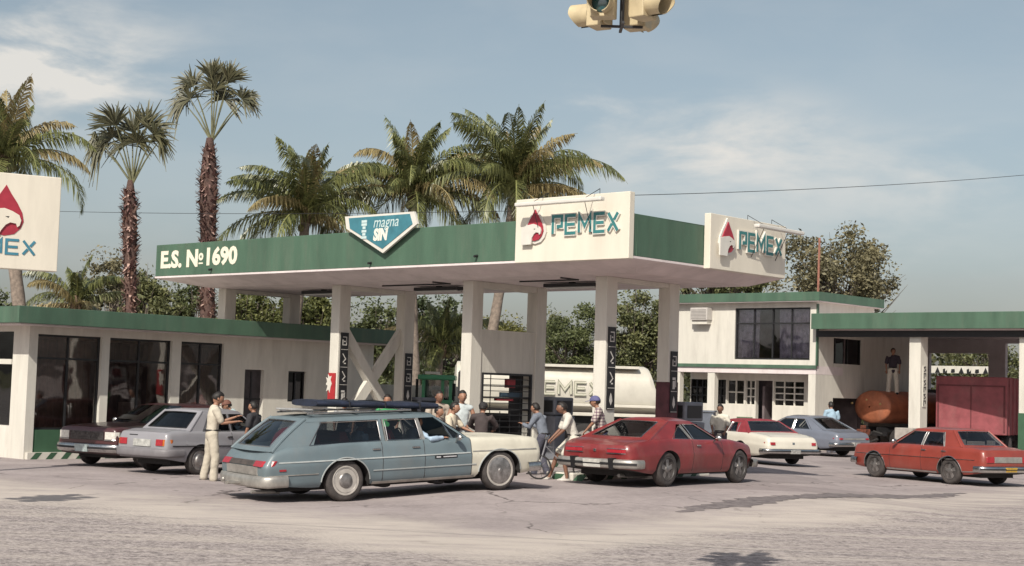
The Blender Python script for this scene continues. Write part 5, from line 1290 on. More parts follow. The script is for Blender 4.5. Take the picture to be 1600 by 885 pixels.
def place(P, rear_px, front_x, side, faces='right', heading=None):
    """near-side wheel contacts: rear wheel seen at rear_px, front wheel seen at column front_x"""
    Rp = G(*rear_px); wb = P['af']-P['ar']; W = P['W']*.9
    best = None
    if front_x is None: front_x = 0
    for k in range(0, 3600):
        h = 2*PI*k/3600; f = Vector((math.cos(h), math.sin(h), 0)); Fp = Rp+f*wb
        n = Vector((-f.y, f.x, 0))                 # car's left
        near = n*(side)                            # outward direction of the near side
        if near.dot(Vector((-Rp.x, -Rp.y, 0))) < 0: continue
        q = Fp; v = Vector((q.x, q.y, gh(q.x, q.y)-EYE)); x = proj_px(v)[0]
        if (faces == 'away') != (f.y > 0) and faces in ('away', 'toward'): continue
        e = abs(x-front_x)
        if best is None or e < best[0]: best = (e, h)
    h = best[1] if heading is None else R(heading); f = Vector((math.cos(h), math.sin(h), 0)); n = Vector((-f.y, f.x, 0))*side
    Fp = Rp+f*wb; c = Rp - n*W - f*P['ar']; zr, zf = gh(Rp.x, Rp.y), gh(Fp.x, Fp.y)
    z0 = zr + (zf-zr)*(-P['ar']/wb); print(P.get('id'), 'heading', round(math.degrees(h), 1), 'rear', [round(q, 2) for q in Rp], 'front px', [round(q) for q in proj_px(Vector((Fp.x, Fp.y, zf-EYE)))])
    return Vector((c.x, c.y, z0)), h, math.atan2(zf-zr, wb)
def proj_px(v):
    y = v.y*math.cos(PITCH)+v.z*math.sin(PITCH); z = -v.y*math.sin(PITCH)+v.z*math.cos(PITCH); X, Y = F*v.x/y, -F*z/y; c, s = math.cos(ROLL), math.sin(ROLL)
    return 800+X*c-Y*s, 442.5+X*s+Y*c

lens_red = lambda: mat('tail_red', (.34, .02, .03), .25, .15, 8, coat=.3)
lens_amb = lambda: mat('tail_amber', (.5, .13, .02), .25, .15, 8, coat=.3)
head_gl = lambda: mat('headlamp_glass', (.62, .6, .55), .15, .15, 20, coat=.5)
plate_m = lambda: mat('plate_pale', (.42, .42, .40), .5, .3, 14)
pale = lambda: mat('trim_pale', (.36, .38, .38), .4, .15, 6)
alu = lambda: mat('dull_trim', (.42, .40, .37), .4, .2, 6, metal=.6)

# --- station wagon
teal = car_paint('wagon_teal', (.125, .165, .185), .48, .10, .26, .2); cream = car_paint('fender_cream', (.58, .55, .46), .55, .08, .25, .1)
WAG = dict(id='wagon', name='station_wagon', W=.99, xr=-3.03, xf=2.50, ar=-1.56, af=1.54, r=.355, sill=.27, arch=.46, az=.33, aflat=.90, ww=True, hub='cap', hs=.88, hub_front='disc', split=.93, paint=teal, paint2=cream,
    lipm=pale(), shoulder=[(-3.03, .86), (-2.7, .93), (-1.6, .985), (0, .975), (1.0, .955), (2.2, .91), (2.50, .88)],
    deck=[(-3.03, .88), (-2.7, .96), (-1.0, .99), (0.9, .985), (1.1, .985), (2.2, .95), (2.42, .92), (2.50, .89)],
    rear_off=[(.2, .05), (.55, -.0), (.66, .0), (.86, .14), (.95, .2)], front_off=[(.2, .1), (.5, .02), (.7, 0), (.95, .06)], tr=.07, tf=.07, rr=.12, rf=.14,
    gh=dict(z=1.405, yr=.70, br=-2.86, rr=-2.18, rf=.27, bf=.93, cw=(.70, .28), crown=.045, rbow=.5, rbulge=.04,
        pillars=[(-.80, -.80, .07, 'paint'), (-.74, -.74, .03, 'chrome'), (.00, -.06, .07, 'chrome')],
        wins=[[(-2.20, None), (-.85, None), (-.85, 1.335), (-1.92, 1.335)], [(-.71, None), (-.06, None), (-.10, 1.335), (-.71, 1.335)]]),
    rear_win=(.14, .90, .80),
    seams=(.93, -.03, -.86), handles=((-.20, .86), (-.98, .86)),
    mould=((-2.80, .71, .90, .71, .024, pale()), (.95, .73, 2.36, .71, .022, alu()), (-1.05, .50, 1.02, .50, .022, pale()), (-1.05, .285, 1.0, .285, .05, alu()), (-2.95, .50, -2.08, .50, .016, alu())),
    mirror=(.62, .90, 1), rear_bumper=(.30, .50, .13, alu(), .38), front_bumper=(.30, .48, .12, CHROME(), .30),
    lights=[('tail_lamp', 'rear', .50, .93, .655, .745, lens_red(), .025), ('head_lamp', 'front', .50, .90, .62, .80, head_gl(), .015)],
    panels=[('tail_panel', 'rear', -.50, .50, .66, .74, mat('tail_strip', (.10, .08, .07), .4, .3, 8, metal=.3), .02), ('grille', 'front', -.48, .48, .58, .80, BLACKP(), .012), ('tailgate_skirt', 'rear', -.92, .92, .50, .645, alu(), .012)],
    seat=mat('seat_red', (.30, .035, .035), .7, .2, 4), seatx=(-.25, -1.15, -1.70))
loc, h, pt = place(WAG, (538, 784), 779, -1)
wagon = Car('long faded blue station wagon with mismatched cream front end', 'station wagon', WAG, loc, h, pt); W_ = wagon
for sd in (-1, 1):      # front door glass wound down: only the vent pane stays
    vent = mesh_obj('vent_window', W_.gpoly([(.62, W_.sh(.62)+.012), (.84, W_.sh(.84)+.012), (.40, 1.335), (.40, 1.335)], sd, -.01), glass('car_glass'), wagon.t)
    mb = MB(); W_.gbar(mb, .60, W_.sh(.6), .40, 1.335, .02, .02, sd); mesh_obj('vent_frame', mb, CHROME(), wagon.t)
mb = MB()
for sd in (-1, 1): W_.ribbon(W_.line(.16, .665, .62, .665), .055, sd, .008, 'door_badge', BLACKP()); W_.ribbon(W_.line(.19, .665, .28, .665), .028, sd, .011, 'door_badge', mat('badge_pale', (.5, .5, .52), .5, .1, 9)); W_.ribbon(W_.line(.33, .665, .60, .665), .022, sd, .011, 'door_badge', mat('badge_pale', (.5, .5, .52)))
for sd in (-1, 1): W_.ribbon(W_.line(-2.78, .585, -2.66, .585), .035, sd, .012, 'side_marker', lens_red())
rk = mesh_obj('roof_rack', MB().box(-2.05, -2.0, -.62, .62, 1.50, 1.52).box(-1.2, -1.15, -.62, .62, 1.50, 1.52).box(-.3, -.25, -.62, .62, 1.50, 1.52).box(-2.1, -.1, -.62, -.59, 1.47, 1.50).box(-2.1, -.1, .59, .62, 1.47, 1.50), CHROME(), wagon.t, bevel=.006)
mb = MB(); mb.box(-3.33, -3.1, -.035, .035, .34, .40); mb.ell((-3.36, 0, .43), (.035, .035, .035), 10, 8); mb.box(-3.3, -3.1, -.2, .2, .36, .39); mesh_obj('tow_hitch', mb, alu(), wagon.t)
mb = MB(); mb.tube([(-2.6, -.55, .2), (-3.12, -.58, .24)], .03, 8); mesh_obj('exhaust_pipe', mb, alu(), wagon.t)
def on_car(car, p): return car.t.matrix_basis @ Vector(p)
# dark blue load on the rack and a pale board
ld = thing('roof_load', 'long dark blue wrapped load tied along the wagon roof rack', 'luggage', on_car(wagon, (-.55, 0, 1.522)), h)
mb = MB(); rows = []
for i in range(21):
    x = -1.32+2.42*i/20; hgt = .12*(1+.06*math.sin(i*1.7)); w = .50*(1+.03*math.sin(i*.9)); k = .92 if i in (0, 20) else 1
    rows.append([(x, w*math.copysign(abs(math.cos(a))**.5, math.cos(a)), (hgt*.5+hgt*.5*k*math.copysign(abs(math.sin(a))**.6, math.sin(a)))) for a in [2*PI*j/20 for j in range(21)]])
mb.grid(rows); mb.f += [tuple(range(20)), tuple(20*21+j for j in range(20))[::-1]]; mb.m += [0, 0]
mesh_obj('wrapped_bundle', mb, mat('tarp_blue', (.014, .020, .042), .6, .35, 5, bump=.4), ld, smooth=True, angle=70)
mb = MB()
for x in (-.7, 0, .7): mb.tube([(x, -.52, 0), (x, -.5, .115), (x, 0, .132), (x, .5, .115), (x, .52, 0)], .012, 5)
mesh_obj('strap', mb, BLACKP(), ld)
bd = thing('roof_board', 'pale flat board lying on the rear end of the wagon roof rack', 'board', on_car(wagon, (-1.92, .1, 1.522)), h)
mesh_obj('plank', MB().box(-.30, .22, -.35, .30, 0, .03), mat('board_pale', (.36, .36, .36), .6, .2, 5), bd, bevel=.01)

# --- red coupe
red = car_paint('coupe_red', (.215, .024, .026), .38, .22, .32, .3)
CP = dict(id='coupe', name='coupe_car', W=.955, xr=-2.58, xf=2.14, ar=-1.37, af=1.37, r=.345, sill=.25, arch=.42, az=.33, aflat=.92, hub='mag', hub_front='mag', lips=False, paint=red,
    shoulder=[(-2.58, .80), (-2.2, .88), (-1.2, .93), (0, .90), (1.2, .87), (2.0, .78), (2.14, .72)],
    deck=[(-2.58, .80), (-2.4, .86), (-1.9, .93), (-1.0, .95), (.7, .93), (1.1, .92), (1.9, .82), (2.14, .74)],
    rear_off=[(.2, .10), (.5, .03), (.7, 0), (.85, .05)], front_off=[(.2, .12), (.5, .03), (.65, 0), (.85, .08)], tr=.12, tf=.16, rr=.18, rf=.24,
    gh=dict(z=1.27, yr=.60, br=-1.95, rr=-.92, rf=-.10, bf=.72, cw=(.80, .26), crown=.06, rbow=1.1, rbulge=.02, pillars=[(-.42, -.60, .055, 'chrome')],
        wins=[[(-1.13, None), (-.50, None), (-.66, 1.17), (-.72, 1.17)], [(-.37, None), (.60, None), (-.06, 1.215), (-.50, 1.215)]]),
    rear_win=(.16, .90, .74), glass=glass('coupe_glass', (.16, .17, .19), 1.0),
    seams=(.62, -.50), handles=((-.30, .80),), mirror=(.30, .86, 1), rear_bumper=(.36, .54, .14, alu(), .30, True), front_bumper=(.32, .50, .12, alu(), .22),
    lights=[('tail_lamp', 'rear', .30, .78, .66, .725, lens_red(), .02), ('tail_lamp_trim', 'rear', .28, .80, .64, .655, CHROME(), .022), ('tail_lamp_trim', 'rear', .28, .80, .73, .743, CHROME(), .022), ('head_lamp', 'front', .45, .72, .56, .70, head_gl(), .01), ('bumper_guard', 'rear', .40, .50, .34, .56, BLACKP(), .16)],
    panels=[('licence_plate', 'rear', -.20, .20, .37, .52, mat('plate_white', (.55, .54, .50), .5, .15, 14), .155), ('fuel_cap', 'rear', -.03, .03, .67, .72, CHROME(), .02), ('grille', 'front', -.42, .42, .54, .68, BLACKP(), .01)])
loc, h, pt = place(CP, (1040, 761), 1152, -1)
coupe = Car('dusty red fastback coupe with triangular rear side window', 'car', CP, loc, h, pt); cp_h = h
mb = MB(); mb.box(-1.5, -.9, -.45, -.38, .13, .20); mb.tube([(-2.4, -.45, .22), (-1.4, -.42, .17)], .035, 8); mesh_obj('exhaust_pipe', mb, alu(), coupe.t)
pz = thing('rear_shelf_papers', 'pale papers and a cloth on the red coupe rear shelf', 'papers', on_car(coupe, (-1.45, 0, .97)), h)
mesh_obj('papers', MB().box(-.15, .15, -.1, .35, 0, .03).box(-.1, .2, -.45, -.15, 0, .05), mat('paper', (.55, .52, .42), .8, .1, 5), pz, bevel=.01)

# --- orange sedan
ora = car_paint('sedan_orange', (.25, .043, .030), .38, .12, .22, .3)
SD = dict(id='sedan', name='sedan_car', W=.90, xr=-2.36, xf=2.28, ar=-1.28, af=1.36, r=.325, sill=.24, arch=.40, az=.31, aflat=.94, hub='mag', hub_front='mag', paint=ora, roofpaint=ora,
    shoulder=[(-2.36, .86), (-1.8, .90), (0, .895), (1.2, .87), (2.1, .82), (2.28, .80)],
    deck=[(-2.36, .88), (-1.9, .94), (0, .95), (1.0, .93), (2.1, .86), (2.28, .83)],
    rear_off=[(.2, .05), (.5, .0), (.7, .0), (.88, .06)], front_off=[(.2, .06), (.5, 0), (.8, .04)], tr=.08, tf=.10, rr=.14, rf=.16,
    gh=dict(z=1.31, yr=.62, br=-1.62, rr=-1.16, rf=.10, bf=.80, cw=(.56, .26), crown=.045, rbow=.4, rbulge=.0, pillars=[(-.30, -.36, .06, 'chrome'), (-1.07, -.93, .03, 'chrome')],
        wins=[[(-1.04, None), (-.34, None), (-.40, 1.25), (-.90, 1.25)], [(-.26, None), (.68, None), (.14, 1.25), (-.32, 1.25)]]),
    rear_win=(.14, .90, .86), glass=glass('sedan_glass', (.42, .43, .47), 1.2),
    seams=(.78, -.33, -1.06), handles=((-.42, .80), (-1.10, .80)), mould=((-2.1, .63, 2.1, .61, .014, None), (-.85, .27, .92, .27, .05, None), (-2.3, .36, -1.70, .33, .03, None)),
    mirror=(.55, .88, 2), rear_bumper=(.34, .50, .12, CHROME(), .26, True), front_bumper=(.34, .50, .12, CHROME(), .26),
    lights=[('tail_lamp', 'rear', .48, .82, .58, .72, lens_red(), .02), ('head_lamp', 'front', .50, .80, .56, .72, head_gl(), .02)],
    panels=[('tail_panel', 'rear', -.46, .46, .58, .72, alu(), .015), ('licence_plate', 'rear', -.18, .18, .36, .47, mat('plate_yellow', (.45, .28, .04), .5, .2, 14), .135), ('grille', 'front', -.46, .46, .54, .72, BLACKP(), .01)])
loc, h, pt = place(SD, (1485, 757), 1368, 1)
sedan = Car('orange-red four door sedan with chrome wheels at the edge of the road', 'car', SD, loc, h, pt)
pz = thing('rear_shelf_papers', 'pale papers on the orange sedan rear shelf', 'papers', on_car(sedan, (-1.30, 0, .955)), h)
mesh_obj('papers', MB().box(-.1, .1, -.22, .2, 0, .10).box(-.1, .1, .42, .52, 0, .14).box(-.1, .1, -.58, -.48, 0, .12), mat('paper', (0, 0, 0)), pz, bevel=.01)

# --- silver sedan, left
sil = car_paint('sedan_silver', (.255, .25, .27), .35, .06, .18, .3)
SV = dict(id='silver', name='sedan_car', W=.81, xr=-2.10, xf=2.06, ar=-1.18, af=1.22, r=.30, sill=.24, arch=.37, az=.29, aflat=.94, hub='cap', paint=sil, trim=BLACKP(), lips=False,
    shoulder=[(-2.10, .85), (-1.7, .89), (0, .88), (1.2, .84), (2.06, .78)], deck=[(-2.10, .87), (-1.8, .93), (0, .93), (1.0, .90), (1.9, .82), (2.06, .79)],
    rear_off=[(.2, .05), (.5, .0), (.7, .0), (.88, .05)], front_off=[(.2, .06), (.5, 0), (.8, .04)], tr=.06, tf=.08, rr=.12, rf=.14,
    gh=dict(z=1.315, yr=.58, br=-1.46, rr=-.98, rf=.08, bf=.74, cw=(.42, .20), crown=.045, rbow=.5, rbulge=.0, pillars=[(-.26, -.30, .05, 'paint')],
        wins=[[(-1.08, None), (-.30, None), (-.34, 1.255), (-.84, 1.255)], [(-.22, None), (.62, None), (.10, 1.255), (-.26, 1.255)]]),
    rear_win=(.14, .88, .84), glass=glass('coupe_glass'),
    seams=(.72, -.28, -1.02), handles=((-.36, .78), (-1.0, .78)), mould=((-1.95, .60, 1.95, .58, .022, BLACKP()),), mirror=(.5, .86, 1), mirm=BLACKP(),
    rear_bumper=(.36, .54, .12, mat('bumper_grey', (.17, .16, .17), .5, .1, 5), .45), front_bumper=(.36, .54, .12, mat('bumper_grey', (0, 0, 0)), .4),
    lights=[('tail_lamp', 'rear', .44, .64, .60, .73, lens_red(), .02), ('indicator_lamp', 'rear', .65, .76, .60, .73, lens_amb(), .02), ('head_lamp', 'front', .50, .74, .56, .70, head_gl(), .015)],
    panels=[('licence_plate', 'rear', -.28, .24, .575, .72, plate_m(), .02), ('grille', 'front', -.46, .46, .54, .70, BLACKP(), .01), ('boot_badge', 'rear', .15, .40, .79, .81, BLACKP(), .006)])
def place_rear(P, near_px, far_px, heading=None):
    """both rear wheels seen; returns location and heading (car points away)"""
    a, b = G(*near_px), G(*far_px); return a, b
loc, h, pt = place(SV, (309, 742), None, -1, heading=55)
silver = Car('silver small sedan seen from behind next to the attendant in cream', 'car', SV, loc, h, pt)

# --- burgundy sedan, facing the street
bur = car_paint('sedan_burgundy', (.060, .018, .020), .30, .12, .12, .5)
BU = dict(id='burgundy', name='sedan_car', W=.93, xr=-2.50, xf=2.36, ar=-1.35, af=1.40, r=.32, sill=.24, arch=.40, az=.31, aflat=.94, hub='disc', paint=bur,
    shoulder=[(-2.50, .86), (-1.8, .92), (0, .92), (1.2, .90), (2.2, .85), (2.36, .83)], deck=[(-2.50, .88), (-1.9, .95), (0, .96), (1.0, .96), (2.2, .90), (2.36, .87)],
    rear_off=[(.2, .05), (.5, .0), (.8, .04)], front_off=[(.2, .06), (.5, 0), (.8, .0), (.9, .03)], tr=.08, tf=.06, rr=.14, rf=.10,
    gh=dict(z=1.35, yr=.63, br=-1.85, rr=-1.25, rf=.02, bf=.80, cw=(.56, .26), crown=.045, rbow=.5, rbulge=.0, pillars=[(-.40, -.44, .06, 'chrome')],
        wins=[[(-1.30, None), (-.44, None), (-.48, 1.29), (-1.0, 1.29)], [(-.36, None), (.68, None), (.05, 1.29), (-.40, 1.29)]]),
    rear_win=(.14, .88, .84), glass=glass('bur_glass', (.2, .2, .2), 1.4),
    seams=(.78, -.42), handles=((-.32, .82),), mould=((-2.3, .48, 2.2, .46, .03, None),), mirror=(.5, .90, 3), rear_bumper=(.34, .52, .12, CHROME(), .3, True), front_bumper=(.33, .52, .13, CHROME(), .3, True),
    lights=[('tail_lamp', 'rear', .50, .84, .58, .74, lens_red(), .02), ('head_lamp', 'front', .53, .86, .62, .78, head_gl(), .02), ('head_lamp_trim', 'front', .51, .88, .59, .612, CHROME(), .025)],
    panels=[('grille', 'front', -.49, .49, .60, .78, mat('grille_dark', (.09, .08, .08), .35, .5, 30, metal=.6), .02), ('licence_plate', 'front', -.22, .14, .34, .50, mat('plate_blue', (.36, .42, .42), .5, .2, 14), .16)])
def place_front(P, fl_px, fr_px):
    a, b = G(*fl_px), G(*fr_px)     # left-front and right-front wheel contacts (car's own sides), direction from their line
    n = (a-b); n.z = 0; n.normalize(); f = Vector((n.y, -n.x, 0)); c = (a+b)/2 - f*P['af']; return Vector((c.x, c.y, 0)), math.atan2(f.y, f.x)
hb = R(241); p = G(141, 725); f = Vector((math.cos(hb), math.sin(hb), 0)); nl = Vector((-f.y, f.x, 0))
loc = p - f*BU['af'] + nl*(BU['W']*.86)
burg = Car('dark burgundy sedan facing the street in front of the shop windows', 'car', BU, (loc.x, loc.y, 0), hb)

# --- white coupe with red roof
whi = car_paint('coupe_white', (.60, .565, .49), .4, .05, .12, .3); crd = mat('vinyl_red', (.24, .03, .04), .6, .15, 5)
WR = dict(id='whitered', name='coupe_car', W=.97, xr=-2.65, xf=2.50, ar=-1.35, af=1.50, r=.33, sill=.26, arch=.40, az=.31, aflat=.9, hub='disc', paint=whi, roofpaint=crd, roofmat=crd,
    shoulder=[(-2.65, .80), (-1.8, .87), (0, .88), (1.2, .87), (2.5, .80)], deck=[(-2.65, .82), (-2.4, .88), (-1.6, .94), (0, .95), (1.0, .94), (2.5, .84)],
    rear_off=[(.2, .08), (.5, .0), (.7, .02), (.88, .12)], front_off=[(.2, .06), (.5, 0), (.8, .04)], tr=.10, tf=.10, rr=.14, rf=.16,
    gh=dict(z=1.25, yr=.60, br=-1.62, rr=-1.0, rf=.0, bf=.75, cw=(.66, .30), crown=.05, rbow=.4, rbulge=.0, pillars=[(-.5, -.5, .05, 'paint')],
        wins=[[(-.98, None), (-.53, None), (-.53, 1.19), (-.88, 1.19)], [(-.46, None), (.62, None), (.02, 1.19), (-.46, 1.19)]]),
    rear_win=(.14, .90, .90), glass=glass('sedan_glass'), seams=(.7, -.55), handles=((-.4, .78),), mirror=(.5, .88, 1), rear_bumper=(.36, .50, .12, CHROME(), .3, True), front_bumper=(.34, .50, .12, CHROME(), .3),
    lights=[('tail_lamp', 'rear', .62, .88, .60, .68, lens_red(), .02), ('head_lamp', 'front', .5, .8, .55, .7, head_gl(), .02)],
    panels=[('licence_plate', 'rear', -.16, .16, .36, .47, plate_m(), .15), ('grille', 'front', -.46, .46, .54, .7, BLACKP(), .01), ('badge', 'rear', -.04, .04, .62, .68, CHROME(), .012)])
hw = R(114); p = G(1237, 727); f = Vector((math.cos(hw), math.sin(hw), 0)); nr = Vector((f.y, -f.x, 0)); loc = p - f*WR['ar'] - nr*WR['W']*.86
Car('cream white coupe with dark red roof seen from behind', 'car', WR, (loc.x, loc.y, gh(loc.x, loc.y)), hw)
# --- grey blue coupe
gb = car_paint('coupe_greyblue', (.15, .165, .205), .35, .08, .18, .35)
GB = dict(WR, id='greyblue', W=.96, paint=gb, roofpaint=gb, roofmat=gb, xr=-2.6, xf=2.4, hub='cap',
    gh=dict(z=1.32, yr=.62, br=-2.0, rr=-1.05, rf=.0, bf=.75, cw=(.62, .22), crown=.06, rbow=.8, rbulge=.0, pillars=[(-.52, -.52, .04, 'chrome')],
        wins=[[(-1.40, None), (-.56, None), (-.56, 1.25), (-.98, 1.25)], [(-.48, None), (.62, None), (.02, 1.25), (-.48, 1.25)]]),
    rear_win=(.14, .90, .84), glass=glass('pale_glass', (.5, .52, .52), 1.4), seams=(.7, -.55),
    lights=[('tail_lamp', 'rear', .60, .88, .60, .66, lens_red(), .02), ('head_lamp', 'front', .5, .8, .55, .7, head_gl(), .02)],
    panels=[('licence_plate', 'rear', -.16, .16, .40, .51, plate_m(), .15), ('tail_trim', 'rear', -.55, .55, .60, .65, alu(), .012), ('grille', 'front', -.46, .46, .54, .7, BLACKP(), .01)])
hg = R(127); p = G(1316, 712); f = Vector((math.cos(hg), math.sin(hg), 0)); nr = Vector((f.y, -f.x, 0)); loc = p - f*GB['ar'] - nr*GB['W']*.86
Car('grey blue fastback coupe parked before the office and tanker', 'car', GB, (loc.x, loc.y, 0), hg)

def small_wheel(parent, x, y, r, w=.24, ax='y'):
    M = Matrix.Translation((x, y, r)); o = mesh_obj('wheel', MB().lathe([(-w/2, r*.6), (-w/2, r*.92), (-w/2+.03, r), (w/2-.03, r), (w/2, r*.92), (w/2, r*.6)], 24, M), RUBBER(), parent, smooth=True, angle=40)
    mesh_obj('rim', MB().lathe([(-w/2-.01, r*.58), (-w/2+.04, r*.4), (-w/2+.02, .02), (w/2-.02, .02), (w/2-.04, r*.4), (w/2+.01, r*.58)], 20, M), mat('rim_paint', (.30, .27, .25), .6, .3, 6), o, smooth=True); return o
# --- orange tanker truck (small tank on a trailer chassis), tank end toward the street
def orange_tanker():
    c = at(1363, 640, 60.0); t = thing('tanker_truck', 'orange elliptical water tanker seen from its rear end in the shelter', 'truck', (c.x, 60, 0), -TH+R(-16))
    om = mat('tank_orange', (.44, .15, .075), .55, .25, 3, dirt=.3); s = 60/2400
    zc = c.z+.1; rx, rz = 38*s, 22*s+.08; Lk = 3.6; rings = []
    for y, k in ((-.16, .05), (-.15, .35), (-.11, .7), (-.05, .93), (0, 1), (.05, 1.015), (.08, 1), (Lk-.1, 1), (Lk, .93), (Lk+.15, .05)):
        rings.append([(rx*k*math.cos(2*PI*j/36), y, zc+rz*k*math.sin(2*PI*j/36)) for j in range(37)])
    tk = mesh_obj('tank', MB().grid(rings), om, t, smooth=True, angle=50)
    for a in (.30, -.55, -.1): mesh_obj('marker_lamp', MB().ell((a*rx*1.9, -.12, zc+.12*(1 if a != -.1 else 2.2)), (.06, .04, .045), 10, 6), mat('lamp_amber', (.55, .38, .16), .3, .1, 5), tk)
    mesh_obj('chassis', MB().box(-.45, -.33, -.1, Lk+.3, .75, .95).box(.33, .45, -.1, Lk+.3, .75, .95).box(-.9, .9, -.22, -.08, .62, .78).box(-.33, .33, .8, .9, .78, .93).box(-.33, .33, 2.6, 2.7, .78, .93), DARK(), t)
    for x in (-.72, .72):
        small_wheel(t, 0, 0, .46)
    for o in [o for o in t.children if o.name.startswith('wheel')]:
        o.rotation_euler.z = PI/2
    ws = [o for o in t.children if o.name.startswith('wheel')]; ws[0].location = (-.78, .7, 0); ws[1].location = (.78, .7, 0)
    for xx in (-.78, .78): w = ws[0].copy(); COL.objects.link(w); w.parent = t; w.location = (xx, 3.4, 0); 
    mesh_obj('pump_unit', MB().box(-.35, .15, -.5, -.22, .55, .85).box(-.2, .0, -.45, -.3, .85, 1.0), mat('rust_red', (.16, .05, .03), .8, .4, 6), t, bevel=.03)
    mb = MB(); mb.tube([(-.8, -.3, .7), (-.5, -.45, .35), (.2, -.5, .3), (.7, -.4, .5)], .05, 8); mb.tube([(.3, -.45, .6), (.6, -.5, .8), (.85, -.3, .7)], .035, 6); mesh_obj('hose', mb, RUBBER(), t, smooth=True)
    cabm = mat('cab_dark', (.05, .05, .06), .5, .2, 4)
    mesh_obj('cab', MB().hexa([(-1.05, Lk+.3, .6), (1.05, Lk+.3, .6), (1.05, Lk+1.9, .6), (-1.05, Lk+1.9, .6), (-1.0, Lk+.35, 2.5), (1.0, Lk+.35, 2.5), (1.0, Lk+1.5, 2.5), (-1.0, Lk+1.5, 2.5)]), cabm, t, bevel=.06)
    return t, zc+rz
OT, OTZ = orange_tanker()
def maroon_truck():
    a = at(1462, 640, 57.5); t = thing('box_truck', 'maroon box truck backed into the truck shelter', 'truck', (a.x, 57.5, 0), R(-30))
    mm = mat('truck_maroon', (.27, .065, .075), .55, .22, 2.2, dirt=.28, bump=.15); s = 57.5/2400
    z1 = at(1480, 588, 57.5).z; W = 108*s; Ld = 4.8; z0 = .85
    bx = mesh_obj('cargo_box', MB().box(0, W, 0, Ld, z0, z1), mm, t, bevel=.03)
    mesh_obj('door_rail', MB().box(.06, W-.06, -.03, -.003, z1-.36, z1-.31).box(.06, .12, -.03, -.003, z0+.1, z1-.36).box(W-.12, W-.06, -.03, -.003, z0+.1, z1-.36).box(W/2-.02, W/2+.02, -.025, -.003, z0+.1, z1-.36), mat('truck_maroon_dark', (.13, .025, .03), .6, .2, 4), bx)
    mb = MB()
    for k in range(9): y = .3+k*.66; mb.box(W+.002, W+.03, y, y+.05, z0, z1-.02)
    mesh_obj('side_rib', mb, mm, bx)
    mesh_obj('bumper', MB().box(.1, W-.1, -.15, -.02, .5, .66), DARK(), t); mesh_obj('chassis', MB().box(.5, .65, .0, Ld+1.5, .6, .84).box(W-.65, W-.5, .0, Ld+1.5, .6, .84), DARK(), t)
    for x in (.25, W-.25):
        for y in (1.1, 5.2): w = small_wheel(t, 0, 0, .48, .26); w.rotation_euler.z = PI/2; w.location = (x, y, 0)
    cb = mesh_obj('cab', MB().box(.05, W-.05, Ld+.2, Ld+1.9, .6, z1-.5), mm, t, bevel=.08)
    mesh_obj('cab_window', MB().box(W-.048, W-.03, Ld+.6, Ld+1.5, 1.7, 2.3), glass('dark_glass'), cb)
maroon_truck()
def white_tanker():
    D = 47.0; a = at(742, 650, D); b = at(1018, 650, D); s = D/2400
    t = thing('tank_trailer', 'long white fuel tank trailer with grey PEMEX lettering behind the columns', 'tank trailer', (a.x-.6, D, 0), R(1))
    wm = mat('tanker_white', (.60, .57, .50), .45, .06, 2.5, dirt=.2); z1 = at(930, 570, D).z; z0 = at(930, 648, D).z; L = b.x-a.x+.4; zc = (z1+z0)/2; hz = (z1-z0)/2; prof = []
    for k in range(29): an = 2*PI*k/28; prof.append((1.15*math.copysign(abs(math.cos(an))**.62, math.cos(an)), hz*math.copysign(abs(math.sin(an))**.62, math.sin(an))))
    rings = [[(x+(hz-q*1.0)*.30*(1 if x > 1 else 0)*e, 1.15+p*k, zc+q*k) for p, q in prof] for x, k, e in ((-.1, .1, 0), (-.06, .8, 0), (0, 1, 0), (L-.0, 1, 1), (L+.12, .93, 1), (L+.16, .1, 1))]
    tk = mesh_obj('tank', MB().grid(rings), wm, t, smooth=True, angle=35)
    mesh_obj('catwalk', MB().box(0.1, L-.2, -.03, .55, z1-.10, z1-.02), wm, tk)
    mesh_obj('rail_moulding', MB().box(0, L+.35, -.05, .04, z0+.24, z0+.32).box(0, L+.5, -.06, .1, z0-.05, z0+.05), wm, tk, bevel=.01)
    g = lambda p, q, tt: (p, -.045-tt, q); h = 19*s
    x0 = at(828, 600, D).x - (a.x-.6); mb, xe = pemex_letters(h, .085, 0, .006, g, x0, zc-h*.45, 1.32)
    mesh_obj('lettering', mb, mat('letter_outline', (.26, .27, .20), .6, .1, 5), tk); mb, _ = pemex_letters(h, .045, .004, .009, g, x0, zc-h*.45, 1.32); mesh_obj('lettering_fill', mb, mat('letter_fill', (.55, .53, .44), .6, .1, 5), tk)
    mesh_obj('chassis', MB().box(.2, L+.6, .5, 1.8, .75, z0-.06), DARK(), t)
    mesh_obj('side_locker', MB().box(2.3, 3.3, -.02, .4, .62, z0-.08), wm, t, bevel=.02)
    for x in (1.2, L-1.8, L-.5):
        for y in (.22, 2.1): w = small_wheel(t, x, y, .5, .28)
    for y in (.6, 1.6): mesh_obj('landing_leg', MB().box(.7, .82, y, y+.12, 0, .78), DARK(), t)
    mesh_obj('mudguard', MB().hexa([(L+.2, -.05, .8), (L+.95, -.05, .8), (L+.95, 2.3, .8), (L+.2, 2.3, .8), (L+.2, 0, z0), (L+.62, 0, z0), (L+.62, 2.25, z0), (L+.2, 2.25, z0)]), mat('grey_skirt', (.33, .30, .28), .6, .15, 4), t)
white_tanker()
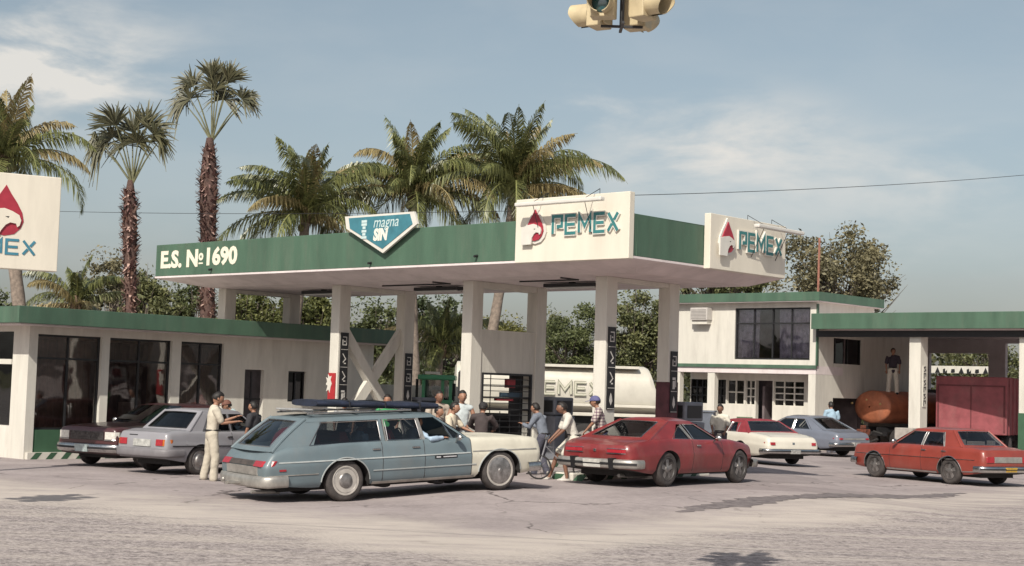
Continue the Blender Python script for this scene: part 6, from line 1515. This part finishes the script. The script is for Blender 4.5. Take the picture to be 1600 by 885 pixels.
def green_cab():
    D = 44.0; a = at(635, 628, D); s = D/2400; t = thing('tractor', 'green open-cab tractor parked behind the wagon roof', 'tractor', (a.x, D, 0), R(0))
    gm = mat('tractor_green', (.07, .30, .15), .5, .15, 4, dirt=.2); zt = at(680, 585, D).z; zb = at(680, 626, D).z; W = 72*s
    xc = 22*s
    mesh_obj('bonnet', MB().box(-.3, xc, .1, 1.2, zb-.55, zb+.06), gm, t, bevel=.06)
    mesh_obj('cab_base', MB().box(xc, W, 0, 1.4, zb-.5, zb+.02), gm, t, bevel=.03)
    for x in (xc+.02, xc+(W-xc)*.62, W-.12):
        for y in (.02, 1.28): mesh_obj('cab_post', MB().box(x, x+.09, y, y+.09, zb+.02, zt-.16), gm, t)
    mesh_obj('cab_roof', MB().box(xc-.1, W+.05, -.08, 1.5, zt-.16, zt-.02), gm, t, bevel=.03)
    mesh_obj('roof_lamp_bar', MB().box(xc+.1, W-.4, -.04, .1, zt, zt+.07), WHITE(), t); mesh_obj('cab_window', MB().box(xc+.12, W-.14, .05, .06, zb+.03, zt-.17), glass('pale_glass'), t)
    mesh_obj('seat', MB().box(xc+.5, xc+.95, .4, .9, zb-.02, zb+.12).box(xc+.85, xc+.97, .4, .9, zb+.12, zb+.5), BLACKP(), t, bevel=.03)
    for x, y, r in ((.0, .0, .42), (.0, 1.3, .42), (W-.5, -.1, .72), (W-.5, 1.5, .72)): small_wheel(t, x, y, r, .3)
    mesh_obj('exhaust_stack', MB().tube([(.25, .6, zb), (.25, .6, zb+.6)], .04, 8), DARK(), t)
green_cab()
def bicycle():
    p = G(907, 751); t = thing('bicycle', 'small bicycle ridden by the man in white beside the red coupe', 'bicycle', p, R(186)); 
    def ring(name, x, r, tr, m):
        return mesh_obj(name, MB().tube([(x+r*math.cos(2*PI*i/28), 0, r+.015+r*math.sin(2*PI*i/28)) for i in range(29)], tr, 6, cap=False), m, t, smooth=True)
    for x in (-.08, .86):
        w = ring('wheel', x, .235, .020, RUBBER()); mb = MB()
        for k in range(10): a = 2*PI*k/10; mb.tube([(x, 0, .25), (x+.22*math.cos(a), 0, .25+.22*math.sin(a))], .0035, 4)
        mesh_obj('spokes', mb, CHROME(), w)
    mb = MB(); mb.tube([(-.08, 0, .25), (.32, 0, .27), (.24, 0, .62), (-.08, 0, .25)], .016, 6); mb.tube([(.24, 0, .60), (.74, 0, .68), (.32, 0, .27)], .018, 6); mb.tube([(.86, 0, .25), (.72, 0, .80)], .018, 6); mesh_obj('frame', mb, mat('bike_grey', (.22, .22, .24), .4, .2, 5), t)
    mesh_obj('saddle', MB().ell((.22, 0, .66), (.13, .075, .035), 12, 6), BLACKP(), t, smooth=True); mb = MB(); mb.tube([(.70, -.26, .90), (.74, -.1, .84), (.72, 0, .82), (.74, .1, .84), (.70, .26, .90)], .013, 6); mesh_obj('handlebar', mb, CHROME(), t)
bicycle()
# grey steel bin behind the coupe, left of the office pillar
p = at(1082, 640, 44); t = thing('steel_bin', 'grey blue steel bin on the forecourt behind the red coupe', 'bin', (p.x-.5, 44, 0), -TH+R(30))
bm_ = mat('bin_greyblue', (.13, .145, .18), .6, .15, 4, dirt=.25); zt = at(1080, 641, 44).z
mesh_obj('bin_body', MB().hexa([(.05, .05, .1), (1.05, .05, .1), (1.05, .75, .1), (.05, .75, .1), (0, 0, zt-.06), (1.1, 0, zt-.06), (1.1, .8, zt-.06), (0, .8, zt-.06)]), bm_, t, bevel=.01); mesh_obj('lid', MB().box(-.03, 1.13, -.03, .83, zt-.05, zt), bm_, t, bevel=.01)
mesh_obj('foot', MB().box(.1, .2, .1, .2, 0, .1).box(.9, 1.0, .1, .2, 0, .1).box(.1, .2, .6, .7, 0, .1).box(.9, 1.0, .6, .7, 0, .1), DARK(), t)
# grey block beside the shelter pillar
p = at(1412, 660, 54); t = tag(mesh_obj('concrete_block', MB().box(-.35, .35, 0, .6, 0, 1.05), CONC(), None, bevel=.02), 'grey concrete block standing at the foot of the shelter pillar', 'block'); t.location = (p.x, 54, 0); t.rotation_euler.z = -TH
# ================================================================ PEOPLE
def skin_obj(name, chains, m, parent, sub=2, extra=None):
    """one continuous surface grown round chains of joints (points, radii)"""
    mb = MB()
    for pts, rad in chains:
        P = [Vector(p) for p in pts]; Rd = [r if isinstance(r, tuple) else (r, r) for r in rad]
        d0 = (P[0]-P[1]).normalized(); d1 = (P[-1]-P[-2]).normalized(); st = []
        for k in (.05, .5, .85): q = math.sqrt(1-k*k)*min(Rd[0]); st.append((P[0]+d0*q, (Rd[0][0]*k, Rd[0][1]*k)))
        st += list(zip(P, Rd))
        for k in (.85, .5, .05): q = math.sqrt(1-k*k)*min(Rd[-1]); st.append((P[-1]+d1*q, (Rd[-1][0]*k, Rd[-1][1]*k)))
        rows = []; n = 14
        for i, (p, r) in enumerate(st):
            t_ = (st[min(i+1, len(st)-1)][0]-st[max(i-1, 0)][0]).normalized(); yv = Vector((0, 1, 0)) if abs(t_.y) < .9 else Vector((0, 0, 1))
            u = (yv - t_*yv.dot(t_)).normalized(); w = t_.cross(u); rows.append([p+u*math.cos(2*PI*j/n)*r[0]+w*math.sin(2*PI*j/n)*r[1] for j in range(n)])
        b0 = len(mb.v); mb.v += [tuple(q) for r in rows for q in r]; K = len(rows)
        for i in range(K-1):
            for j in range(n): mb.f.append((b0+i*n+j, b0+i*n+(j+1) % n, b0+(i+1)*n+(j+1) % n, b0+(i+1)*n+j))
        mb.f += [tuple(b0+j for j in range(n))[::-1], tuple(b0+(K-1)*n+j for j in range(n))]
    me = bpy.data.meshes.new('tmp'); me.from_pydata(mb.v, [], mb.f)
    bm = bmesh.new(); bm.from_mesh(me); bmesh.ops.recalc_face_normals(bm, faces=bm.faces); bm.to_mesh(me); bm.free()
    o = bpy.data.objects.new('tmp', me); COL.objects.link(o)
    md = o.modifiers.new('r', 'REMESH'); md.mode = 'VOXEL'; md.voxel_size = .015 if sub == 1 else .018; md.use_smooth_shade = True
    sm_ = o.modifiers.new('s', 'SMOOTH'); sm_.factor = .5; sm_.iterations = 3
    if sub == 2:
        if 'folds' not in bpy.data.textures: tx = bpy.data.textures.new('folds', 'CLOUDS'); tx.noise_scale = .12; tx.noise_depth = 2
        dm = o.modifiers.new('d', 'DISPLACE'); dm.texture = bpy.data.textures['folds']; dm.strength = .024; dm.mid_level = .45; dm.texture_coords = 'LOCAL'
    out = ev_mesh(o); bpy.data.objects.remove(o); out.name = name
    if extra:
        bm = bmesh.new(); bm.from_mesh(out); tmp = bpy.data.meshes.new('x'); tmp.from_pydata([tuple(v) for v in extra.v], [], extra.f); bm.from_mesh(tmp)
        for f in bm.faces: f.smooth = True
        bm.to_mesh(out); bm.free()
    out.materials.clear(); out.materials.append(m); ob = bpy.data.objects.new(name, out); COL.objects.link(ob); ob.parent = parent; return ob
SK = lambda k=0: mat('skin_%d' % k, [(.30, .155, .10), (.38, .21, .13), (.20, .10, .065)][k], .55, .1, 12)
HAIR = lambda: mat('hair_dark', (.014, .011, .010), .6, .3, 30)
def person(label, loc, face, H=1.70, lean=0.0, shirt=(.6, .56, .48), pants=(.5, .47, .40), skin=0, arms=None, legs=None, hat=None, sit=False, head_tilt=0.0, sleeve='short', shorts=False, shoes=(.03, .025, .025), plaid=None, hair=True, z_seat=None, hide_legs=False, stripe=None):
    k = H/1.70; t = thing('person', label, 'person', loc, face)
    t.scale = (k*1.07, k*1.10, k)
    pelvis = Vector((0, 0, .93 if not sit else .55)); L = Matrix.Rotation(lean, 3, 'Y')
    def up(v): return pelvis + L @ Vector(v)
    chest, neck, head = up((0, 0, .33)), up((.01, 0, .52)), up((.04, 0, .67))
    hip = [Vector((0, s*.09, pelvis.z-.05)) for s in (-1, 1)]; shd = [up((0, s*.185, .45)) for s in (-1, 1)]
    arms = arms or [((.02, .04, -.27), (.10, .02, -.50))]*2
    legs = legs or ([((.03, .0, -.42), (-.01, .0, -.85))]*2 if not sit else [((.42, .03, .02), (.42, .0, -.42))]*2)
    J = []
    for i, s in enumerate((-1, 1)):
        e = shd[i] + Vector((arms[i][0][0], s*arms[i][0][1], arms[i][0][2])); w = shd[i] + Vector((arms[i][1][0], s*arms[i][1][1], arms[i][1][2]))
        kn = hip[i] + Vector((legs[i][0][0], s*legs[i][0][1], legs[i][0][2])); an = hip[i] + Vector((legs[i][1][0], s*legs[i][1][1], legs[i][1][2])); J.append((e, w, kn, an))
    sm = SK(skin)
    # body: torso, arms with hands, legs with feet, neck and head as one mesh
    ch = [([pelvis, up((0, 0, .15)), chest, up((0, 0, .44)), neck, up((.02, 0, .57)), up((.03, 0, .60))], [(.11, .09), (.10, .085), (.12, .09), (.085, .07), (.052, .052), (.05, .05), (.045, .045)])]
    for i, s in enumerate((-1, 1)):
        e, w, kn, an = J[i]; hd = (w-e).normalized(); tip = w + hd*.085
        ch.append(([up((0, 0, .44)), shd[i], shd[i].lerp(e, .5), e, e.lerp(w, .45), w, w+hd*.045, tip], [(.085, .07), .052, .046, .038, .034, .023, (.034, .018), (.034, .015)]))
        ch.append(([pelvis, hip[i], hip[i].lerp(kn, .5), kn, kn.lerp(an, .4), an, an+Vector((.06, 0, -.045)), an+Vector((.15, 0, -.06))], [(.11, .09), .085, .075, .052, .05, .034, (.035, .03), (.035, .022)]))
    ex = MB()
    hc = head; T3 = Matrix.Rotation(lean*.4+head_tilt, 3, 'Y'); rows = []
    for i in range(17):
        a = PI*i/16; row = []
        for j in range(25):
            b = 2*PI*j/24; x, y, z = math.sin(a)*math.cos(b), math.sin(a)*math.sin(b), math.cos(a)
            X = x*.098*(1.0-.10*max(0, -z)); Yy = y*.075*(1-.22*max(0, -z)); Z = z*.118
            fr = max(0, x)**8
            if fr > .2:
                X += .020*math.exp(-((z+.12)/.16)**2)*math.exp(-(y/.16)**2) * 1.1   # nose
                X -= .007*math.exp(-((z-.12)/.10)**2)*math.exp(-((abs(y)-.38)/.2)**2) # eye hollows
                X += .004*math.exp(-((z+.50)/.08)**2)*math.exp(-(y/.3)**2)           # lips
            if x < 0: X *= 1.06
            row.append(tuple(hc + T3 @ Vector((X+.012, Yy, Z))))
        rows.append(row)
    ex.grid(rows)
    for s in (-1, 1):
        c = hc + T3 @ Vector((.0, s*.076, -.005)); ex.ell(tuple(c), (.018, .010, .030), 8, 6)
        e, w = J[0 if s < 0 else 1][:2]; hd = (w-e).normalized(); side = hd.cross(Vector((0, 0, 1)) if abs(hd.z) < .9 else Vector((1, 0, 0))).normalized(); pn = hd.cross(side)
        for f_, (o, ln) in enumerate(((-.024, .060), (-.008, .072), (.008, .066), (.024, .052))):
            b0 = w+hd*.075+side*o; ex.tube([b0, b0+hd*ln*.5+pn*.006, b0+hd*ln*.85+pn*.026], [.0085, .008, .006], 6)
        b0 = w+hd*.03+side*.028; ex.tube([b0, b0+hd*.03+side*.024, b0+hd*.06+side*.026+pn*.01], [.010, .009, .007], 6)
    body = skin_obj('body', ch, sm, t, 1, ex)
    for s in (-1, 1):
        c = hc + T3 @ Vector((.094, s*.029, .013)); mesh_obj('eye', MB().ell(tuple(c), (.007, .012, .007), 8, 6), mat('eye_dark', (.02, .015, .012), .3, .1, 5), body)
    c = hc + T3 @ Vector((.104, 0, -.060)); mesh_obj('mouth', MB().ell(tuple(c), (.006, .022, .005), 8, 6), mat('lips', (.16, .06, .05), .5, .1, 5), body)
    if hair:
        rows = []; rs = random.Random(len(label))
        for i in range(12):
            a = PI*.62*i/11; row = []
            for j in range(25):
                b = 2*PI*j/24; x, y, z = math.sin(a)*math.cos(b), math.sin(a)*math.sin(b), math.cos(a); f_ = 1.10+rs.uniform(-.035, .05); cut = 1
                if x > .10 and z < .50: f_ = .90
                if x > -.35 and z < .02: f_ = .90
                if z < -.25: f_ = .92
                row.append(tuple(hc + T3 @ Vector((x*.103*f_*(1.02)-.002, y*.082*f_, z*.125*f_+.006))))
            row[-1] = row[0]; rows.append(row)
        hm = skin = mesh_obj('hair', MB().grid(rows), HAIR(), body, smooth=True, angle=80)
    if hat:
        hm = mat('hat_'+hat[0], hat[1], .8, .15, 9); mb = MB(); rows = []
        for i in range(9):
            a = PI/2*i/8; rows.append([tuple(hc + T3 @ Vector((math.sin(a)*.118*math.cos(2*PI*j/24), math.sin(a)*.098*math.sin(2*PI*j/24), .035+math.cos(a)*.115))) for j in range(25)])
        mb.grid(rows); hb = [hc + T3 @ Vector((x, y, z)) for x, y, z in ((.08, -.08, .045), (.20, -.055, .028), (.215, 0, .03), (.20, .055, .028), (.08, .08, .045), (.08, .08, .033), (.20, .055, .016), (.215, 0, .018), (.20, -.055, .016), (.08, -.08, .033))]
        mb.add([tuple(q) for q in hb], [(0, 1, 2, 3, 4), (5, 6, 7, 8, 9), (0, 9, 8, 1), (1, 8, 7, 2), (2, 7, 6, 3), (3, 6, 5, 4)])
        if hat[0] == 'straw': mb.lathe([(.03, .10), (.028, .19), (.04, .20), (.042, .19)], 24, Matrix.Translation(hc) @ T3.to_4x4(), y_axis=False)
        mesh_obj('hat', mb, hm, body, smooth=True, angle=50)
    # shirt
    if plaid: smt = plaid
    else: smt = mat('cloth_%d_%d_%d' % tuple(int(c*999) for c in shirt), shirt, .85, .08, 10, bump=.25, bscale=22)
    ch = [([up((0, 0, -.06)), up((0, 0, .12)), chest, up((0, 0, .45)), up((.005, 0, .495))], [(.150, .115), (.140, .108), (.152, .118), (.115, .092), (.070, .068)])]
    for i in (0, 1):
        e, w = J[i][:2]
        if sleeve == 'short': ch.append(([up((0, 0, .45)), shd[i], shd[i].lerp(e, .45), shd[i].lerp(e, .80)], [(.115, .092), .078, .070, .066]))
        elif sleeve == 'long': ch.append(([up((0, 0, .45)), shd[i], shd[i].lerp(e, .5), e, e.lerp(w, .5), e.lerp(w, .93)], [(.115, .092), .080, .066, .056, .050, .040]))
        else: ch.append(([up((0, 0, .45)), shd[i].lerp(up((0, 0, .45)), .12)], [(.105, .085), .066]))
    skin_obj('shirt', ch, smt, t, 2)
    pm = mat('cloth_%d_%d_%d' % tuple(int(c*999) for c in pants), pants, .88, .10, 9, bump=.25, bscale=20); ch = []
    for i in (0, 1):
        e, w, kn, an = J[i]
        if shorts: ch.append(([up((0, 0, .04)), pelvis, hip[i], hip[i].lerp(kn, .5), hip[i].lerp(kn, .85)], [(.118, .10), (.135, .118), .108, .098, .092]))
        else: ch.append(([up((0, 0, .04)), pelvis, hip[i], hip[i].lerp(kn, .5), kn, kn.lerp(an, .5), kn.lerp(an, .97)], [(.118, .10), (.135, .118), .104, .092, .078, .074, .078]))
    skin_obj('trousers' if not shorts else 'shorts', ch, pm, t, 2)
    mb = MB()
    for i in (0, 1):
        an = J[i][3]; 
        mb = MB(); mb.ell((an.x+.065, an.y, an.z-.045), (.145, .052, .048), 14, 8); mesh_obj('shoe', mb, mat('shoe_%d' % int(shoes[0]*999), shoes, .5, .2, 9), t, smooth=True)
    if not sit: mesh_obj('belt', MB().tube([(.142*math.cos(2*PI*j/20), .125*math.sin(2*PI*j/20), pelvis.z+.05) for j in range(21)], .016, 6, cap=False), BLACKP(), t)
    return t
def look(dx, dy): return math.atan2(dy, dx)
def stand(label, fx, fy, face_deg, **k):
    p = G(fx, fy); return person(label, p, R(face_deg), **k)
def stand_head(label, px, ytop, D, face_deg, on=0.0, **k):
    """feet hidden: standing height follows from where the top of the head is seen"""
    a = at(px, ytop, D); g = gh(a.x, D) + on; return person(label, (a.x, D, g), R(face_deg), H=a.z-g, **k)
RD = R
FW = [((.12, .02, -.26), (.36, .02, -.22)), ((.14, .0, -.25), (.40, -.06, -.14))]   # forearms held forward
stand('attendant in cream shirt and trousers beside the silver sedan', 328, 751, 18, H=1.72, lean=.06, shirt=(.50, .455, .375), pants=(.46, .415, .34), arms=FW, head_tilt=.35, hat=None, legs=[((.06, .05, -.42), (.04, .06, -.85)), ((-.03, .05, -.42), (-.10, .07, -.84))])
stand_head('person in pale blue shirt and brown cap bent beyond the silver sedan', 379, 622, 35.5, 200, lean=.5, shirt=(.36, .45, .46), pants=(.10, .10, .13), hat=('brown', (.16, .07, .05)))
stand_head('dark-haired person in a black top just behind the blue wagon tail', 398, 630, 33.0, 160, shirt=(.03, .03, .035), pants=(.10, .10, .13), skin=0)
stand_head('man with curly dark hair furthest back behind the wagon windscreen', 685, 613, 33.6, -60, shirt=(.40, .34, .28), pants=(.06, .06, .08), skin=2)
stand_head('boy with dark hair closest to the wagon windscreen, in grey shirt', 684, 637, 31.6, -30, shirt=(.33, .29, .27), pants=(.06, .06, .08), skin=0)
stand_head('boy in beige shirt leaning over the cream bonnet', 703, 630, 31.5, -20, lean=.12, shirt=(.56, .49, .38), pants=(.06, .06, .08), skin=0, arms=[((.06, .03, -.26), (.22, .0, -.42)), ((.16, .03, -.22), (.38, .0, -.30))])
stand_head('youth in pale blue sleeveless shirt holding his hands in front', 722, 613, 32.8, -75, shirt=(.48, .53, .54), pants=(.05, .05, .06), skin=0, sleeve='none', arms=[((.04, .08, -.26), (.22, -.06, -.34)), ((.04, .08, -.26), (.22, -.06, -.34))])
stand_head('man in dark brown jacket and black cap seen from behind at the kiosk', 753, 630, 31.9, 80, lean=.18, shirt=(.055, .042, .042), pants=(.04, .04, .05), sleeve='long', hat=('black', (.02, .018, .02)), arms=[((.16, .10, -.20), (.30, .02, -.28))]*2)
stand_head('person with dark hair just showing above the wagon roof load', 606, 619, 36.5, -90, shirt=(.05, .28, .10), pants=(.06, .06, .08))
stand_head('small dark-haired head showing over the roof board of the wagon', 539, 624, 37.5, -90, shirt=(.3, .3, .3), pants=(.06, .06, .08))
# person in grey blue by the wagon's front bumper
stand('person in grey blue work shirt and dark trousers by the wagon front', 848, 742, 150, H=1.54, lean=.30, shirt=(.16, .18, .22), pants=(.07, .07, .095), arms=[((.12, .03, -.25), (.30, .0, -.18))]*2, legs=[((.10, .02, -.42), (-.05, .02, -.84)), ((.14, .02, -.40), (.16, .02, -.83))], sleeve='long')
# rider in white on the bicycle
p = G(907, 751); f = R(186); rp = p + Vector((math.cos(f)*.16, math.sin(f)*.16, 0)); 
person('man in white t-shirt and white shorts astride the small bicycle', (rp.x, rp.y, p.z-.0), f, H=1.60, lean=.34, sit=False, shirt=(.58, .55, .49), pants=(.55, .52, .45), skin=2, shorts=True, legs=[((.30, .05, -.30), (.46, .06, -.83)), ((.22, .05, -.36), (.14, .06, -.83))], arms=[((.10, .05, -.27), (.28, .0, -.46))]*2, shoes=(.55, .52, .48))
def plaid_mat():
    m = mat('plaid_shirt', (.42, .36, .33), .85, .08, 10); 
    nt = m.node_tree; N = nt.nodes; Lk = nt.links; tc = N.new('ShaderNodeTexCoord'); last = None
    for d in ('X', 'Z'):
        w = N.new('ShaderNodeTexWave'); w.bands_direction = d; w.inputs['Scale'].default_value = 4.5; Lk.new(tc.outputs['Object'], w.inputs[0]); r = N.new('ShaderNodeMapRange'); r.inputs[1].default_value = .68; r.inputs[2].default_value = .80; r.inputs[4].default_value = .75; Lk.new(w.outputs['Fac'], r.inputs[0])
        if last is None: last = r.outputs[0]
        else: a = N.new('ShaderNodeMath'); a.operation = 'ADD'; a.use_clamp = True; Lk.new(last, a.inputs[0]); Lk.new(r.outputs[0], a.inputs[1]); last = a.outputs[0]
    mx = N.new('ShaderNodeMix'); mx.data_type = 'RGBA'; Lk.new(last, mx.inputs[0]); mx.inputs[6].default_value = (.45, .40, .36, 1); mx.inputs[7].default_value = (.10, .05, .08, 1); Lk.new(mx.outputs[2], N['Principled BSDF'].inputs['Base Color']); return m
stand_head('man in plaid shirt and blue cap standing before the nearest column', 941, 621, 31.95, 175, on=.14, lean=.16, plaid=plaid_mat(), pants=(.05, .05, .07), hat=('blue', (.10, .10, .22)), arms=[((.10, .04, -.25), (.24, .02, -.42))]*2)
stand_head('man in white shirt standing beyond the red coupe bonnet', 1126, 634, 40.5, -110, shirt=(.62, .58, .50), pants=(.08, .07, .08), skin=2, arms=[((.04, .03, -.26), (.16, -.02, -.42))]*2)
stand_head('man in light blue shirt with his back turned near the orange tanker', 1301, 629, 57.0, 100, lean=.15, shirt=(.30, .42, .52), pants=(.10, .10, .12))
# man on the orange tanker
p = OT.matrix_basis @ Vector((.32, .75, 0)); person('man in dark shirt and white trousers standing on top of the orange tanker', (p.x, p.y, OTZ-.07), R(-95), H=1.72, shirt=(.045, .035, .05), pants=(.62, .58, .50), arms=[((.02, .05, -.27), (.05, .04, -.51)), ((.02, .05, -.27), (.08, .03, -.50))], legs=[((.02, .04, -.42), (-.01, .06, -.85))]*2)
# driver and passengers of the wagon
def seated(label, car, lx, ly, **k):
    q = car.t.matrix_basis @ Vector((lx, ly, .18)); return person(label, q, car.t.rotation_euler.z, sit=True, H=1.5, **k)
seated('passenger of the wagon with a bare arm on the open window sill', wagon, .02, -.46, shirt=(.34, .44, .55), sleeve='long', pants=(.05, .05, .06), arms=[((.06, .31, -.09), (.34, .27, -.06)), ((.10, .04, -.22), (.30, .0, -.2))])
seated('driver of the wagon in dark shirt at the wheel', wagon, .02, .42, shirt=(.07, .07, .09), pants=(.05, .05, .06), arms=[((.16, .02, -.2), (.36, .0, -.1))]*2)
seated('wagon back seat passenger in light blue shirt', wagon, -1.02, -.35, shirt=(.22, .34, .46), pants=(.05, .05, .06))
seated('wagon back seat passenger in black shirt on the far side', wagon, -1.02, .35, shirt=(.03, .03, .04), pants=(.05, .05, .06))
q = wagon.t.matrix_basis @ Vector((-2.25, -.15, .55)); t = thing('clothes_bundle', 'bright red clothes piled in the back of the wagon', 'clothes', q, wagon.t.rotation_euler.z)
mb = MB(); rows = []
for i in range(9): a = PI*i/8; rows.append([(.33*math.sin(a)*math.cos(b)*(1+.12*math.sin(3*b+i)), .42*math.sin(a)*math.sin(b)*(1+.1*math.cos(4*b)), .33+.36*math.cos(a)*(1+.06*math.sin(5*b))) for b in [2*PI*j/24 for j in range(25)]])
mesh_obj('cloth', mb.grid(rows), mat('cloth_red', (.42, .03, .05), .8, .2, 5, bump=.5), t, smooth=True)
print('SCENE DONE', len(bpy.data.objects))
